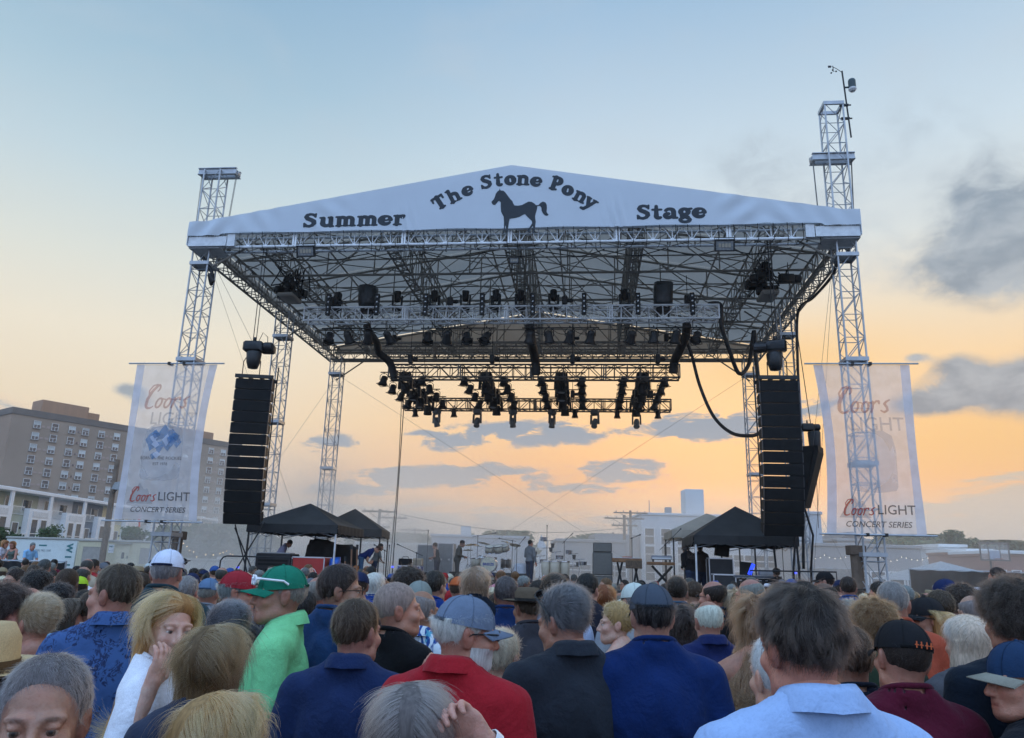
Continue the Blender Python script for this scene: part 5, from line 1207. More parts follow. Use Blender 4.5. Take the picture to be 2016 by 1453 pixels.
# ------------------------------------------------------------------ white town houses
M_TWH = mat('white_siding', (.80, .81, .82), .7, var=.05, scale=.6); M_TWY = mat('yellow_siding', (.72, .65, .42), .7, var=.08); M_TWG = mat('grey_green_siding', (.42, .44, .35), .7, var=.08); M_TWB = mat('slate_siding', (.17, .20, .24), .7, var=.08); M_TWL = mat('pale_grey_siding', (.66, .67, .67), .7)
TF = Matrix.Translation((-59.2, 84.0, 0)) @ Matrix.Rotation(math.pi/2-math.radians(1.8), 4, 'Z')     # x away from us, -y faces the street
UW = 7.6
door_m = MB().box(-.5, .5, -.08, -.02, 0, 2.2).mesh('door', M_GLASS)
def house(i):
    M = TF @ Matrix.Translation((i*UW, 0, 0)); wallm = (M_TWY, M_TWG, M_TWL, M_TWB, M_TWY, M_TWL, M_TWG, M_TWY, M_TWL)[i % 9]
    desc = ('pale yellow', 'grey green', 'light grey', 'slate blue', 'second yellow', 'second light grey', 'second grey green', 'third yellow', 'third light grey')[i % 9]
    t = thing('town_house', f'{desc} walled white trimmed town house with roof terrace below brick block', 'house', M, 'row of town houses')
    MB().box(0.02, UW-.02, 0, 12, 0, 6.6).build('wall', wallm, t)
    MB().box(0.02, UW-.02, 1.5, 12, 6.6, 9.3).build('upper_wall', wallm, t)
    MB().bevbox(-.05, UW+.04, -.4, 12.2, 9.3, 9.72, .05).build('roof', M_TWH, t)
    MB().box(2.9, UW-.2, -.7, -.02, 0, 7.5).build('bay', M_TWH, t)
    for (z, h) in ((3.7, 2.5), (.5, 2.5)):
        for x in (4.1, 5.9):
            w = MB().box(-.55, .55, -.06, -.01, 0, h).build('window', M_GLASS, t, TR(x, -.7, z))
            MB().box(-.64, -.551, -.1, -.005, -.08, h+.08).box(.551, .64, -.1, -.005, -.08, h+.08).box(-.549, .549, -.1, -.005, h, h+.08).box(-.549, .549, -.1, -.005, -.08, 0).box(-.549, .549, -.09, -.061, h*.32, h*.32+.08).build('frame', M_WFR, w)
    MB().box(3.6, 6.6, -.76, -.71, 6.5, 7.2).build('panel', M_TWL, t)
    d = link('door', door_m, t, TR(1.6, 0, 3.5)); MB().box(-.62, -.51, -.1, 0.0, 0, 2.3).box(.51, .62, -.1, 0, 0, 2.3).box(-.509, .509, -.1, 0, 2.2, 2.3).build('frame', M_WFR, d)
    MB().box(.9, 2.6, -.06, -.01, 7.2-.0, 7.21).build('threshold', M_WFR, t)
    w = MB().box(-.8, .8, -.05, -.01, 0, 1.3).build('window', M_GLASS, t, TR(5.4, 1.5, 7.3)); MB().box(-.9, -.81, -.09, 0, -.1, 1.4).box(.81, .9, -.09, 0, -.1, 1.4).build('frame', M_WFR, w)
    w = MB().box(-.5, .5, -.05, -.01, 0, 2.1).build('terrace_door', M_GLASS, t, TR(1.8, 1.5, 6.7)); MB().box(-.6, -.51, -.09, 0, 0, 2.2).box(.51, .6, -.09, 0, 0, 2.2).build('frame', M_WFR, w)
    for x in (.15, UW-.15): MB().box(x-.12, x+.12, -.3, -.06, 6.6, 9.3).build('post', M_TWH, t)
    for (x0, x1, y, z) in ((.1, 2.85, -.9, 3.4), (.1, 2.85, -.05, 6.6)):
        r = MB(); r.box(x0, x1, y-.04, y+.04, z+.98, z+1.06); r.box(x0, x1, y-.03, y+.03, z+.1, z+.16)
        k = 12
        for q in range(k+1): xx = x0+(x1-x0)*q/k; r.box(xx-.018, xx+.018, y-.018, y+.018, z+.16, z+.98)
        r.build('railing', M_WFR, t)
    MB().box(3.1, UW-.4, -.82, -.705, 3.3, 3.5).build('bay_band', M_WFR, t)
    MB().box(.05, 2.88, -1.0, -.02, 3.2, 3.4).build('balcony', M_TWH, t)
    MB().box(2.5, 2.7, -.14, -.02, 5.0, 5.25).build('wall_lamp', M_BLK, t)
for i in range(9): house(i)
tag(MB().lathe([(.35, 0), (.28, .3), (.08, 2.2), (0.05, 2.3)], 10).build('parasol', mat('red_cloth', (.55, .03, .02), .7), None, TF @ TR(4.9*UW, -.6, 6.7)), 'closed red parasol on a town house terrace', 'parasol')
# ------------------------------------------------------------------ office trailers
M_TRW = mat('trailer_white', (.66, .72, .70), .55, var=.05, scale=.8, grime=((.45, .46, .42), .7, .3)); M_TRT = mat('trailer_cream', (.60, .55, .38), .55, var=.06, scale=.8, grime=((.42, .38, .27), .8, .3)); M_TEAL = mat('teal_print', (.01, .16, .17), .5)
def trailer(label, pxa, pxb, pt_a, pt_b, Y, m, depth=3.0, ribs=True):
    a = onY(pxa, pt_a, Y); b = onY(pxb, pt_b, Y); L = b.x-a.x; H = (a.z+b.z)/2
    t = thing('office_trailer', label, 'trailer', Matrix.Translation((a.x, Y, 0)), 'office trailers')
    MB().bevbox(0, L, 0, depth, .6, H-.12, .03).build('body', m, t); MB().bevbox(-.06, L+.06, -.08, depth+.08, H-.12, H+.04, .03).build('roof', mat('trailer_roof', (.4, .38, .34), .7), t)
    for k in range(int(L/.22)) if ribs else ():
        MB().box(.1+k*.22, .15+k*.22, -.014, -.001, .62, H-.15).build('rib', m, t)
    for x in (.8, L-.8): MB().lathe([(.1, -.1), (.38, -.1), (.38, .1), (.1, .1)], 14, TR(x, .3, .38, 0, math.pi/2)).build('wheel', M_BLK, t)
    return t, L, H
t, L, H = trailer('white office trailer lettered WILL in teal behind the left crowd', 14, 154, 1057, 1060, 60, M_TRW, ribs=False)
for k, ch in enumerate('WILLS'): link('lettering', text_mesh(ch, .62, M_TEAL, 0, .03), t, TR(L-.55, -.02, H-.72-k*.66, 0, 0, math.pi/2))
MB().box(2.55, 3.15, -.015, -.002, H-.62, H-.52).build('logo_bar', M_TEAL, t); link('lettering', text_mesh('(855) 782-1500', .2, mat('grey_letter', (.15, .18, .2), .6)), t, TR(2.9, -.02, H-.95))
t, L, H = trailer('cream ribbed office trailer with door and two screened windows', 155.5, 304, 1060, 1068, 59, M_TRT)
M_SCRN = mat('window_screen', (.33, .31, .28), .6, .1, var=.15, scale=3)
for (x0, x1) in ((.45, 1.85), (4.75, 6.0)):
    w = MB().box(x0, x1, -.03, -.016, 1.55, 2.75).build('window', M_SCRN, t); MB().box(x0-.06, x1+.06, -.06, -.031, 2.70, 2.78).box(x0-.06, x0, -.05, -.031, 1.5, 2.699).box(x1, x1+.06, -.05, -.031, 1.5, 2.699).box(x0, x1, -.05, -.031, 1.5, 1.55).build('frame', M_TRT, w)
d = MB().bevbox(3.0, 3.95, -.05, -.015, .9, 2.95, .01).build('door', mat('trailer_door', (.63, .58, .42), .5), t); MB().box(3.4, 3.6, -.07, -.051, 1.9, 2.35).build('door_window', M_GLASS, d); MB().box(2.9, 4.1, -.25, -.01, 2.98, 3.04).build('door_canopy', mat('trailer_roof', 0), t); MB().box(3.82, 3.88, -.08, -.051, 1.9, 2.1).build('handle', M_BLK, d)
MB().box(2.35, 2.75, -.03, -.016, 2.3, 2.9).build('sign_panel', M_TWH, t); link('lettering', text_mesh('WILL', .14, M_TEAL, 0, .01), t, TR(2.55, -.04, 2.75)); link('lettering', text_mesh('782-1500', .1, mat('grey_letter', 0)), t, TR(2.55, -.04, 2.45))
t, L, H = trailer('pale container in drifting smoke left of the stage', 366, 448, 1100, 1102, 52, mat('container_beige', (.52, .50, .44), .6, var=.1))
MB().box(L-.7, L-.2, -.03, -.016, 1.3, 2.2).build('sign_panel', M_TWL, t)
# ------------------------------------------------------------------ poles and posts
M_POLE = mat('weathered_wood', (.16, .12, .09), .9, var=.3, scale=2, bump=.5, bscale=12)
def wood_pole(label, px, pt, Y, r=.2, arms=(), lamp=None, zb=0):
    p = onY(px, pt, Y); t = thing('utility_pole', label, 'pole', Matrix.Translation((p.x, Y, 0)), 'wooden poles')
    MB().bar((0, 0, zb), (0, 0, p.z), r, 10, r*.75).build('shaft', M_POLE, t)
    for (dz, w) in arms:
        MB().box(-w/2, w/2, -.12, .0, p.z-dz-.08, p.z-dz+.08).build('crossarm', M_POLE, t)
        for q in (-.42, -.2, .2, .42): MB().lathe([(.05, 0), (.07, .1), (.03, .22)], 8, TR(q*w, -.06, p.z-dz+.08)).build('insulator', mat('porcelain', (.3, .28, .26), .3), t)
        MB().bar((-w*.3, -.05, p.z-dz-.08), (0, -.05, p.z-dz-.75), .03, 4).build('arm_brace', M_POLE, t); MB().bar((w*.3, -.05, p.z-dz-.08), (0, -.05, p.z-dz-.75), .03, 4).build('arm_brace', M_POLE, t)
    return t, p
t, p = wood_pole('thick brown wooden pole with floodlight in front of brick block', 232, 905, 58, .24)
MB().tube([(.1, -.1, 6.6), (.4, -.2, 6.9), (.7, -.3, 7.0)], .05, 6).build('lamp_arm', M_BLK, t)
MB().prism([(-.1, .0), (.95, -.1), (1.1, .25), (.75, .62), (.1, .5)], -.3, .3, TR(.25, -.3, 6.9)).build('floodlight', mat('flood_grey', (.28, .31, .33), .4, .4), t)
wood_pole('tall utility pole with crossarm behind the left rear of stage', 748, 1002, 75, .18, ((.25, 3.4), (1.7, 2.2)))
wood_pole('utility pole with one crossarm left of the dropping lines', 776, 1016, 85, .15, ((.2, 3.0),))
wood_pole('small distant utility pole above the upstage cases', 817, 1040, 120, .18, ((.3, 4.4),))
wood_pole('double armed utility pole left of the white distant building', 1241, 1005, 95, .2, ((.3, 4.2),))
wood_pole('utility pole with transformer beside the double armed pole', 1229, 1014, 90, .22, ((.4, 4.6), (1.2, 3.0)))[0]
wood_pole('low distant utility pole left of the transformer pole', 1207, 1048, 140, .2, ((.3, 5.0),))
for k, (A, B) in enumerate((((748, 1004, 75), (1229, 1040, 90)), ((776, 1020, 85), (700, 1035, 60)), ((817, 1044, 120), (1060, 1050, 150)))):
    a = onY(*A); b = onY(*B); tag(MB().tube([a.lerp(b, u)+Vector((0, 0, -1.2*math.sin(math.pi*u))) for u in np.linspace(0, 1, 12)], .025, 4).build('overhead_wire', M_CABLE), ('long overhead wire sagging behind the stage', 'short overhead wire near the left utility poles', 'faint distant overhead wire above the drum kit')[k], 'wire')
for k, (px, pt, Y, lb) in enumerate(((352, 1046, 26.0, 'left'), (1684, 1074, 22.6, 'right'))):
    p = onY(px, pt, Y); t = thing('timber_post', f'rough timber post with block on top beside the {lb} front tower', 'post', Matrix.Translation((p.x, Y, 0)), 'timber posts beside the towers')
    MB().bar((0, 0, 0), (0, 0, p.z-.25), .17, 10).build('post', M_POLE, t); MB().bevbox(-.23, .23, -.18, .18, p.z-.27, p.z, .02).build('top_block', M_POLE, t)
    for z in (.9, 1.6): MB().lathe([(.172, z), (.18, z), (.18, z+.05), (.172, z+.05)], 12, cap=False).build('strap', M_BLK, t)
# ------------------------------------------------------------------ distant buildings
def block(label, px0, px1, pt, Y, D, m, wins=None, name='distant_building', roof=None, group=None, seed=0, cat='building'):
    a = onY(px0, pt, Y); b = onY(px1, pt, Y); L = b.x-a.x; H = (a.z+b.z)/2
    t = thing(name, label, cat, Matrix.Translation((a.x, Y, 0)), group)
    MB().bevbox(0, L, 0, D, 0, H, .04).build('wall', m, t); MB().bevbox(-.15, L+.15, -.15, D+.15, H, H+.35, .05).build('parapet', m, t)
    if wins:
        nc, nr, w, h = wins
        for i in range(nc):
            for j in range(nr):
                x = L*(i+.5)/nc; z = H-1.6-(j+.5)*(H-2)/nr*.95
                o = MB().box(-w/2, w/2, -.05, -.01, -h/2, h/2).build('window', M_GLASS, t, TR(x, 0, z)); MB().box(-w/2-.12, -w/2, -.12, 0, -h/2-.1, h/2+.1).box(w/2, w/2+.12, -.12, 0, -h/2-.1, h/2+.1).box(-w/2+.001, w/2-.001, -.1, 0, h/2, h/2+.1).box(-w/2+.001, w/2-.001, -.1, 0, -.05, .05).build('frame', M_WFR, o)
    return t, L, H
M_B1 = mat('hazy_white_wall', (.55, .57, .58), .8, var=.08, scale=.2); M_B2 = mat('blue_metal_wall', (.34, .40, .46), .7, var=.08); M_B3 = mat('grey_wall', (.30, .30, .30), .8, var=.1); M_B4 = mat('brick_red_wall', (.32, .17, .13), .85, var=.12); M_RF = mat('dark_roof', (.12, .11, .11), .9, var=.15)
t, L, H = block('long low blue grey shed behind the drum kit', 850, 1040, 1059, 100, 14, M_B2); MB().box(3.5, 4.8, 3, 5, H, H+1.6).build('vent_box', M_B1, t)
for k in range(14): MB().box(L*k/14+.1, L*k/14+.22, -.05, -.005, 0, H-.1).build('wall_rib', M_B2, t)
t, L, H = block('three storey white building in haze behind the keyboards', 1262, 1420, 1016, 105, 12, M_B1, (5, 3, 1.2, 2.0)); MB().bevbox(6.8, 9.4, 3, 6, H, H+4.0, .05).build('stair_tower', M_B1, t); MB().box(3.8, 4.6, 2, 3, H, H+1.3).build('chimney', M_B3, t); MB().bar((1.5, 2, H), (1.5, 2, H+2.2), .06, 5).build('vent_pipe', M_B3, t)
MB().bevbox(-6.2, -.05, 1.0, 9, 0, H-2.6, .04).build('side_wing', M_B3, t)
block('low grey flat roofed building behind the amplifier stack', 1096, 1232, 1068, 88, 10, M_B3, (6, 1, 1.2, 1.2))
block('pale blue slab building between right speaker and sponsor banner', 1588, 1616, 1013, 88, 8, M_B2)
block('long grey warehouse under the right string lights', 1600, 1812, 1078, 80, 14, M_B3, (6, 1, 1.4, 1.2))
block('pale low shop building under the right canopy tent', 1420, 1592, 1062, 92, 10, M_B1, (8, 2, 1.1, 1.3))
t, L, H = block('grey house roof rising over the long warehouse', 1648, 1712, 1066, 95, 8, M_B3); MB().prism([(-.3, H), (L+.3, H), (L*.5, H+1.2)], 0, 8).build('gable_roof', M_RF, t)
for k, (a, b, pt, Y, m) in enumerate(((1848, 1900, 1082, 105, M_B1), (1902, 1952, 1092, 98, M_B4), (1954, 2040, 1096, 92, M_B4))):
    t, L, H = block(('pale hazy row house at far right left of the hoop', 'brick row house behind the basketball hoop', 'brick row house at the right picture edge')[k], a, b, pt, Y, 9, m, (3, 2, .9, 1.3), 'row_house', seed=k, cat='house')
    MB().bevbox(-.2, L+.2, -.4, 9, H+.3, H+.7, .04).build('cornice', M_WFR, t)
t, L, H = block('long pale roofed shed behind left microphones', 700, 840, 1076, 70, 10, M_B1); 
for k in range(3): MB().box(.1, L-.1, -.06, -.004, .6+k*.75, .85+k*.75).build('wall_stripe', mat('peach_stripe', (.6, .45, .34), .7), t)
for k, (px, pt, Y) in enumerate(((1066, 1052, 190), )):
    p = onY(px, pt, Y); t = thing('church_steeple', 'small distant steeple in haze behind the percussion', 'steeple', Matrix.Translation((p.x, Y, 0))); MB().box(-1.3, 1.3, -1.3, 1.3, 0, p.z-3.2).build('tower', M_B1, t); MB().lathe([(1.5, p.z-3.2), (.8, p.z-2.0), (0, p.z)], 8).build('spire', M_B2, t)
# ------------------------------------------------------------------ fences, hoop, marquee, string lights
M_SCREEN = mat('fence_screen', (.014, .014, .015), .9, var=.35, scale=2, bump=.4, bscale=5)
def screen_fence(label, pxa, pa, pxb, pb, Y, Y2, m, n=8):
    a = onY(pxa, pa, Y); b = onY(pxb, pb, Y2); t = thing('screened_fence', label, 'fence', Matrix.Identity(4)); N = 60; mb = MB()
    for i in range(N+1):
        u = i/N; p = a.lerp(b, u); w = .04*math.sin(i*1.1)
        mb.v += [(p.x, p.y+w, .05), (p.x, p.y+w*.4, (a.z+(b.z-a.z)*u)-.03*abs(math.sin(u*n*math.pi)))]
    mb.f = [(2*i, 2*i+2, 2*i+3, 2*i+1) for i in range(N)]; mb.mi = [0]*N; mb.build('screen_cloth', m, t, smooth=True)
    for i in range(n+1):
        p = a.lerp(b, i/n); MB().bar((p.x, p.y+.06, 0), (p.x, p.y+.06, p.z+.05), .035, 7).build('post', M_STEEL, t)
    MB().bar(a+Vector((0, .06, .02)), b+Vector((0, .06, .02)), .028, 6).build('top_rail', M_STEEL, t)
    return t
screen_fence('black screened fence at far left below the leaning people', -60, 1103, 128, 1107, 27, 27, M_SCREEN)
screen_fence('dark screened fence at right below the basketball hoop', 1791, 1121, 2080, 1130, 38, 38, M_SCREEN, 7)
screen_fence('low hazy barrier fence behind the right tower', 1592, 1118, 1700, 1121, 50, 50, mat('grey_screen', (.22, .22, .21), .9), 4)
tent('grey marquee peak showing over the right screened fence', 0, 1, 0, 1, 1, 2, 0) if False else None
p = onY(1852, 1105, 46); t = thing('marquee_tent', 'grey marquee roof peeking over the right screened fence', 'canopy', Matrix.Translation((p.x, 46, 0)))
mq = MB(); mq.add([(-3, -3, 1.9), (3, -3, 1.9), (3, 3, 1.9), (-3, 3, 1.9), (0, 0, p.z)], [(0, 1, 4), (1, 2, 4), (2, 3, 4), (3, 0, 4)]); mq.build('roof', mat('grey_canvas', (.30, .31, .32), .7), t)
for sx in (-1, 1):
    for sy in (-1, 1): MB().bar((sx*2.9, sy*2.9, 0), (sx*2.9, sy*2.9, 1.9), .04, 6).build('leg', M_STEEL, t)
p = onY(1958, 1086, 48.0); t = thing('basketball_hoop', 'basketball backboard and hoop on a pole at right', 'basketball hoop', Matrix.Translation((p.x, 48, 0)))
z = p.z; bw, bh = .92, .56
M_HF = mat('hoop_frame', (.16, .14, .125), .5, .2)
MB().box(-bw, bw, -.03, .03, z+bh-.09, z+bh).box(-bw, bw, -.03, .03, z-bh, z-bh+.09).box(-bw, -bw+.08, -.03, .03, z-bh+.091, z+bh-.091).box(bw-.08, bw, -.03, .03, z-bh+.091, z+bh-.091).build('frame', M_HF, t)
MB().box(-bw+.08, bw-.08, -.008, .008, z-bh+.09, z+bh-.09).build('glass_panel', sheer('clear_board', (.75, .78, .8), .2), t)
MB().box(-.42, -.36, -.02, -.009, z-bh+.1, z+bh-.1).box(.30, .36, -.02, -.009, z-bh+.1, z+bh-.1).build('mullion', M_HF, t)
MB().box(-.34, .28, -.03, -.021, z-.5, z+.05).build('target_square', sheer('board_sheet', (.55, .62, .72), .8), t)
MB().lathe([(.22, -.01), (.24, -.01), (.24, .01), (.22, .01), (.22, -.01)], 16, TR(0, -.35, z-bh+.12), cap=False).build('rim', mat('rim_orange', (.45, .12, .04), .5), t); MB().bar((-.15, .3, 0), (-.15, .3, z), .06, 8).bar((-.15, .3, z-.4), (0, 0, z-.3), .04, 6).build('pole', M_HF, t)
M_BULB = mat('warm_bulb', (.9, .7, .4), .3, emit=((1.0, .62, .28), 3.0)); M_BULBW = mat('white_bulb', (.9, .85, .8), .3, emit=((1.0, .85, .62), 2.0))
def string_lights(label, pts, Y, m, r):
    P = [onY(px, py, Y) for px, py in pts]; t = thing('string_lights', label, 'string lights', Matrix.Identity(4))
    MB().tube([p+Vector((0, 0, r*1.8)) for p in P], .012, 4).build('wire', M_CABLE, t)
    for p in P: MB().lathe([(0, -r), (r*.7, -r*.6), (r, 0), (r*.6, r*.7), (r*.25, r*1.5), (0, r*1.6)], 8, Matrix.Translation(p)).build('bulb', m, t)
string_lights('warm string lights in the smoke left of the stage', [(361, 1070), (368, 1076), (373, 1084), (381, 1087), (387, 1097), (405, 1092), (420, 1093), (433, 1090), (439, 1088), (446, 1085), (453, 1091), (458, 1092)], 50, M_BULB, .035)
string_lights('string of small white lights across the warehouse at right', [(1597, 1101), (1605, 1100), (1615, 1098), (1623, 1093), (1633, 1098), (1644, 1100), (1655, 1099), (1665, 1097), (1685, 1098), (1703, 1100), (1724, 1096), (1733, 1098), (1744, 1103), (1754, 1105), (1766, 1103), (1775, 1097), (1784, 1099), (1795, 1102), (1806, 1103), (1816, 1102), (1827, 1099)], 52, M_BULBW, .028)
# ------------------------------------------------------------------ trees
M_BARK = mat('bark', (.07, .055, .045), .95, var=.3, scale=3)
def leafmat(name, c): return mat(name, c, .7, var=.35, scale=1.2, trans=.25)
M_LEAF = [leafmat('leaf_dark', (.045, .085, .03)), leafmat('leaf_mid', (.065, .11, .04)), leafmat('leaf_olive', (.09, .11, .045))]
def tree(label, px, py_top, Y, w, m, seed, base=0.0, squash=1.0, cat='tree', nleaf=2600, ls=.28):
    rr = np.random.RandomState(seed); p = onY(px, py_top, Y); H = p.z-base
    t = thing('tree' if cat == 'tree' else 'shrub', label, cat, Matrix.Translation((p.x, Y, base)), 'trees behind the stage')
    tk = MB(); th = H*.45; tk.tube([(0, 0, 0), (.05*w, 0, th*.5), (0, .05*w, th)], [max(.05, H*.03), H*.024, H*.018], 7)
    cl = []
    for k in range(11):
        a = k*2.4+seed; rad = w*.5*rr.uniform(.2, .85); zz = H*rr.uniform(.42, .92)*1.0; rad *= math.sqrt(max(.12, 1-((zz/H-.55)/.5)**2)); c = np.array([rad*math.cos(a), rad*math.sin(a), zz]); cl.append((c, w*rr.uniform(.15, .27)))
        tk.tube([(0, 0, th*rr.uniform(.5, 1)), tuple(c*np.array([.5, .5, .8])), tuple(c)], [H*.012, H*.008, H*.004], 5)
    cl.append((np.array([0, 0, H*.86]), w*.2))
    tk.build('trunk', M_BARK, t)
    per = nleaf//len(cl); V = []
    for c, r in cl:
        d = rr.normal(size=(per, 3)); d /= np.linalg.norm(d, axis=1)[:, None]; q = c+d*(r*rr.uniform(.35, 1.08, (per, 1)))*np.array([1, 1, .8*squash])
        u = rr.normal(size=(per, 3)); u /= np.linalg.norm(u, axis=1)[:, None]; v = np.cross(u, rr.normal(size=(per, 3))); v /= np.linalg.norm(v, axis=1)[:, None]; s = ls*rr.uniform(.6, 1.4, (per, 1))*w/6
        V.append(np.stack([q-u*s, q+v*s*.5, q+u*s, q-v*s*.5], 1).reshape(-1, 3))
    V = np.concatenate(V); V[:, 2] = np.minimum(V[:, 2], H*1.02); n = len(V)//4
    me = bpy.data.meshes.new('crown'); me.vertices.add(len(V)); me.vertices.foreach_set('co', V.ravel()); me.loops.add(n*4); me.loops.foreach_set('vertex_index', np.arange(n*4)); me.polygons.add(n); me.polygons.foreach_set('loop_start', np.arange(n)*4); me.update(); me.materials.append(m)
    link('crown', me, t); return t
T = 0
for (px, py, Y, w, mi, lb) in ((405, 1040, 62, 9, 0, 'dark smoky tree left of the left wing canopy'), (440, 1035, 66, 10, 0, 'second smoky tree just left of the hanging speaker column'), (375, 1052, 64, 7, 1, 'small smoky tree beside the left tower foot'), (4, 1040, 66, 4.5, 0, 'dark shrub tree at the left picture edge behind trailer'),
        (806, 1052, 130, 13, 1, 'hazy tree behind the left pair of tall cases'), (735, 1045, 110, 8, 1, 'hazy tree right of the tilted canopy'), (990, 1046, 125, 13, 1, 'green tree rising over the blue shed behind drums'), (1170, 1052, 150, 9, 1, 'small hazy tree left of the low grey building'), (1150, 1058, 160, 12, 1, 'hazy tree behind the percussion stands'), (1195, 1062, 150, 8, 2, 'low hazy tree beside the transformer pole'),
        (1752, 1066, 125, 14, 1, 'broad hazy tree behind the right sponsor banner foot'), (1812, 1056, 130, 17, 1, 'largest hazy tree right of the sponsor banner'), (1783, 1062, 128, 12, 2, 'hazy tree between two larger trees at right'), (1878, 1046, 120, 7, 1, 'slim tall hazy tree left of the hoop'), (1912, 1058, 118, 6, 1, 'small hazy tree close left of the hoop'), (1990, 1066, 110, 12, 2, 'hazy tree right of the basketball hoop'), (1945, 1070, 125, 9, 1, 'low hazy tree behind the basketball hoop'), (2040, 1068, 112, 10, 1, 'hazy tree at the right picture edge')):
    T += 1; tree(lb, px, py, Y, w, M_LEAF[mi], T, nleaf=2200)
tree('leafy shrub on the trailer roof edge before town houses', 101, 1033, 64, 2.6, M_LEAF[1], 41, base=1.4, cat='shrub', nleaf=1200)
tree('leafy shrub beside the pole in front of town houses', 266, 1038, 63, 3.0, M_LEAF[1], 42, base=1.2, cat='shrub', nleaf=1400)
# ================================================================== people
# ---- materials driven by the object colour, so one mesh can be worn in many colours
def objcol_mat(name, rough=.85, var=.10, scale=8, bump=0.0, bscale=60, attr=None, sheen=.0, spec=.25, pattern=None, fine=None):
    m = bpy.data.materials.new(name); m.use_nodes = True; MATS[name] = m; t = m.node_tree; n = NT(t); b = t.nodes['Principled BSDF']
    tc = n.node('ShaderNodeTexCoord').outputs['Object']; c = n.node('ShaderNodeObjectInfo').outputs['Color']
    if pattern: c = pattern(n, tc, c)
    if attr: c = n.mix(1.0, c, n.node('ShaderNodeAttribute', attribute_name=attr).outputs['Color'], 'MULTIPLY')
    k = n.smooth(n.noise(tc, scale, 5, .6), .25, .75, 1-var, 1+var); c = n.mix(1.0, c, n.comb(k, k, k), 'MULTIPLY')
    if fine:
        k2 = n.smooth(n.noise(tc, fine[0], 2, .5), .3, .7, 1-fine[1], 1+fine[1]); c = n.mix(1.0, c, n.comb(k2, k2, k2), 'MULTIPLY')
    t.links.new(c, b.inputs['Base Color']); b.inputs['Roughness'].default_value = rough; b.inputs['Specular IOR Level'].default_value = spec
    if attr: b.inputs['Subsurface Weight'].default_value = .18; b.inputs['Subsurface Scale'].default_value = .008; b.inputs['Subsurface Radius'].default_value = (1.0, .35, .2)
    if sheen: b.inputs['Sheen Weight'].default_value = sheen
    if bump:
        bn = n.node('ShaderNodeBump'); bn.inputs['Strength'].default_value = bump; bn.inputs['Distance'].default_value = .02
        h = n.m('ADD', n.noise(tc, bscale, 4, .55, .6), n.m('MULTIPLY', n.noise(tc, bscale*9, 2, .5), .12)); t.links.new(h, bn.inputs['Height']); t.links.new(bn.outputs[0], b.inputs['Normal'])
    return m
def pat_skin(n, tc, c):
    r = n.smooth(n.noise(tc, 22, 4, .6), .38, .68); c = n.mix(n.m('MULTIPLY', r, .45), c, n.mix(1.0, c, (1.02, .74, .68), 'MULTIPLY')); return n.mix(n.smooth(n.noise(tc, 150, 2, .5), .52, .70, 0, .22), c, n.mix(1.0, c, (.72, .62, .58), 'MULTIPLY'))
M_SKIN = objcol_mat('skin', .44, .12, 30, .22, 120, 'Col', spec=.4, fine=(14, .07), pattern=pat_skin)
M_CLOTH = objcol_mat('cotton', .92, .10, 9, .8, 9, sheen=.06, spec=.12, fine=(320, .10))
M_DENIM = objcol_mat('trouser_cloth', .9, .15, 14, .4, 16, spec=.15, fine=(260, .14))
M_FELT = objcol_mat('cap_cloth', .85, .08, 14, .2, 60, spec=.2, fine=(420, .12))
def pat_floral(n, tc, c):
    f = n.m('MULTIPLY', n.smooth(n.noise(tc, 13, 2, .5, .6), .46, .52), n.smooth(n.noise(tc, 40, 4, .6, 2.2), .47, .54)); return n.mix(n.m('MULTIPLY', f, .85), c, (.014, .02, .06))
def pat_leaf(n, tc, c):
    mp = n.node('ShaderNodeTexWave', wave_type='BANDS'); mp.inputs['Scale'].default_value = 9; mp.inputs['Distortion'].default_value = 9; mp.inputs['Detail'].default_value = 2; n.t.links.new(tc, mp.inputs['Vector'])
    f = n.m('MULTIPLY', n.smooth(mp.outputs['Fac'], .45, .6), n.smooth(n.noise(tc, 11, 2), .40, .50)); c2 = n.mix(f, c, (.02, .07, .26)); g = n.smooth(n.noise(tc, 16, 3, .6, .8), .60, .66); return n.mix(g, c2, (.10, .36, .50))
def pat_tie(n, tc, c):
    r = n.noise(tc, 6, 3, .5, 2.0); return n.ramp(r, [(.3, (.02, .35, .6)), (.42, (.05, .5, .65)), (.5, (.75, .7, .2)), (.58, (.7, .1, .35)), (.7, (.1, .25, .6))])
def pat_stripe(n, tc, c):
    w = n.node('ShaderNodeTexWave', wave_type='BANDS', bands_direction='Z'); w.inputs['Scale'].default_value = 14; n.t.links.new(tc, w.inputs['Vector']); return n.mix(n.smooth(w.outputs['Fac'], .45, .55), c, (.5, .52, .56))
def pat_marl(n, tc, c):
    return n.mix(n.smooth(n.noise(tc, 130, 3, .7, 0), .46, .66, 0, .14), c, (.12, .20, .36))
M_FLORAL = objcol_mat('floral_cotton', .9, .1, 6, .5, 12, pattern=pat_floral); M_LEAFS = objcol_mat('leaf_print_cotton', .9, .06, 6, .4, 12, pattern=pat_leaf); M_TIE = objcol_mat('tie_dye_cotton', .9, .1, 6, .4, 12, pattern=pat_tie); M_STR = objcol_mat('striped_cotton', .9, .1, 6, .4, 12, pattern=pat_stripe)
M_MARL = objcol_mat('chambray', .9, .07, 7, .6, 10, pattern=pat_marl)
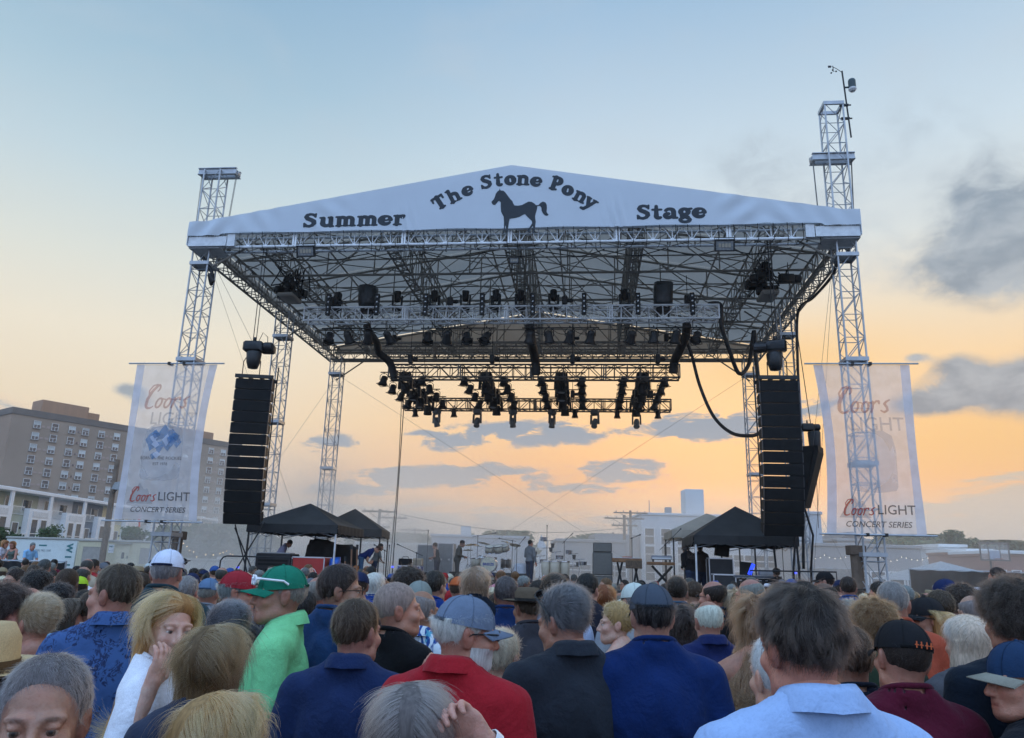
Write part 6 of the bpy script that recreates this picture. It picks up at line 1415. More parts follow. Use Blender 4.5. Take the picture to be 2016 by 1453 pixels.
def hair_mats():
    m = bpy.data.materials.new('hair_mass'); m.use_nodes = True; t = m.node_tree; n = NT(t); b = t.nodes['Principled BSDF']
    tc = n.node('ShaderNodeTexCoord').outputs['Object']; c = n.node('ShaderNodeObjectInfo').outputs['Color']
    mp = n.node('ShaderNodeMapping'); mp.inputs['Scale'].default_value = (60, 60, 9); t.links.new(tc, mp.inputs[0])
    k = n.smooth(n.noise(mp.outputs[0], 1.6, 4, .6), .25, .75, .55, 1.05); c = n.mix(1.0, c, n.comb(k, k, k), 'MULTIPLY'); t.links.new(c, b.inputs['Base Color']); b.inputs['Roughness'].default_value = .62; b.inputs['Specular IOR Level'].default_value = .25
    MATS['hair_mass'] = m
    h = bpy.data.materials.new('hair_strand'); h.use_nodes = True; t = h.node_tree; n = NT(t); out = t.nodes['Material Output']; t.nodes.remove(t.nodes['Principled BSDF'])
    b = n.node('ShaderNodeBsdfHairPrincipled'); b.parametrization = 'COLOR'; c = n.node('ShaderNodeObjectInfo').outputs['Color']; r = n.node('ShaderNodeHairInfo').outputs['Random']
    k = n.m('ADD', .62, n.m('MULTIPLY', r, .80)); c = n.mix(1.0, c, n.comb(k, k, k), 'MULTIPLY'); t.links.new(c, b.inputs['Color']); b.inputs['Roughness'].default_value = .42; b.inputs['Radial Roughness'].default_value = .55
    t.links.new(b.outputs[0], out.inputs[0]); MATS['hair_strand'] = h
    return m, h
M_HAIR, M_STRAND = hair_mats()
M_LENSD = mat('dark_lens', (.01, .01, .012), .08, 0, spec=.8); M_LENSB = mat('blue_mirror_lens', (.02, .10, .55), .12, .6); M_FRAMEB = mat('black_frame', (.012, .011, .011), .3); M_FRAMEW = mat('white_frame', (.75, .77, .8), .3); M_METAL = mat('silver_metal', (.6, .6, .62), .25, .9)

# ---- signed distance modelling on a grid, meshed with surface nets
def snets(F, lo, res):
    ins = F < 0; nx, ny, nz = F.shape
    C = [(i, j, k) for i in (0, 1) for j in (0, 1) for k in (0, 1)]
    sl = lambda c: (slice(c[0], nx-1+c[0]), slice(c[1], ny-1+c[1]), slice(c[2], nz-1+c[2]))
    cnt = sum(ins[sl(c)].astype(np.int8) for c in C); act = (cnt > 0) & (cnt < 8); idx = np.argwhere(act)
    if len(idx) == 0: return np.zeros((0, 3)), np.zeros((0, 4), int)
    I, J, K = idx.T; acc = np.zeros((len(idx), 3)); num = np.zeros(len(idx))
    for a in C:
        for ax in range(3):
            if a[ax]: continue
            b = list(a); b[ax] = 1
            fa = F[I+a[0], J+a[1], K+a[2]]; fb = F[I+b[0], J+b[1], K+b[2]]; x = (fa < 0) != (fb < 0)
            t = np.where(x, fa/np.where(x, fa-fb, 1), 0); p = np.array(a, float)[None].repeat(len(idx), 0); p[:, ax] += t
            acc += p*x[:, None]; num += x
    V = (idx+acc/num[:, None])*res+np.array(lo); vid = -np.ones(act.shape, int); vid[I, J, K] = np.arange(len(idx)); Q = []
    for ax in range(3):
        s0 = [slice(None)]*3; s1 = [slice(None)]*3; s0[ax] = slice(0, -1); s1[ax] = slice(1, None)
        e = ins[tuple(s0)] != ins[tuple(s1)]; u, v = [(1, 2), (2, 0), (0, 1)][ax]
        P = np.argwhere(e); lim = np.array(act.shape); ok = (P[:, u] > 0) & (P[:, v] > 0) & (P[:, u] < lim[u]) & (P[:, v] < lim[v]); P = P[ok]
        du = np.zeros(3, int); du[u] = 1; dv = np.zeros(3, int); dv[v] = 1
        g = lambda q: vid[q[:, 0], q[:, 1], q[:, 2]]
        quad = np.stack([g(P-du-dv), g(P-dv), g(P), g(P-du)], 1); flip = ~ins[P[:, 0], P[:, 1], P[:, 2]]; quad[flip] = quad[flip][:, ::-1]; Q.append(quad)
    Q = np.concatenate(Q); Q = Q[(Q >= 0).all(1)]; return V, Q
def grid(lo, hi, res):
    ax = [np.arange(a, b+res, res) for a, b in zip(lo, hi)]; return np.meshgrid(*ax, indexing='ij')
def d_ell(G, c, r):
    x, y, z = (G[i]-c[i] for i in range(3)); k0 = np.sqrt((x/r[0])**2+(y/r[1])**2+(z/r[2])**2); k1 = np.sqrt((x/r[0]**2)**2+(y/r[1]**2)**2+(z/r[2]**2)**2)+1e-9; return k0*(k0-1)/k1
def d_cap(G, a, b, ra, rb=None):
    rb = ra if rb is None else rb; a = np.array(a, float); d = np.array(b, float)-a; L = d@d+1e-12
    t = np.clip(((G[0]-a[0])*d[0]+(G[1]-a[1])*d[1]+(G[2]-a[2])*d[2])/L, 0, 1); return np.sqrt((G[0]-a[0]-t*d[0])**2+(G[1]-a[1]-t*d[1])**2+(G[2]-a[2]-t*d[2])**2)-(ra+(rb-ra)*t)
def sun_(a, b, k):
    if a is None: return b
    h = np.clip(.5+.5*(b-a)/k, 0, 1); return b+(a-b)*h-k*h*(1-h)
def ssub(a, b, k): return -sun_(-a, b, k)
def head_field(G, f=False, fat=0.0, skull_only=False):
    w = .93 if f else 1.0
    D = d_ell(G, (0, -.018, .030), (.0755*w+fat*.3, .098, .090)); D = sun_(D, d_ell(G, (0, .034, -.045), (.056*w+fat, .066, .074)), .035)
    if skull_only: return D
    D = sun_(D, d_ell(G, (0, .072, -.100), (.024, .020, .017)), .03); D = sun_(D, d_cap(G, (-.05*w, .01, -.075), (-.018, .068, -.104), .016), .03); D = sun_(D, d_cap(G, (.05*w, .01, -.075), (.018, .068, -.104), .016), .03)
    for s in (-1, 1):
        D = sun_(D, d_ell(G, (s*.041*w, .066, -.030), (.022, .020, .018)), .025); D = sun_(D, d_cap(G, (s*.014, .090, .020), (s*.046, .074, .020), .0085), .014)
        D = ssub(D, d_ell(G, (s*.031, .102, -.001), (.017, .018, .011)), .010)
        D = sun_(D, d_ell(G, (s*.031, .0815, .0065), (.0165, .0125, .0075)), .004); D = sun_(D, d_ell(G, (s*.031, .0800, -.0105), (.0150, .0115, .0055)), .005)
        D = sun_(D, d_ell(G, (s*.076*w, -.012, -.012), (.0085, .020, .033)), .010); D = sun_(D, d_ell(G, (s*.083*w, -.020, .0), (.006, .014, .026)), .006); D = ssub(D, d_ell(G, (s*.090*w, -.008, -.006), (.007, .009, .014)), .004)
    D = sun_(D, d_cap(G, (0, .092, .010), (0, .113, -.036), .0075, .0125), .012)
    for s in (-1, 1): D = sun_(D, d_ell(G, (s*.0125, .100, -.040), (.009, .011, .008)), .006)
    D = sun_(D, d_cap(G, (-.020, .088, -.068), (.020, .088, -.068), .0075), .008); D = sun_(D, d_cap(G, (-.016, .088, -.079), (.016, .088, -.079), .0085), .008); D = ssub(D, d_cap(G, (-.023, .097, -.0735), (.023, .097, -.0735), .0028), .004)
    rn = .046 if f else .056
    D = sun_(D, d_cap(G, (0, -.022, -.05), (0, -.028, -.172), rn+fat*.5, rn-.002+fat*.5), .03)
    return D
def normals(V, Q):
    N = np.zeros_like(V); n = np.cross(V[Q[:, 2]]-V[Q[:, 0]], V[Q[:, 3]]-V[Q[:, 1]])
    for k in range(4): np.add.at(N, Q[:, k], n)
    return N/(np.linalg.norm(N, axis=1)[:, None]+1e-12)
def eye_geo(s, w):
    V = []; Cc = []; Q = []; c = np.array([s*.031, .0805, -.002]); R = .0118; nu, nv = 14, 14
    for i in range(nv+1):
        th = math.pi*i/nv
        for j in range(nu):
            a = 2*math.pi*j/nu; V.append(c+R*np.array([math.sin(th)*math.cos(a), math.cos(th), math.sin(th)*math.sin(a)])); Cc.append((.05, .06, .07) if i <= 1 else ((.22, .26, .27) if i <= 3 else (1.1, 1.5, 1.75)))
    for i in range(nv):
        for j in range(nu): Q.append((i*nu+j, i*nu+(j+1) % nu, (i+1)*nu+(j+1) % nu, (i+1)*nu+j))
    return np.array(V), np.array(Cc), np.array(Q)
HC = {}
def head_geo(f=False, fat=0.0, res=.0052, brow=(.30, .24, .22), stubble=0.0):
    key = (f, fat, res, brow, stubble)
    if key in HC: return HC[key]
    lo, hi = (-.11, -.135, -.20), (.11, .14, .135); G = grid(lo, hi, res); V, Q = snets(head_field(G, f, fat), lo, res)
    C = np.ones((len(V), 3)); x, y, z = V.T
    def blend(mask, col): C[:] = C*(1-mask[:, None])+np.array(col)*C*mask[:, None]
    g = lambda c, r: np.exp(-(((x-c[0])/r[0])**2+((y-c[1])/r[1])**2+((z-c[2])/r[2])**2))
    blend(.45*(g((.04, .08, -.035), (.02, .03, .018))+g((-.04, .08, -.035), (.02, .03, .018))), (1.04, .80, .78)); blend(.5*g((0, .115, -.036), (.014, .02, .014)), (1.05, .78, .75))
    for s in (-1, 1): blend(.6*g((s*.082, -.015, -.01), (.012, .03, .035)), (1.05, .78, .74)); blend(np.clip(1.5*g((s*.032, .092, .021), (.018, .014, .0045)), 0, .9), brow); blend(np.clip(.6*g((s*.031, .095, -.002), (.016, .015, .010)), 0, .6), (.75, .62, .62))
    blend(np.clip(1.4*g((0, .096, -.073), (.022, .012, .009)), 0, .85), (.98, .60, .60) if f else (.92, .66, .64))
    if not f:      # short hair fades into the skin along the nape and temples
        hl = hairline((x, y, z), 'std'); blend(np.clip(.75*np.exp(-(np.clip(hl, 0, 1)/.012)**2)*(y < .05), 0, .75), (.62, .60, .62))
    if stubble: blend(np.clip(stubble*((y > .0) & (z < -.045) & (z > -.125)).astype(float), 0, 1), (.62, .64, .68))
    for s in (-1, 1):
        ev, ec, eq = eye_geo(s, 1); Q = np.concatenate([Q, eq+len(V)]); V = np.concatenate([V, ev]); C = np.concatenate([C, ec])
    HC[key] = (V, Q, C); return HC[key]
def hairline(G, style):
    x, y, z = G
    if style in ('bald',): top = np.where(y < .05, (z-.080-.25*np.clip(-y-.02, -.1, .1)), 9); base = np.interp(y.ravel(), [-.12, -.05, -.005, .03, .1], [-.078, -.06, -.02, .03, .2]).reshape(y.shape)-z; return np.maximum(base, top-.02*0)
    pts = {'recede': ([-.12, -.05, -.005, .035, .07, .10], [-.080, -.06, -.025, .035, .095, .14]), 'std': ([-.12, -.05, -.005, .035, .075, .10], [-.085, -.065, -.030, .020, .066, .085]), 'low': ([-.12, -.05, -.012, .022, .070, .10], [-.11, -.09, -.022, .030, .064, .085])}[style]
    return np.interp(y.ravel(), *pts).reshape(y.shape)-z
HV = {}
def hair_geo(style, f=False, seed=0, res=.0065, hat=False):
    """hair mass for a style: mesh plus normals"""
    key = (style, f, seed, res, hat)
    if key in HV: return HV[key]
    long_ = style in ('long', 'longwavy', 'bob', 'pageboy'); lo = (-.19, -.22, -.46 if style in ('long', 'longwavy') else (-.24 if long_ else -.15)); hi = (.19, .16, .19); G = grid(lo, hi, res); x, y, z = G
    H = head_field(G, f, 0, True); rs = np.random.RandomState(seed+5); ph = rs.uniform(0, 6, 8)
    ang = np.arctan2(x, y+.03)
    lock = 0.8*(.5*np.sin(ang*13+ph[0]+z*18)+.35*np.sin(ang*23+ph[1]-z*30)+.3*np.sin(ang*7+ph[2]+z*9))
    tb = {'short': .012, 'crop': .007, 'buzz': .006, 'bald': .008, 'side': .020, 'messy': .020, 'curly': .036, 'afro': .05, 'long': .018, 'longwavy': .026, 'bob': .024, 'pageboy': .02, 'bun': .010, 'recede': .010, 'tuft': .013}[style]
    topf = np.clip((z-.0)/.10, 0, 1); t = tb*(.42+.62*topf)+(.0035 if tb > .006 else .001)*lock
    if style in ('messy', 'curly', 'afro', 'longwavy'): t = t+.006*np.sin(x*90+ph[3])*np.sin(y*80+ph[4])*np.sin(z*85+ph[5])*(1.6 if style != 'messy' else 1)
    if style == 'side': t = t+.010*np.clip((x+.02)/.08, -1, 1)*topf
    if style == 'tuft': t = t+.012*np.clip((y+.02)/.08, 0, 1)*topf
    hl = hairline(G, 'bald' if style == 'bald' else ('recede' if style in ('recede', 'crop') else ('low' if (long_ or style == 'bun') else 'std')))
    tp = np.clip(-hl/(.034 if (long_ or style in ('bun', 'bald', 'curly', 'afro')) else .085), 0, 1); t = t*(.12+.88*tp*(2-tp)) if style not in ('buzz',) else t
    D = np.maximum(H-t, hl*.8)
    if long_:
        L = {'long': -.36, 'longwavy': -.33, 'bob': -.13, 'pageboy': -.16}[style]; wv = .010*np.sin(z*46+ph[6])*(1 if style == 'longwavy' else .25)
        bx = .088+np.clip(-z, 0, .3)*.10+.006*lock; by = .078+.004*lock; cx = x-wv; cy = y+.028+np.clip(-z-.1, 0, .3)*.25
        cur = (np.sqrt((cx/bx)**2+(cy/by)**2)-1)*.08; cur = np.maximum(cur, L+.02*np.abs(np.sin(ang*9))-z); cur = np.maximum(cur, z-.02); cur = np.maximum(cur, (y+.002-np.clip(-z-.08, 0, .1)*.35)*.9)
        D = sun_(D, cur, .025)
        D = np.maximum(D, -(d_ell(G, (0, .118, -.052), (.066, .095, .122))))
    if style == 'bun': D = sun_(D, d_ell(G, (0, -.105, .075), (.042, .040, .040))+.004*np.sin(x*160)*np.sin(z*140), .012)
    if hat: D = np.maximum(D, z-.058-.10*np.clip(y, -.1, .1))
    V, Q = snets(D, lo, res); N = normals(V, Q) if len(V) else V
    HV[key] = (V, Q, N); return HV[key]
def np_mesh(name, V, Q, mats, C=None, smooth=True):
    me = bpy.data.meshes.new(name); n = len(Q); me.vertices.add(len(V)); me.vertices.foreach_set('co', np.ascontiguousarray(V, dtype=np.float32).ravel()); me.loops.add(n*4); me.loops.foreach_set('vertex_index', np.ascontiguousarray(Q, dtype=np.int32).ravel()); me.polygons.add(n); me.polygons.foreach_set('loop_start', np.arange(n, dtype=np.int32)*4)
    if smooth: me.polygons.foreach_set('use_smooth', np.ones(n, bool))
    me.update(calc_edges=True)
    if C is not None:
        a = me.attributes.new('Col', 'FLOAT_COLOR', 'POINT'); a.data.foreach_set('color', np.concatenate([C, np.ones((len(C), 1))], 1).astype(np.float32).ravel())
    me.materials.append(mats); return me
SC = {}
def strand_data(style, f, seed, count, rad, V, Q, N, wave=0.0):
    """hair strands rooted on the hair mass, combed away from the crown"""
    rs = np.random.RandomState(seed+11); tri = Q; a = np.linalg.norm(np.cross(V[tri[:, 2]]-V[tri[:, 0]], V[tri[:, 3]]-V[tri[:, 1]]), axis=1); fi = rs.choice(len(tri), count, p=a/a.sum()); w = rs.dirichlet((1, 1, 1, 1), count)[:, :, None]
    P = (V[tri[fi]]*w).sum(1); n = (N[tri[fi]]*w).sum(1); n /= np.linalg.norm(n, axis=1)[:, None]+1e-9
    longs = style in ('long', 'longwavy', 'bob', 'pageboy'); crown = np.array([.008, -.05, .12]) if style != 'bun' else np.array([0, -.105, .075])
    d = P-crown
    if style == 'bun': d = -d
    if style == 'side': d = d+np.array([.25, -.05, 0])
    if style == 'tuft': d = np.tile([0.1, .6, .5], (count, 1))+rs.normal(size=(count, 3))*.25
    if longs:
        lowz = np.clip((.06-P[:, 2])/.08, 0, 1)[:, None]; d = d*(1-lowz)+np.array([0, -.05, -1])*lowz
        part = np.sign(P[:, :1]+.015); d = d+np.concatenate([part*.06*(1-lowz), np.zeros((count, 2))], 1)
    if longs: d = d+np.array([0, -1.2, 0])*np.clip((P[:, 1:2]+.02)/.07, 0, 1)*np.linalg.norm(d, axis=1)[:, None]
    if style != 'bun': d = d+(.08 if longs else .24)*np.linalg.norm(d, axis=1)[:, None]*np.stack([np.sin(P[:, 1]*55+P[:, 2]*40+seed), np.sin(P[:, 2]*50+P[:, 0]*45+2*seed), np.sin(P[:, 0]*52+P[:, 1]*38)], 1)
    d = d-n*(d*n).sum(1)[:, None]; d /= np.linalg.norm(d, axis=1)[:, None]+1e-9
    curl = style in ('curly', 'afro'); jit = {'curly': .9, 'afro': 1.2, 'messy': .30, 'longwavy': .20, 'tuft': .4, 'long': .05, 'bob': .08, 'pageboy': .06}.get(style, .28); d = d+rs.normal(size=(count, 3))*jit*.5; lift = {'curly': .5, 'afro': .7, 'messy': .12, 'long': .03, 'bob': .04, 'pageboy': .03, 'buzz': .9, 'crop': .5, 'tuft': .7, 'bald': .25}.get(style, .20)
    Ls = {'buzz': .007, 'crop': .012, 'bald': .016, 'short': .024, 'recede': .022, 'side': .042, 'messy': .038, 'curly': .035, 'afro': .030, 'long': .16, 'longwavy': .14, 'bob': .10, 'pageboy': .11, 'bun': .045, 'tuft': .022}[style]*rs.uniform(.5, 1.3, (count, 1))*(1 if longs else .35+.65*np.clip((P[:, 2:]+.085)/.07, 0, 1))
    K = 8 if longs or curl else 5; step = Ls/(K-1); pts = [P-n*.003]; fly = (rs.uniform(size=(count, 1)) < .05); step = step*np.where(fly, 1.25, 1); cur = d+n*(lift+np.where(fly, .12 if longs else .35, 0)); cur /= np.linalg.norm(cur, axis=1)[:, None]; p = pts[0]; ph = rs.uniform(0, 6.28, (count, 1)); side = np.cross(n, d)
    bend = 8.5
    for k in range(1, K):
        p = p+cur*step+(side*np.sin(ph+k*1.5)*.0035 if (style == 'longwavy' or curl) else 0); cur = cur-n*step*bend+np.array([0, 0, -1])*step*(3 if longs else 1.0); cur /= np.linalg.norm(cur, axis=1)[:, None]; pts.append(p)
    A = np.stack(pts, 1)
    cv = bpy.data.hair_curves.new('hair_strands'); cv.add_curves([K]*count); cv.attributes['position'].data.foreach_set('vector', np.ascontiguousarray(A, dtype=np.float32).ravel())
    ra = cv.attributes.get('radius') or cv.attributes.new('radius', 'FLOAT', 'POINT'); R = np.tile(np.linspace(1, .35, K), count)*rad; ra.data.foreach_set('value', R.astype(np.float32)); cv.materials.append(M_STRAND); return cv
# ---- bodies: one continuous surface from feet to shoulders with arms; standing height 1.75
ARMS = {'down': ((.268, -.03, 1.13), (.275, .05, .88)), 'front': ((.24, .0, 1.14), (.13, .24, 1.12)), 'phone': ((.25, .10, 1.16), (.10, .28, 1.40)), 'fold': ((.25, .02, 1.15), (-.02, .20, 1.16)), 'hip': ((.33, -.05, 1.16), (.20, .08, 1.02)), 'face': ((.20, .16, 1.18), (.06, .20, 1.50)), 'lean': ((.24, .16, 1.10), (.12, .36, .98)), 'head': ((.34, .02, 1.50), (.16, -.02, 1.66))}
def body_prims(f, fat, la, ra):
    sh = .168 if f else .198
    P = [('e', (0, -.005, .95), (.165+fat, .118+fat, .14), .05), ('e', (0, .012+fat*.5, 1.09), ((.125 if f else .145)+fat, .105+fat*1.2, .17), .06), ('e', (0, -.005, 1.29), ((.138 if f else .158)+fat*.7, .108+fat*.7, .19), .06), ('c', (-sh+.045, -.012, 1.425), (sh-.045, -.012, 1.422), .056, .056, .05)]
    if f: P += [('e', (-.075, .085, 1.28), (.062, .055, .06), .04), ('e', (.075, .085, 1.28), (.062, .055, .06), .04)]
    for s in (-1, 1): P.append(('c', (s*.105, -.02, 1.445), (s*.02, -.028, 1.515), .046, .050, .04))
    arms = []
    for s, pose in ((-1, la), (1, ra)):
        e, w = ARMS[pose] if isinstance(pose, str) else pose; S = (s*sh, -.005, 1.412); E = (s*e[0], e[1], e[2]); W = (s*w[0], w[1], w[2]); k = .88 if f else 1.0
        arms.append((('c', S, E, .052*k+fat*.25, .043*k+fat*.2, .03), ('c', E, W, .042*k+fat*.15, .029*k, .02), S, E, W))
    L = []
    for s in (-1, 1): L += [('c', (s*.085, 0, .90), (s*.095, .012, .50), .085+fat*.5, .060, .03), ('c', (s*.095, .012, .50), (s*.10, -.012, .10), .058, .040, .02), ('e', (s*.105, .055, .04), (.045, .13, .042), .02)]
    return P, arms, L
def ev_prims(G, L, inf=0.0):
    D = None
    for p in L:
        q = d_ell(G, p[1], tuple(r+inf for r in p[2])) if p[0] == 'e' else d_cap(G, p[1], p[2], p[3]+inf, p[4]+inf); D = sun_(D, q, p[-1])
    return D
BC = {}
def body_geo(f, fat, la, ra, res, part, sleeve='short', neck='crew'):
    key = (f, fat, la, ra, res, part, sleeve, neck)
    if key in BC: return BC[key]
    P, arms, L = body_prims(f, fat, la, ra); xs = [abs(a[i][0]) for a in arms for i in (2, 3, 4)]; mx = max(xs)+.09; my = max([.2+fat*1.4]+[a[4][1]+.08 for a in arms]+[a[3][1]+.08 for a in arms])
    mz = max([1.60]+[a[4][2]+.06 for a in arms]+[a[3][2]+.08 for a in arms])
    if part == 'body':
        lo, hi = (-mx, -.24-fat, -.01), (mx, my, mz); G = grid(lo, hi, res); D = ev_prims(G, P)
        for a in arms: D = sun_(D, a[0 if True else 1] and ev_prims(G, a[:2]), .03)
        D = sun_(D, ev_prims(G, L), .03)
    elif part == 'shirt':
        lo, hi = (-mx, -.26-fat, .84), (mx, my+.03, max(1.60, mz)); G = grid(lo, hi, res); D = ev_prims(G, P, .016)
        for a in arms:
            c = a[0]; S, E, W = (np.array(v) for v in a[2:5])
            if sleeve == 'none': continue
            e2 = S+(E-S)*(.72 if sleeve == 'short' else 1.0); D = sun_(D, d_cap(G, S, e2, .064+fat*.25, .058+fat*.25), .022)
            if sleeve == 'long': D = sun_(D, d_cap(G, E, E+(W-E)*.92, .055, .040), .03)
            elif sleeve == 'short':   # open cuff: cut beyond the sleeve end
                ax = (E-S)/np.linalg.norm(E-S); cut = (G[0]-e2[0])*ax[0]+(G[1]-e2[1])*ax[1]+(G[2]-e2[2])*ax[2]-.012; nearA = d_cap(G, S, E, .11); D = np.where(nearA < 0, np.maximum(D, np.where((np.abs(G[0]) > abs(S[0])*.98), cut, -9)), D)
        x, y, z = G
        D = D+.0030*np.sin(z*22+np.abs(x)*46+np.sin(y*13)*1.5)*np.clip(np.sin(x*11+1.3)+.4, -.3, 1)+.0020*np.sin(z*47+x*61+y*35)*np.sin(z*13+1)-.0065*np.clip(np.sin(z*27+3*np.sin(x*7+fat*90)+np.abs(x)*24), 0, 1)**2*np.clip((np.abs(x)-.04)*9, 0, 1)*np.clip((1.40-z)*6, 0, 1)
        D = np.maximum(D, .90-z+.006*np.sin(x*40))
        pl = z-(1.488-.42*(y+.03))
        if neck == 'strap': D = np.maximum(D, z-1.36)
        elif neck == 'tank': D = np.maximum(D, z-(1.475-.5*(y+.03))); D = np.maximum(D, -(d_ell(G, (0, .05, 1.50), (.105, .16, .12))))
        else: D = np.maximum(D, z-(1.538-.42*(y+.03))); nr_ = .86 if f else 1.0; D = np.maximum(D, -np.maximum((np.sqrt((x/(.076*nr_))**2+((y+.022)/(.062*nr_))**2)-1)*.065, 1.44-z)); D = np.maximum(D, -(d_ell(G, (0, .09, 1.50), (.062, .08, .050))))
        if neck == 'tank': D = np.maximum(D, -(np.maximum(np.abs(np.abs(x)-.26)-.105, 1.27-z)))
    elif part == 'legs':
        lo, hi = (-.28-fat, -.24-fat, .05), (.28+fat, .26+fat, 1.04); G = grid(lo, hi, res); D = sun_(ev_prims(G, L[0:2]+L[3:5], .014), d_ell(G, (0, -.005, .93), (.178+fat, .13+fat, .13)), .05); D = np.maximum(D, G[2]-.985); D = np.maximum(D, .07-G[2])
    V, Q = snets(D, lo, res); BC[key] = (V, Q, arms); return BC[key]
HANDC = {}
def hand_geo(kind, res=.0042):
    """wrist at origin, fingers along +z, palm facing +y, thumb towards +x"""
    if (kind, res) in HANDC: return HANDC[(kind, res)]
    lo, hi = (-.065, -.05, -.045), (.085, .10, .205); G = grid(lo, hi, res); D = sun_(d_cap(G, (0, 0, -.05), (0, 0, .01), .029, .027), d_ell(G, (0, 0, .052), (.040, .017, .050)), .02)
    cl = {'relaxed': .55, 'open': .12, 'curl': 1.15, 'spread': .2}[kind]; sp = {'spread': .16, 'open': .07}.get(kind, .035)
    for i, (x, L) in enumerate(((.030, .072), (.010, .080), (-.010, .075), (-.029, .060))):
        p = np.array([x, 0, .088 - (.006 if i == 3 else 0)]); a = 0.0; fan = (i-1.4)*-sp
        for j, fr in enumerate((.45, .32, .23)):
            a += cl*(.5, .8, .6)[j]; q = p+L*fr*np.array([math.sin(fan)*math.cos(a), math.sin(a), math.cos(a)*math.cos(fan)]); r0 = (.0095, .0085, .0078)[j]; D = sun_(D, d_cap(G, p, q, r0, r0-.0008), .005); p = q
    t0 = np.array([.030, .006, .022]); t1 = t0+np.array([.030, .012, .028]); t2 = t1+np.array([.012, .008+.01*cl, .028]); t3 = t2+np.array([.0, .008+.008*cl, .022])
    for a, b, r in ((t0, t1, .0125), (t1, t2, .0105), (t2, t3, .0092)): D = sun_(D, d_cap(G, a, b, r, r-.001), .008)
    V, Q = snets(D, lo, res); HANDC[(kind, res)] = (V, Q); return HANDC[(kind, res)]
def rotm(yaw, pitch=0.0, roll=0.0):
    return np.array(Matrix.Rotation(yaw, 3, 'Z') @ Matrix.Rotation(pitch, 3, 'X') @ Matrix.Rotation(roll, 3, 'Y'))
def frame_to(d, up):
    d = np.array(d, float); d /= np.linalg.norm(d); u = np.array(up, float); u = u-d*(u@d); u /= np.linalg.norm(u)+1e-9; x = np.cross(u, d); return np.stack([x, u, d], 1)
# ---- things worn
def cap_parts(root, M, col, brimcol=None, back=False, strap=True, style='ball', panel=None):
    c = MB(); n, m_ = 26, 9; R = Matrix.Rotation(math.pi if back else 0, 4, 'Z') @ Matrix.Rotation(math.radians(-6 if not back else 6), 4, 'X')
    A = (.089, .109, .100) if not back else (.089, .112, .097); C0 = Vector((0, -.012 if not back else .02, .026))
    if back: C0 = Vector((0, .014, .030))
    for i in range(m_+1):
        th = math.pi/2*i/m_; rr = math.cos(th)**.82 if i < m_ else 0.0
        for j in range(n):
            a = 2*math.pi*j/n; seam = 1-.012*max(0, math.cos(a*6)**16); c.v.append(tuple(R @ (C0+Vector((A[0]*rr*math.sin(a)*seam, A[1]*rr*math.cos(a)*seam, A[2]*math.sin(th)**1.05)))))
    for i in range(m_):
        for j in range(n): c.f.append((i*n+j, i*n+(j+1) % n, (i+1)*n+(j+1) % n, (i+1)*n+j)); c.mi.append(0)
    cap = link('cap', c.mesh('cap', M_FELT, True), root, M); cap.color = (*col, 1)
    b = MB(); nb = 14
    for k in range(4):
        for i in range(nb+1):
            u = (i/nb*2-1); a = u*1.12; base = Vector((A[0]*math.sin(a)*1.01, C0.y+A[1]*math.cos(a)*1.0, C0.z+.004)); L = .072*math.cos(a)**.7 if abs(a) < 1.5 else 0
            v = base+Vector((0, 1, 0))*(L*(k % 2 if k < 2 else (3-k)))*1.0
            v.z += -.030*u*u*(1 if k in (1, 2) else .6)-.006*(1 if k in (1, 2) else 0)+(.004 if k < 2 else 0); b.v.append(tuple(R @ v))
    for k in range(3):
        for i in range(nb): b.f.append((k*(nb+1)+i, k*(nb+1)+i+1, (k+1)*(nb+1)+i+1, (k+1)*(nb+1)+i)); b.mi.append(0)
    o = link('brim', b.mesh('brim', M_FELT, True), cap); o.color = (*(brimcol or col), 1)
    bt = MB().lathe([(.0, .006), (.006, .004), (.008, 0), (.007, -.004)], 8, R @ Matrix.Translation(C0+Vector((0, 0, A[2]))), cap=False).mesh('button', M_FELT, True); o = link('button', bt, cap); o.color = (*col, 1)
    for k in range(6):
        a = k*math.pi/3+math.pi/6; pts = [R @ (C0+Vector((A[0]*math.cos(t)**.82*math.sin(a), A[1]*math.cos(t)**.82*math.cos(a), A[2]*math.sin(t)**1.05))*1.0) for t in np.linspace(.05, 1.5, 9)]
        o = link('seam', MB().tube(pts, .0016, 4).mesh('seam', M_FELT), cap); o.color = (*[v*.7 for v in col], 1)
    if strap:
        pts = [R @ (C0+Vector((A[0]*1.01*math.sin(a), A[1]*1.01*math.cos(a), .008))) for a in np.linspace(math.pi-.62, math.pi+.62, 10)]
        o = link('strap', MB().tube(pts, .007, 5).mesh('strap', M_FELT), cap); o.color = (*[v*.35 for v in (brimcol or col)], 1)
    return cap
def brim_hat(root, M, col, band=None, wide=.075, h=.10):
    prof = [(.100+wide, .018), (.100+wide*.5, .006), (.096, .008), (.092, .03), (.088, h*.7), (.07, h*.98), (.035, h), (0, h*.96)]
    c = MB().lathe(prof, 28, Matrix.Translation((0, -.012, .035)) @ Matrix.Diagonal((.93, 1.10, 1, 1)), cap=False).mesh('hat', M_FELT, True); o = link('hat', c, root, M); o.color = (*col, 1)
    b = link('hat_band', MB().lathe([(.0945, .012), (.0935, .032)], 28, Matrix.Translation((0, -.012, .035)) @ Matrix.Diagonal((.935, 1.105, 1, 1)), cap=False).mesh('hat_band', M_FELT), o); b.color = (*(band or (.02, .02, .02)), 1); return o
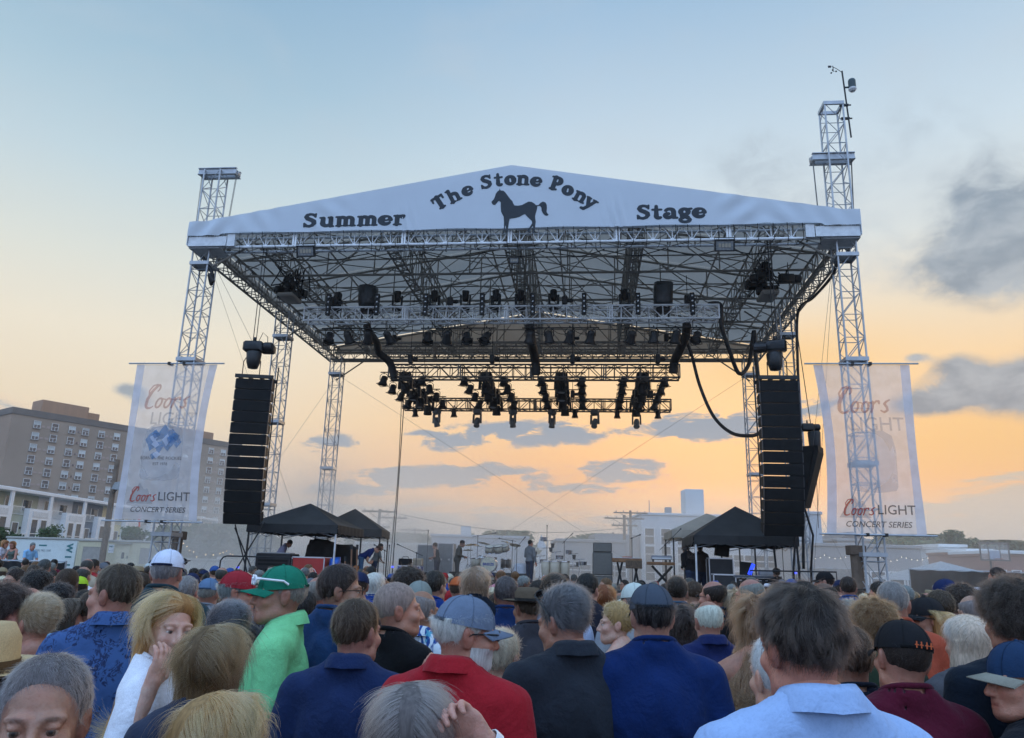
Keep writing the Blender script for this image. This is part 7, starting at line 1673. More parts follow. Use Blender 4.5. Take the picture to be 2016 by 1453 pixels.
def glasses(root, M, dark=True, frame=None, lens=None, up=0.0, backwards=False, thick=.0022):
    g = MB(); fm = frame or M_FRAMEB
    for s in (-1, 1):
        g.tube([(s*.032+.021*math.cos(a)*1.1, .108+.0*math.sin(a)-abs(.021*math.cos(a)*.12), .002+.016*math.sin(a)) for a in np.linspace(0, 2*math.pi, 17)], thick, 5, False); g.tube([(s*.055, .104, .006), (s*.074, .088, .008), (s*.082, .0, .004), (s*.083, -.022, -.008)], thick, 5)
    g.tube([(-.010, .110, .005), (0, .114, .008), (.010, .110, .005)], thick, 5)
    o = link('glasses', g.mesh('glasses', fm), root, M)
    if lens is not None:
        for s in (-1, 1): link('lens', MB().lathe([(0, 0), (.021, 0)], 16, Matrix.Translation((s*.032, .107, .002)) @ Matrix.Rotation(-math.pi/2, 4, 'X') @ Matrix.Diagonal((1.1, .78, 1, 1)), cap=False).mesh('lens', lens), o)
    return o
def collar(root, M, col, m, s=1.0):
    c = MB(); n = 26; prof = [(.074, -.030), (.070, .022), (.074, .031), (.085, .016), (.098, -.020)]
    for i, (r, z) in enumerate(prof):
        for j in range(n+1):
            a = -math.pi/2+.42+(2*math.pi-.84)*j/n+math.pi; tip = max(0, 1-min(j, n-j)/3.0)
            c.v.append((r*s*math.cos(a)*1.04, -.022+r*s*math.sin(a)*1.05, z+.012-.03*tip*(1 if i > 2 else 0)-.026*math.sin(a)+.010*abs(math.cos(a))))
    for i in range(len(prof)-1):
        for j in range(n): k = i*(n+1)+j; c.f.append((k, k+1, k+n+2, k+n+1)); c.mi.append(0)
    o = link('collar', c.mesh('collar', m, True), root, M); o.color = (*col, 1); return o
SKINS = {'fair': (.56, .335, .245), 'light': (.49, .275, .195), 'tan': (.39, .205, .138), 'ruddy': (.50, .245, .172), 'olive': (.33, .19, .125), 'brown': (.17, .095, .06), 'pale': (.60, .39, .30)}
HAIRS = {'black': (.012, .010, .009), 'dark': (.024, .016, .012), 'brown': (.046, .027, .017), 'lightbrown': (.135, .068, .032), 'blonde': (.37, .195, .070), 'platinum': (.58, .52, .40), 'grey': (.20, .195, .185), 'darkgrey': (.060, .058, .057), 'saltpepper': (.125, .12, .115), 'white': (.56, .55, .53), 'red': (.20, .060, .020), 'ashblonde': (.25, .16, .088), 'stubble': (.30, .235, .20)}
def person(label, x, y, ztop, yaw=0.0, skin='light', hair='brown', style='short', shirt=(.1, .1, .12), top='crew', sleeve='short', smat=None, f=False, fat=.01, arms=('down', 'down'), head=(0, 0, 0), hat=None, glass=None, near=2, group='people in the crowd', legs=(.03, .04, .07), beard=None, stubble=0.0, browc=None, hands='relaxed', hscale=1.0, seed=0, lean=0.0, capgap=0.0, zfoot=0.0, noleg=False, hstrands=None, bend=0.0):
    """a person standing at x,y: one body mesh with hair, clothes and things worn as children. yaw 0 faces the stage"""
    R = random.Random(seed*7+3); tb = {'short': .016, 'crop': .009, 'buzz': .004, 'bald': .002, 'side': .027, 'messy': .032, 'curly': .042, 'afro': .055, 'long': .022, 'longwavy': .03, 'bob': .028, 'pageboy': .025, 'bun': .014, 'recede': .013, 'tuft': .035}[style] if not hat else .012
    hs = (.95 if f else 1.0)*hscale; head_z = ztop-(.120+tb)*hs-zfoot; k = (head_z-.150*hs)/1.485; kx = .5+.5*min(1.1, max(.8, k))
    root = thing('person', label, 'person', Matrix.Translation((x, y, zfoot)) @ Matrix.Rotation(yaw, 4, 'Z') @ Matrix.Rotation(-lean, 4, 'X'), group)
    res = {2: .0125, 1: .018, 0: .026}[near]; hres = {2: .0048, 1: .0065, 0: .0095}[near]
    brow = browc or {'grey': (.75, .72, .70), 'white': (.95, .95, .95), 'platinum': (.8, .75, .7), 'blonde': (.62, .52, .42), 'black': (.12, .12, .13), 'dark': (.18, .16, .15)}.get(hair, (.34, .27, .24))
    Vh, Qh, Ch = head_geo(f, 0.004 if fat > .03 else 0.0, hres, brow, stubble); hy, hp, hr = head; Rh = rotm(hy, hp, hr)
    piv = np.array([0, -.03, -.15]); HT = np.array([0, .014, head_z])
    Vh2 = ((Vh-piv)@Rh.T+piv)*hs+HT; Hm = Matrix.Translation(HT) @ Matrix.Scale(hs, 4) @ Matrix.Translation(piv) @ Matrix([list(r) for r in Rh]).to_4x4() @ Matrix.Translation(-piv)
    # keep the neck planted: verts low on the neck blend back towards the torso
    wt = np.clip((Vh[:, 2]+.19)/.10, 0, 1)[:, None]; wt = wt*wt*(3-2*wt); V0 = Vh*hs+HT; Vh2 = V0*(1-wt)+Vh2*wt
    Vb, Qb, arm = body_geo(f, fat, arms[0], arms[1], res, 'body'); Vb2 = Vb*np.array([kx, kx, k]); parts = [(Vh2, Qh, Ch), (Vb2, Qb, np.ones((len(Vb), 3)))]
    hk = hands if isinstance(hands, tuple) else (hands, hands)
    for i, s in enumerate((-1, 1)):
        E, W = (np.array(v)*np.array([kx, kx, k]) for v in arm[i][3:5]); d = W-E; up = np.array([-s*1.0, .2, 0]) if arms[i] in ('down', 'hip') else (np.array([-s*.6, -.9, .2]) if arms[i] != 'face' else np.array([-s*.9, -.5, 0]))
        Vd, Qd = hand_geo(hk[i], .0045 if near == 2 else .007); Fm = frame_to(d, up); Vq = Vd.copy()
        if (np.cross(up, d)@np.array([0, 1, 0]))*1 < 0 and False: Vq[:, 0] *= -1
        mir = s < 0
        if mir: Vq[:, 0] *= -1; Qd = Qd[:, ::-1]
        parts.append(((Vq*(.92 if f else 1.0))@Fm.T+W, Qd, np.ones((len(Vd), 3))*np.array([1.02, .94, .92])))
    zh = .93*k
    def bent(V):
        w = np.clip((V[:, 2]-zh+.06)/.16, 0, 1)*-bend; c_, s_ = np.cos(w), np.sin(w); return np.stack([V[:, 0], V[:, 1]*c_-(V[:, 2]-zh)*s_, zh+V[:, 1]*s_+(V[:, 2]-zh)*c_], 1)
    if bend: Hm = Matrix.Translation((0, 0, zh)) @ Matrix.Rotation(-bend, 4, 'X') @ Matrix.Translation((0, 0, -zh)) @ Hm
    o = 0; VV, QQ, CC = [], [], []
    for v, q, c in parts: VV.append(v); QQ.append(q+o); CC.append(c); o += len(v)
    b = link('body', np_mesh('body', bent(np.concatenate(VV)) if bend else np.concatenate(VV), np.concatenate(QQ), M_SKIN, np.concatenate(CC)), root); b.color = (*[c*R.uniform(.94, 1.05) for c in SKINS[skin]], 1)
    S = Matrix.Diagonal((kx, kx, k, 1)); m = smat or M_CLOTH; nk = {'crew': 'crew', 'polo': 'collar', 'button': 'collar', 'tank': 'tank', 'strap': 'strap'}[top]
    kk = (f, fat, arms[0], arms[1], res, 'shirt', sleeve, nk)
    if ('mesh', kk, m.name) not in BC: Vs, Qs, _ = body_geo(f, fat, arms[0], arms[1], res, 'shirt', sleeve, nk); BC[('mesh', kk, m.name)] = np_mesh('shirt', Vs, Qs, m)
    if bend: Vs = body_geo(f, fat, arms[0], arms[1], res, 'shirt', sleeve, nk); sh = link('shirt', np_mesh('shirt', bent(Vs[0]*np.array([kx, kx, k])), Vs[1], m), root); top = 'plain'
    else: sh = link('shirt', BC[('mesh', kk, m.name)], root, S)
    sh.color = (*shirt, 1)
    if top in ('polo', 'button'): collar(sh, Matrix.Translation((0, 0, 1.497)) @ Matrix.Diagonal((1, 1, 1/k*1.05, 1)), [v*.95 for v in shirt], m)
    elif top == 'crew' and near:
        nk_ = ('nb', f, fat, arms[0], arms[1])
        if nk_ not in BC:       # rib band exactly where the neck opening cuts the shirt
            Pn = body_prims(f, fat, arms[0], arms[1])[0]; nr_ = .86 if f else 1.0; A = np.linspace(0, 2*math.pi, 29); ex = .079*nr_*np.cos(A); ey = -.022+.065*nr_*np.sin(A)*np.where(np.sin(A) > 0, 1.25, 1.0); zs = np.linspace(1.40, 1.60, 60); GX, GZ = np.meshgrid(ex, zs, indexing='ij'); GY = np.meshgrid(ey, zs, indexing='ij')[0]; Dn = ev_prims((GX, GY, GZ), Pn, .016); zt_ = np.where(Dn < 0, GZ, 1.40).max(1); zt_ = np.minimum(zt_, 1.536-.42*(ey+.03)); zt_[:-1] = (zt_[:-1]+np.roll(zt_[:-1], 1)+np.roll(zt_[:-1], -1))/3; zt_[-1] = zt_[0]
            BC[nk_] = [(ex[i], ey[i], zt_[i]+.001) for i in range(29)]
        o = link('neckband', MB().tube(BC[nk_], .0095, 6, False).mesh('neckband', m, True), sh); o.color = (*[v*.9 for v in shirt], 1)
    if not noleg:
        lk = ('lmesh', f, fat, res)
        if lk not in BC: Vl, Ql, _ = body_geo(f, fat, arms[0], arms[1], max(res, .018), 'legs'); BC[lk] = np_mesh('trousers', Vl, Ql, M_DENIM)
        l = link('trousers', BC[lk], root, S); l.color = (*legs, 1)
    hc = [v*R.uniform(.9, 1.1) for v in HAIRS[hair]]
    if style != 'none':
        st_ = style if not hat else {'side': 'short', 'messy': 'short', 'curly': 'short', 'tuft': 'short', 'afro': 'short'}.get(style, style); vs = R.randrange(2) if near < 2 else seed
        key = ('hm', st_, f, vs, near, bool(hat))
        if key not in SC:
            Vq, Qq, Nq = hair_geo(st_, f, vs, {2: .0055, 1: .0075, 0: .010}[near], bool(hat))
            SC[key] = (np_mesh('hair', Vq, Qq, M_HAIR), {})
            n = hstrands or {2: 9000, 1: 2200, 0: 420}[near]; n = int(n*({'long': 1.7, 'longwavy': 1.6, 'bald': .5, 'buzz': .8}.get(st_, 1)))
            SC[key] = (SC[key][0], strand_data(st_, f, vs, n, {2: .00045, 1: .0010, 0: .0022}[near]*(1.3 if st_ in ('long', 'longwavy', 'bob') else 1)*(.68 if hstrands else 1), Vq, Qq, Nq))
        me, cv = SC[key]; h = link('hair', me, root, Hm); h.color = (*hc, 1); h2 = link('hair_strands', cv, h); h2.color = (*hc, 1)
    if beard:
        sel = (Vh[:, 2] < -.035) & (Vh[:, 2] > -.125) & (Vh[:, 1] > .0) & ~((np.abs(Vh[:, 0]) < .024) & (Vh[:, 2] > -.085) & (Vh[:, 2] < -.064)) & (Vh[:, 2] < -.05+.35*(np.abs(Vh[:, 0])-.03)); Nh = normals(Vh, Qh); qs = Qh[sel[Qh].all(1)]
        Vb_ = Vh+Nh*.0022; used = np.unique(qs); mp = -np.ones(len(Vh), int); mp[used] = np.arange(len(used)); bm = link('beard', np_mesh('beard', Vb_[used], mp[qs], M_HAIR), root, Hm); bm.color = (*HAIRS[beard], 1)
        cv = strand_data('crop', f, seed, 2600, .0005, Vb_, qs, Nh); b2 = link('beard_strands', cv, bm); b2.color = (*HAIRS[beard], 1)
    if hat:
        kind, col = hat[0], hat[1]; o_ = hat[2] if len(hat) > 2 else None
        if kind == 'cap': root['_'] = 0; cp = cap_parts(root, Hm, col, o_)
        elif kind == 'back': cp = cap_parts(root, Hm, col, o_, back=True)
        elif kind == 'brim': cp = brim_hat(root, Hm, col, o_)
        elif kind == 'straw': cp = brim_hat(root, Hm, col, o_, .10, .11)
        if '_' in root: del root['_']
    if glass:
        if glass == 'clear': glasses(root, Hm)
        elif glass == 'dark': glasses(root, Hm, lens=M_LENSD, thick=.003)
        elif glass == 'up': glasses(root, Hm @ Matrix.Translation((0, -.022, .012)) @ Matrix.Rotation(math.radians(50), 4, 'X') @ Matrix.Translation((0, .022, 0)) @ Matrix.Diagonal((1.12, 1.16, 1.1, 1)), lens=M_LENSD, thick=.0032)
        elif glass == 'capblue': glasses(root, Hm @ Matrix.Translation((0, .006, .056)) @ Matrix.Diagonal((1.2, 1.05, 1.15, 1)), frame=M_FRAMEW, lens=M_LENSB, thick=.0042)
        elif glass == 'capdark': glasses(root, Hm @ Matrix.Translation((0, -.0, .06)) @ Matrix.Diagonal((1.16, 1.1, 1.1, 1)), lens=M_LENSD, thick=.0035)
    root['hm'] = 0; del root['hm']
    return root, Hm, k, kx
def seen(px, pt, d):       # world position of a head top seen at that pixel, d metres ahead
    return onY(px, pt, d)
# ------------------------------------------------------------------ the crowd, nearest people one by one
ra = math.radians
def P(label, px, pt, d, yaw=0, hy=0, hp=0, hr=0, **kw):
    """px, pt: where the top of the head is seen; d: metres ahead; yaw: body turn (0 faces the stage, + to the left); hy/hp/hr: head turn, nod, tilt"""
    d = d*(1.16 if d < 3.4 else 1.08); p = seen(px, pt, d); kw.setdefault('near', 2 if d < 4.9 else 1); kw.setdefault('seed', int(px) % 97); kw.setdefault('hstrands', 17000 if d < 3.0 else None)
    return person(label, p.x, p.y, p.z, ra(yaw), head=(ra(hy), ra(hp), ra(hr)), **kw)
NAVY = (.012, .022, .060); ROYAL = (.010, .040, .20); CHAR = (.016, .018, .022); WHITE = (.70, .72, .76); BLACK = (.008, .008, .009); RED = (.30, .012, .018); MAROON = (.10, .008, .022); SKYB = (.36, .50, .70); TEALD = (.022, .045, .055); GREENP = (.20, .60, .27)
G1 = 'people standing closest to the camera'
P('grey-haired man facing the camera at the lower left corner', 108, 1284, 1.45, -150, -8, 0, 0, skin='tan', hair='saltpepper', style='recede', shirt=NAVY, top='button', group=G1, stubble=.25, browc=(.3, .27, .26), fat=.02)
P('person in a straw hat cut off by the left picture edge', -38, 1236, 1.55, 20, skin='ruddy', hair='dark', style='short', hat=('straw', (.50, .36, .19), (.10, .06, .03)), shirt=(.16, .01, .04), group=G1)
P('person with dark curly hair and ruddy neck at left edge', 14, 1148, 3.3, -40, -30, skin='ruddy', hair='dark', style='curly', shirt=(.25, .01, .04), f=True, group=G1)
P('older woman with short silvery hair and white strappy top', 88, 1168, 3.3, 30, 35, -4, skin='tan', hair='ashblonde', style='side', shirt=WHITE, top='tank', sleeve='none', f=True, fat=.015, group=G1)
P('bald person in bright sky blue shirt behind silver-haired woman', 62, 1157, 4.5, 0, 10, skin='ruddy', hair='grey', style='bald', shirt=(.16, .52, .80), fat=.04, group=G1)
P('brown-haired man in dark floral denim blue shirt facing left', 247, 1109, 3.0, 16, 62, -2, skin='ruddy', hair='brown', style='recede', shirt=(.045, .10, .25), smat=M_FLORAL, top='button', fat=.03, group=G1)
P('man in white cap with navy stripes facing the stage', 334, 1080, 4.1, 0, 4, skin='ruddy', hair='grey', style='crop', hat=('cap', (.62, .66, .78), (.02, .03, .10)), glass='capdark', shirt=TEALD, fat=.02, group=G1)
BW = P('long-haired blonde woman in white tee with hand over mouth', 341, 1162, 2.5, -86, -50, 0, -4, skin='fair', hair='blonde', style='long', shirt=(.74, .76, .82), f=True, arms=('down', ((.28, -.02, 1.20), (.19, .035, 1.465))), hands=('relaxed', 'relaxed'), group=G1)
P('woman with straight light brown hair seen from behind beside blonde', 424, 1228, 2.25, 5, -6, 4, skin='fair', hair='lightbrown', style='long', shirt=(.03, .04, .07), f=True, group=G1)
P('blonde streaked woman at the bottom edge seen from above', 412, 1356, 1.5, -20, -10, -12, skin='fair', hair='blonde', style='bob', shirt=(.03, .035, .06), smat=M_FLORAL, f=True, group=G1)
P('dark grey haired man behind the blonde woman with hand raised', 452, 1182, 3.1, 20, 10, skin='tan', hair='darkgrey', style='side', shirt=NAVY, group=G1)
P('short dark-haired woman looking down beside the green polo', 494, 1206, 3.5, -60, -35, -24, skin='fair', hair='darkgrey', style='side', shirt=(.012, .016, .03), f=True, arms=('down', 'phone'), hands=('relaxed', 'spread'), group=G1)
GP = P('man in mint green polo and green cap with blue sunglasses', 561, 1111, 3.05, 98, 16, 2, 0, skin='tan', hair='grey', style='crop', hat=('cap', (.010, .17, .105)), glass='capblue', shirt=GREENP, top='polo', fat=.015, group=G1)
P('man in red cap facing right with navy trimmed white shirt', 468, 1122, 4.5, -30, -48, skin='ruddy', hair='grey', style='short', hat=('cap', (.30, .02, .03)), shirt=(.6, .63, .7), glass='clear', group=G1, fat=.03)
P('broad man in navy polo seen from behind at lower centre left', 702, 1176, 2.75, -4, -22, 0, skin='ruddy', hair='brown', style='short', shirt=(.014, .028, .085), top='polo', fat=.04, group=G1)
P('smiling man with dark spiky hair and glasses facing right', 668, 1109, 3.7, -22, -58, skin='tan', hair='dark', style='short', shirt=(.016, .045, .12), glass='clear', group=G1, fat=.015)
P('bald smiling man in black sleeveless top facing right', 782, 1147, 3.45, -30, -42, 2, skin='ruddy', hair='stubble', style='buzz', shirt=BLACK, top='crew', sleeve='none', group=G1, fat=.01)
P('man in blue leaf print shirt behind the bald smiling man', 830, 1163, 4.3, -15, -20, skin='tan', hair='grey', style='bald', shirt=(.62, .70, .76), smat=M_LEAFS, top='button', fat=.03, group=G1)
P('bearded man in grey cap and sunglasses wearing red shirt', 903, 1168, 2.42, -20, -52, -4, skin='ruddy', hair='white', style='short', hat=('cap', (.13, .17, .24)), glass='dark', beard='white', shirt=(.33, .014, .022), top='button', fat=.045, group=G1)
GW = P('grey-brown haired woman at the bottom edge with wrist watch', 815, 1340, 1.58, 10, -4, -6, skin='fair', hair='saltpepper', style='bob', shirt=(.30, .012, .02), f=True, arms=('down', 'head'), hands=('relaxed', 'curl'), group=G1)
P('blonde grey woman with a hair bun and navy top', 985, 1236, 3.0, -10, -14, -4, skin='fair', hair='platinum', style='bun', shirt=(.014, .03, .07), f=True, group=G1)
DK = P('man with sunglasses on greying hair in charcoal shirt', 1128, 1147, 2.75, 10, 36, -12, skin='tan', hair='darkgrey', style='side', glass='up', shirt=(.022, .026, .034), top='button', fat=.04, group=G1)
P('man in grey fitted cap and royal blue tee seen behind', 1283, 1147, 2.75, 0, 2, skin='fair', hair='black', style='short', hat=('cap', (.055, .07, .095)), shirt=(.006, .022, .095), fat=.05, group=G1)
P('white-haired balding man in blue collared shirt from behind', 1396, 1183, 4.5, 5, 0, -6, skin='ruddy', hair='white', style='bald', shirt=(.012, .02, .08), top='button', fat=.03, group=G1)
P('blonde woman in profile facing left behind the charcoal shirt', 1216, 1183, 4.6, 60, 25, skin='fair', hair='blonde', style='side', shirt=(.5, .42, .35), top='tank', sleeve='none', f=True, group=G1)
P('woman with long wavy brown blonde hair and bare shoulders', 1490, 1168, 3.1, -20, -22, -10, skin='tan', hair='lightbrown', style='longwavy', shirt=(.008, .010, .03), top='strap', sleeve='none', f=True, group=G1)
P('tall man with tousled dark brown hair and pale blue shirt', 1583, 1136, 1.56, 5, 8, -6, skin='ruddy', hair='dark', style='messy', shirt=(.34, .48, .74), smat=M_MARL, top='button', fat=.025, group=G1, hstrands=24000)
BK = P('man in black cap with orange stitching and maroon tee', 1763, 1217, 2.4, 0, 0, 0, 6, skin='ruddy', hair='dark', style='buzz', hat=('cap', (.010, .010, .012)), shirt=(.085, .008, .022), fat=.03, group=G1)
P('man with curly dark hair in black tee at right', 1985, 1135, 2.5, 5, -8, skin='tan', hair='dark', style='curly', shirt=(.010, .016, .026), fat=.05, group=G1)
P('man in navy cap with beige brim at right picture edge', 2008, 1258, 2.3, 40, 48, skin='ruddy', hair='grey', style='crop', hat=('cap', (.012, .035, .085), (.26, .25, .20)), shirt=(.010, .012, .016), group=G1)
P('woman with straight platinum hair seen from behind at right', 1898, 1208, 3.2, 0, 4, skin='fair', hair='platinum', style='pageboy', shirt=(.09, .09, .10), f=True, group=G1)
P('woman in black cap and glasses turning left at right', 1822, 1174, 4.3, 50, 42, skin='tan', hair='blonde', style='pageboy', hat=('cap', (.014, .014, .016)), glass='dark', shirt=(.5, .36, .30), top='tank', sleeve='none', f=True, group=G1)
P('grey balding man in rust orange shirt seen from behind', 1752, 1143, 4.1, -5, -22, skin='ruddy', hair='grey', style='crop', shirt=(.36, .07, .035), fat=.04, glass='clear', group=G1)
P('woman with curly golden brown hair behind the black cap', 1716, 1176, 3.5, 10, 0, skin='fair', hair='lightbrown', style='curly', shirt=(.03, .05, .03), f=True, group=G1)
ST = P('person in black tee with white STONE lettering arc', 1668, 1228, 2.75, 0, 0, skin='tan', hair='brown', style='short', shirt=(.010, .012, .022), group=G1)
P('person in pale grey tee beside the pale blue shirt', 1530, 1245, 2.1, 10, 0, skin='fair', hair='white', style='short', shirt=(.32, .38, .46), f=True, group=G1)
G2 = 'people a few rows in front of the camera'
MID = [('man in navy cap seen from behind at right', 1860, 1139, 5.6, 0, dict(hair='dark', style='crop', hat=('back', (.010, .020, .075)), shirt=(.3, .3, .36))), ('dark curly-haired man right of the navy cap', 1890, 1148, 5.4, -5, dict(hair='dark', style='curly', shirt=(.06, .06, .07))), ('bald man with glasses and black shirt facing left', 1478, 1140, 5.2, 35, dict(hair='grey', style='bald', glass='clear', shirt=BLACK, skin='ruddy')),
 ('balding man with dark ring of hair facing left', 1405, 1144, 5.6, 40, dict(hair='dark', style='bald', glass='clear', shirt=(.02, .03, .05), skin='ruddy')), ('man with tall dark hair and blue grey tee', 1332, 1130, 6.2, -8, dict(hair='dark', style='tuft', shirt=(.055, .10, .15))), ('woman with long straight blonde hair below the drum kit', 937, 1114, 5.3, 0, dict(hair='ashblonde', style='long', shirt=(.012, .016, .025), f=True)),
 ('grey-haired man in blue printed tee below the drums', 997, 1133, 5.3, 0, dict(hair='darkgrey', style='short', shirt=(.014, .035, .11), fat=.04)), ('man with bushy dark curls facing right', 806, 1114, 5.4, -45, dict(hair='dark', style='curly', shirt=(.02, .02, .025))), ('boy with dark hair in royal blue tee', 856, 1122, 5.9, -30, dict(hair='dark', style='short', shirt=ROYAL)), ('man in brown felt hat below the drum riser', 1041, 1157, 4.9, 30, dict(hair='brown', style='short', hat=('brim', (.10, .075, .05)), shirt=(.05, .05, .06))),
 ('man with full dark hair behind the sunglasses-on-head man', 1090, 1129, 5.0, 25, dict(hair='dark', style='side', shirt=(.45, .52, .68), skin='fair')), ('dark-haired man looking down left of amplifier stack', 1156, 1127, 5.8, -30, dict(hair='black', style='short', shirt=(.02, .02, .03))), ('woman with copper red hair beneath the amplifier stack', 1190, 1150, 6.4, 0, dict(hair='red', style='bob', shirt=(.06, .05, .05), f=True)), ('man in pale cap beside the grey fitted cap', 1250, 1146, 5.0, 20, dict(hair='grey', style='crop', hat=('cap', (.50, .55, .50)), shirt=(.3, .32, .34))),
 ('woman with bushy silver hair below the left microphones', 738, 1126, 7.0, 0, dict(hair='white', style='bob', shirt=(.02, .05, .20), f=True)), ('man in navy cap below the bending stage hand', 709, 1125, 6.6, 10, dict(hair='dark', style='crop', hat=('cap', (.010, .018, .06)), shirt=(.015, .05, .25))), ('person in neon lime cap near the white trailer', 160, 1134, 8.0, 40, dict(hair='dark', style='crop', hat=('cap', (.35, .55, .03), (.02, .02, .02)), shirt=(.05, .05, .05))), ('person in bright tie-dye shirt left of floral man', 168, 1160, 6.8, 0, dict(hair='dark', style='short', smat=M_TIE, shirt=(.2, .4, .6))),
 ('black-haired person left of the tie-dye shirt', 78, 1121, 5.9, 0, dict(hair='black', style='curly', shirt=(.05, .05, .06))), ('black-haired person behind the silver-haired woman', 119, 1147, 5.3, 0, dict(hair='black', style='curly', shirt=(.02, .03, .05), f=True)), ('man with black hair and glasses looking back at camera', 33, 1118, 7.8, 160, dict(hair='dark', style='short', glass='clear', shirt=(.3, .35, .42))), ('auburn-haired person holding a white can', 137, 1176, 4.9, -30, dict(hair='brown', style='bob', shirt=(.02, .02, .05), f=True, arms=('down', 'phone'), hands=('relaxed', 'curl'))),
 ('man in white baseball shirt with red trim beside floral man', 190, 1160, 5.0, -30, dict(hair='brown', style='short', shirt=(.66, .68, .74), skin='tan')), ('person with grey hair behind the white capped man', 370, 1132, 5.6, 0, dict(hair='grey', style='short', shirt=(.12, .13, .15))), ('person in faded denim blue cap left of red cap', 413, 1137, 6.2, 0, dict(hair='grey', style='crop', hat=('cap', (.10, .17, .28)), shirt=(.2, .22, .25))), ('tanned person with long dark hair left of the green polo', 487, 1150, 5.2, -20, dict(hair='dark', style='long', f=True, shirt=(.02, .02, .03), top='tank', sleeve='none', skin='tan')),
 ('person in royal blue tee behind the green polo man', 522, 1148, 4.9, 20, dict(hair='brown', style='short', shirt=(.012, .05, .30))), ('bald man with one hand on his head', 628, 1136, 5.2, 10, dict(hair='grey', style='bald', shirt=BLACK, arms=('down', 'head'), hands=('relaxed', 'open'), skin='ruddy')), ('dark-haired person directly behind the spiky-haired man', 600, 1160, 4.9, 20, dict(hair='black', style='short', shirt=BLACK)), ('person with cream blouse and long dark hair near centre', 1340, 1190, 5.0, 10, dict(hair='dark', style='longwavy', f=True, shirt=(.03, .02, .02))),
 ('woman with wavy blonde hair beneath the right canopy', 1445, 1160, 5.6, 10, dict(hair='ashblonde', style='longwavy', f=True, shirt=(.05, .09, .09))), ('woman with grey curls next to the tousled tall man', 1672, 1180, 4.9, -5, dict(hair='grey', style='curly', f=True, shirt=(.06, .06, .065))), ('bald person near the black tee at right', 1912, 1172, 4.9, 0, dict(hair='grey', style='bald', shirt=(.05, .05, .06), skin='fair')), ('man in dark hair with striped jersey at right', 1848, 1160, 5.2, 10, dict(hair='brown', style='short', shirt=(.15, .02, .03), smat=M_STR)),
 ('bearded man in black cap in front of right timber post', 1624, 1124, 9.0, 60, dict(hair='dark', style='crop', hat=('cap', BLACK), beard='dark', shirt=BLACK)), ('man with dark hair right of the right timber post', 1668, 1134, 8.0, -20, dict(hair='dark', style='short', shirt=(.03, .07, .2))), ('person raising a dark phone by the right fence', 1962, 1116, 10.0, 30, dict(hair='dark', style='short', shirt=(.10, .12, .15))), ('person in orange cap in front of the drum riser', 903, 1134, 7.2, -25, dict(hair='brown', style='crop', hat=('cap', (.42, .10, .03)), shirt=(.05, .05, .06))), ('person in sunhat of sage green below the drums', 826, 1142, 5.0, -10, dict(hair='grey', style='crop', hat=('cap', (.20, .23, .21)), shirt=(.3, .3, .3)))]
for lb, px, pt, d, yw, kw in MID:
    kw = dict(kw); kw.setdefault('skin', ['light', 'tan', 'ruddy', 'fair'][int(px) % 4]); kw.setdefault('fat', [.005, .02, .035][int(px) % 3]); P(lb, px, pt, d, yw*.6, yw*.4, group=G2, **kw)
# ---- worn and held details of the nearest people
link('embroidery', text_mesh('††††', .05, mat('orange_thread', (.6, .12, .03), .6), 0, .002), BK[0], BK[1] @ Matrix.Translation((.02, -.124, .052)) @ Matrix.Rotation(ra(-8), 4, 'X')) if False else None
for q in (-.012, .004, .022, .036):      # orange stitching on the back of the black cap
    mb = MB(); mb.bar((q, -.1235, .045), (q, -.1215, .066), .0022, 4); mb.bar((q-.006, -.1228, .055), (q+.006, -.1228, .055), .0018, 4); link('orange_stitch', mb.mesh('orange_stitch', mat('orange_thread', (.55, .11, .03), .7)), BK[0], BK[1])
def arc_text(word, R, a0, a1, size, m, root, M):
    for k, ch in enumerate(word):
        a = a0+(a1-a0)*k/(len(word)-1); link('lettering', text_mesh(ch, size, m, 0, .002), root, M @ TR(R*math.sin(a), 0, R*math.cos(a), 0, 0, a))
mstw = mat('white_print', 0); k_ = ST[2]
mb = MB(); n = 18
for i in range(n+1):
    a = -.85+1.7*i/n
    for r in (.135, .185): mb.v.append((r*math.sin(a), 0, r*math.cos(a)))
mb.f = [(2*i, 2*i+1, 2*i+3, 2*i+2) for i in range(n)]; mb.mi = [0]*n
SB = Matrix.Translation((0, -.165, 1.16*k_)) @ Matrix.Rotation(ra(-6), 4, 'X')
link('print_band', mb.mesh('print_band', mstw), ST[0], SB); arc_text('STONE PONY', .148, -.7, .7, .05, mat('navy_print', 0), ST[0], SB @ Matrix.Translation((0, -.004, 0)))
# watch on the raised wrist, ring on the hand over the mouth
E_, W_ = (Vector(v) for v in ARMS['head']); kk = Vector((GW[3], GW[3], GW[2])); E_, W_ = Vector((E_.x*kk.x, E_.y*kk.y, E_.z*kk.z)), Vector((W_.x*kk.x, W_.y*kk.y, W_.z*kk.z)); dd = (W_-E_).normalized()
wt = MB().lathe([(.031, -.011), (.034, -.010), (.034, .010), (.031, .011)], 18, Matrix.Translation(W_-dd*.025) @ dd.to_track_quat('Z', 'Y').to_matrix().to_4x4(), cap=False).build('watch_strap', M_WHT, GW[0]); wf = MB().bevbox(-.018, .018, .030, .042, -.018, .018, .004, Matrix.Translation(W_-dd*.025) @ dd.to_track_quat('Z', 'Y').to_matrix().to_4x4() @ Matrix.Rotation(2.2, 4, 'Z')).build('watch_case', M_WHT, wt)
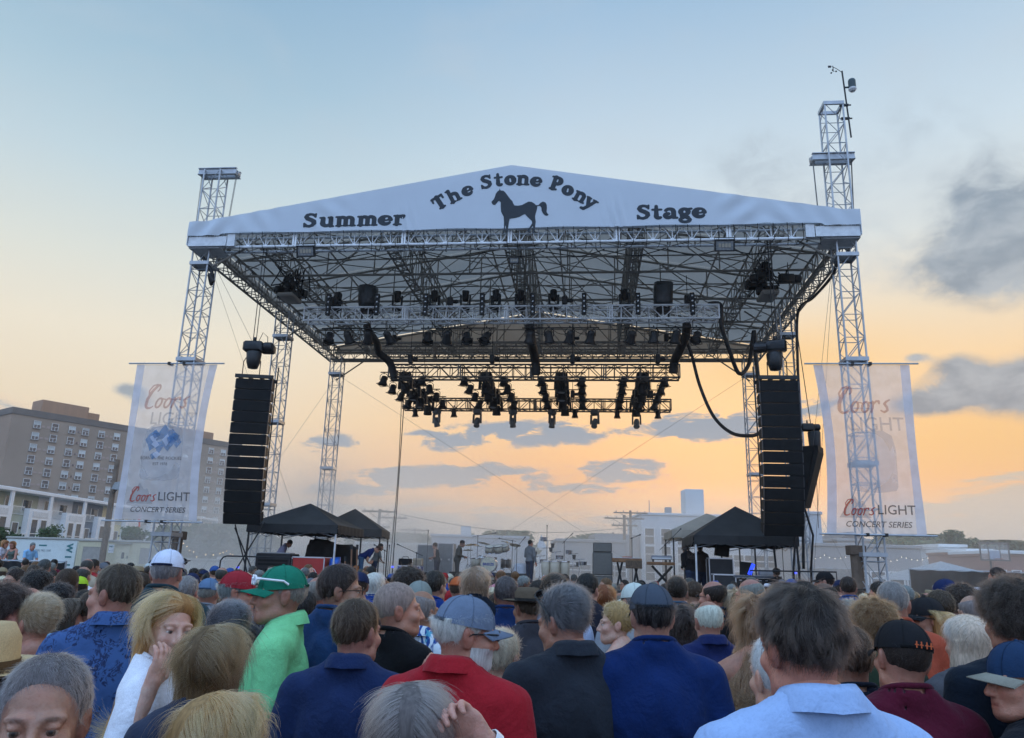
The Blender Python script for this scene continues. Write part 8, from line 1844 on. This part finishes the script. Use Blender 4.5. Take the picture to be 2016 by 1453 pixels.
# ------------------------------------------------------------------ the rows beyond, filling the ground up to the stage
rc = random.Random(2024); used = []
WORDH = {'black': 'black-haired', 'dark': 'dark-haired', 'brown': 'brown-haired', 'lightbrown': 'light-brown-haired', 'blonde': 'blonde', 'platinum': 'platinum-haired', 'grey': 'grey-haired', 'darkgrey': 'greying', 'saltpepper': 'grizzled', 'white': 'white-haired', 'red': 'red-haired', 'ashblonde': 'ash-blonde'}
WORDS = {'short': 'short-cropped', 'crop': 'closely cropped', 'buzz': 'shaven-headed', 'bald': 'balding', 'side': 'swept', 'messy': 'tousled', 'curly': 'curly', 'long': 'long-haired', 'longwavy': 'wavy', 'bob': 'bobbed', 'pageboy': 'straight-bobbed', 'recede': 'high-browed', 'tuft': 'spiky', 'bun': 'bun-wearing', 'afro': 'big-haired'}
SHC = [('black', BLACK), ('navy', NAVY), ('royal blue', (.012, .05, .25)), ('charcoal', (.03, .032, .036)), ('white', (.62, .64, .68)), ('grey', (.16, .165, .17)), ('red', (.30, .02, .025)), ('maroon', MAROON), ('teal', (.02, .14, .16)), ('sky blue', (.22, .42, .62)), ('olive', (.07, .075, .03)), ('pink', (.52, .22, .26)), ('orange', (.45, .12, .03)), ('beige', (.40, .34, .25)), ('denim blue', (.06, .11, .20))]
ZONES = [(-1e9, 150, 'below the white trailer'), (150, 320, 'below the cream trailer'), (320, 480, 'below the left sponsor banner'), (480, 600, 'below the left black canopy'), (600, 700, 'below the red road case'), (700, 860, 'below the left microphones'), (860, 1040, 'below the drum kit'), (1040, 1160, 'below the conga drums'), (1160, 1330, 'below the keyboards'), (1330, 1480, 'below the right canopy post'), (1480, 1620, 'below the right speaker column'), (1620, 1790, 'below the right sponsor banner'), (1790, 1e9, 'below the right screened fence')]
def to_px(p):
    q = CAMM.inverted() @ Vector(p); return (1008+FPX*q.x/-q.z, 726.5-FPX*q.y/-q.z)
cands = []
Yr = 5.6
while Yr < 20.3:
    half = .72*Yr+.6; xx = -half+rc.uniform(0, .5)
    while xx < half:
        x = xx+rc.uniform(-.16, .16); y = Yr+rc.uniform(-.25, .25); cands.append((x, y)); xx += rc.uniform(.46, .68)+.008*Yr
    Yr += .52+.016*Yr
occ = [(o.location.x, o.location.y) for o in list(COL.objects) if o.name.startswith('person')]
FAR = []
for (x, y) in cands:
    if any((x-a)**2+(y-b)**2 < .36**2 for a, b in occ): continue
    f = rc.random() < .42; h = rc.gauss(1.65, .07) if f else rc.gauss(1.77, .085)
    h = min(h, 1.93)
    if f: style = rc.choice(['long', 'long', 'bob', 'pageboy', 'longwavy', 'bun', 'curly', 'side']); hair = rc.choice(['dark', 'brown', 'brown', 'lightbrown', 'blonde', 'ashblonde', 'red', 'grey', 'platinum', 'black'])
    else: style = rc.choice(['short', 'short', 'short', 'crop', 'side', 'messy', 'curly', 'bald', 'bald', 'buzz', 'recede']); hair = rc.choice(['dark', 'dark', 'brown', 'brown', 'grey', 'saltpepper', 'darkgrey', 'white', 'black', 'lightbrown'])
    hat = None; hw = ''
    if rc.random() < (.20 if not f else .07):
        cn, cc = rc.choice([('navy', (.012, .02, .06)), ('black', (.012, .012, .013)), ('grey', (.12, .13, .15)), ('red', (.28, .02, .02)), ('white', (.55, .56, .6)), ('khaki', (.25, .2, .12)), ('blue', (.03, .08, .25))])
        if rc.random() < .85: hat = ('cap', cc); hw = cn+' cap'
        else: hat = ('brim', cc); hw = cn+' brimmed hat'
        style = rc.choice(['crop', 'short']) if not f else style
    sn, sc = rc.choice(SHC); yaw = rc.gauss(0, 22) if rc.random() < .8 else rc.choice([75, -75, 110, -110, 165])
    FAR.append(dict(x=x, y=y, h=h, f=f, style=style, hair=hair, hat=hat, hw=hw, sn=sn, sc=sc, yaw=yaw, skin=rc.choice(['light', 'light', 'tan', 'ruddy', 'fair', 'olive', 'brown']), glass='clear' if rc.random() < .14 else None, fat=rc.choice([.0, .015, .03])))
# leave out whoever would be wholly hidden: rough silhouettes, nearest first
mask = np.zeros((364, 504), bool); yy_, xx_ = np.mgrid[0:364, 0:504]
def cover(x, y, h, test):
    px, py = to_px((x, y, h-.11)); sc = FPX/(y*.97); px, py, sc = px/4, py/4, sc/4
    hd = ((xx_-px)/(.10*sc))**2+((yy_-py)/(.13*sc))**2 < 1
    if test:
        n = hd.sum(); return n > 0 and (hd & ~mask).sum() > .16*n
    mask[hd | ((np.abs(xx_-px) < .22*sc) & (yy_ > py+.17*sc))] = True
ppl = [(o.location.y, o.location.x, o) for o in list(COL.objects) if o.name.startswith('person')]
for yv, xv, o in ppl: cover(xv, yv, max(1.62, 1.72), False)
FAR.sort(key=lambda q: q['y']); keep = []
for q in FAR:
    if cover(q['x'], q['y'], q['h'], True): keep.append(q); cover(q['x'], q['y'], q['h'], False)
FAR = keep
def far_label(q):
    px = to_px((q['x'], q['y'], q['h']))[0]; zn = [z for a, b, z in ZONES if a <= px < b][0]; who = 'woman' if q['f'] else 'man'
    lookn = f"{WORDH[q['hair']]} {who}" if not q['hw'] else f"{who} with {q['hw']}"
    if not q['hw'] and q['style'] == 'bald': lookn = f'balding {who}'
    turn = '' if abs(q['yaw']) < 55 else (' turning back' if abs(q['yaw']) > 140 else (' turning left' if q['yaw'] > 0 else ' turning right'))
    row = 'near' if q['y'] < 8 else ('midway' if q['y'] < 13.5 else 'by the stage')
    return f"{lookn} in {q['sn']}{turn}, {row}, {zn}"
from collections import defaultdict
byl = defaultdict(list)
for q in FAR: q['label'] = far_label(q); byl[q['label']].append(q)
for lb, L in byl.items():
    if len(L) > 1:
        L.sort(key=lambda q: to_px((q['x'], q['y'], q['h']))[0])
        for i, q in enumerate(L): q['label'] = lb+f", {ORD[i]} from left"
for i, q in enumerate(FAR):
    person(q['label'], q['x'], q['y'], q['h']+.0, ra(q['yaw']*.6), head=(ra(q['yaw']*.4), ra(rc.uniform(-10, 4)), 0), skin=q['skin'], hair=q['hair'], style=q['style'], shirt=q['sc'], f=q['f'], fat=q['fat'], hat=q['hat'], glass=q['glass'], near=1 if q['y'] < 7.5 else 0, seed=i % 2, group='rows of people filling the ground before the stage', arms=[('down', 'down'), ('front', 'front'), ('down', 'front'), ('fold', 'fold'), ('down', 'down'), ('down', 'phone')][i % 6])
print('CROWD', len(FAR), len(MID))
# ------------------------------------------------------------------ people on and around the stage
GS = 'people working on the stage'
def onstage(label, px, pt, y, yaw, zf=None, **kw):
    p = onS(px, pt, y); w = STAGE @ p; z = deck_at(p.x) if zf is None else zf; kw.setdefault('near', 1); b_ = kw.get('bend', 0)
    H_ = (w.z-z-.93)/max(.3, math.cos(b_))+.93 if b_ else w.z-z; H_ = min(H_, 1.9); dx = (H_-.93)*math.sin(b_)*.85; a_ = STY+ra(yaw)
    return person(label, w.x+dx*math.sin(a_), w.y-dx*math.cos(a_), z+H_, a_, zfoot=z, group=GS, seed=int(px) % 7, **kw)
onstage('stage hand in lavender shirt leaning over gear on left wing', 570, 1062, 3.6, -70, skin='tan', hair='black', style='crop', shirt=(.36, .36, .52), arms=('lean', 'lean'), bend=.55, head=(0, -.3, 0))
onstage('stage hand in navy tee bending forward on stage left', 738, 1071, 3.9, -70, skin='light', hair='brown', style='crop', shirt=(.012, .022, .09), arms=('lean', 'lean'), bend=1.0, head=(0, -.2, 0), legs=(.05, .10, .17))
onstage('crew member in grey top behind the bending stage hand', 746, 1069, 5.2, -60, skin='olive', hair='dark', style='crop', shirt=(.13, .13, .12), arms=('lean', 'lean'), bend=.35)
onstage('crew member in dark tank top beside the tall grey cases', 858, 1068, 9.0, 80, skin='fair', hair='brown', style='short', shirt=(.04, .05, .06), top='tank', sleeve='none', arms=('front', 'front'), bend=.2)
onstage('man in long dark coat standing left of the drum kit', 907, 1062, 6.0, -80, skin='olive', hair='dark', style='crop', shirt=(.10, .09, .075), sleeve='long', arms=('front', 'front'), bend=.18, head=(0, -.3, 0), legs=(.09, .08, .07))
onstage('bald man in grey top standing right of the drum kit', 1044, 1063, 6.2, -40, skin='ruddy', hair='dark', style='buzz', shirt=(.16, .17, .18), sleeve='long', arms=('front', 'down'))
onstage('long-haired man in black beside the right canopy pole', 1350, 1067, 3.0, 30, skin='fair', hair='dark', style='long', shirt=(.010, .010, .012), sleeve='long', arms=('front', 'front'), bend=.3, head=(0, -.4, 0), f=False)
onstage('person in dark clothes standing behind the right canopy pole', 1378, 1070, 4.0, 10, skin='olive', hair='dark', style='crop', shirt=(.05, .04, .035), sleeve='long')
onstage('crouching crew member with bushy hair at right wing edge', 1528, 1118, 1.8, 20, zf=.5, skin='olive', hair='dark', style='curly', shirt=(.015, .015, .016))
for k, (lb, px, pt, yw, kw) in enumerate((('red-haired woman at the far left leaning on black fence', 4, 1062, -90, dict(f=True, hair='red', style='longwavy', shirt=(.5, .5, .55))), ('woman with auburn hair and green tank on left platform', 33, 1064, 170, dict(f=True, hair='red', style='long', shirt=(.10, .13, .11), top='tank', sleeve='none', glass='clear')), ('man in light blue shirt leaning on the left fence', 61, 1067, -120, dict(hair='grey', style='buzz', shirt=(.25, .48, .72), top='button')))):
    p = onY(px, pt, 27.6); person(lb, p.x, p.y, p.z, ra(yw), zfoot=1.0, near=1, skin='ruddy', group='people on the left platform', arms=('lean', 'lean'), bend=.25, seed=k, **kw)
pf = thing('viewing_platform', 'low viewing platform behind the black fence at left', 'platform', Matrix.Translation(onY(30, 1110, 28.2)*1.0))
pf.location.z = 0; MB().bevbox(-3.5, 1.6, -.9, 1.5, .86, 1.0, .02).build('deck', M_DECK, pf)
for x in (-3.2, 1.3):
    for y in (-.7, 1.3): MB().bar((x, y, 0), (x, y, .86), .05, 6).build('leg', M_STEEL, pf)
# ------------------------------------------------------------------ crowd barrier in front of the stage
for k in range(16):
    x = -10.2+k*1.3; t = thing('crowd_barrier', f'steel crowd barrier before the stage, {ORD[k]} from the left', 'barrier', SM(x, -1.3, 0), 'crowd barriers before the stage')
    MB().tube([(0, 0, .02), (0, 0, 1.1), (1.24, 0, 1.1), (1.24, 0, .02)], .022, 6).build('frame', M_STEEL, t)
    for q in range(1, 9): MB().bar((q*.138, 0, .2), (q*.138, 0, 1.08), .008, 4).build('upright', M_STEEL, t)
    MB().bar((.02, 0, .2), (1.22, 0, .2), .012, 5).build('lower_rail', M_STEEL, t)
# ------------------------------------------------------------------ evening haze over the whole place, and stage smoke
hz = bpy.data.materials.new('haze_air'); hz.use_nodes = True; t = hz.node_tree; t.nodes.remove(t.nodes['Principled BSDF'])
pv = t.nodes.new('ShaderNodeVolumePrincipled'); pv.inputs['Color'].default_value = (.93, .94, .96, 1); pv.inputs['Density'].default_value = .00045; pv.inputs['Anisotropy'].default_value = .5
t.links.new(pv.outputs[0], t.nodes['Material Output'].inputs['Volume'])
stuff(MB().box(-3100, 3100, -1600, 5100, -1, 60).build('haze', hz))
sm_ = bpy.data.materials.new('fog_machine_smoke'); sm_.use_nodes = True; t = sm_.node_tree; n = NT(t); t.nodes.remove(t.nodes['Principled BSDF'])
pv = n.node('ShaderNodeVolumePrincipled'); pv.inputs['Color'].default_value = (.95, .95, .95, 1); pv.inputs['Anisotropy'].default_value = .55
tc = n.node('ShaderNodeTexCoord').outputs['Object']; sp = n.node('ShaderNodeSeparateXYZ'); t.links.new(tc, sp.inputs[0]); X, Y, Z = sp.outputs
nz = n.smooth(n.noise(tc, .26, 3, .55, .8), .40, .74)
zf = n.smooth(Z, 8.5, 1.0); ed = n.m('MULTIPLY', n.m('MULTIPLY', n.smooth(X, -19, -13), n.smooth(X, 46, 30)), n.m('MULTIPLY', n.smooth(Y, 3.0, 8.0), n.smooth(Y, 34.5, 28)))
lf = n.m('ADD', n.smooth(X, -4.0, -9.0, .80, 2.3), n.smooth(X, 8, 15, 0, -.42))
dn = n.m('MULTIPLY', n.m('MULTIPLY', n.m('MULTIPLY', n.m('ADD', n.m('MULTIPLY', nz, .11), .016), zf), ed), lf); t.links.new(dn, pv.inputs['Density']); t.links.new(pv.outputs[0], t.nodes['Material Output'].inputs['Volume'])
stuff(MB().box(-19, 46, 3, 35, .3, 9).build('stage_smoke', sm_, None, SM(0, 0, 0)))
scene.cycles.volume_step_rate = 2.0; scene.cycles.volume_max_steps = 64
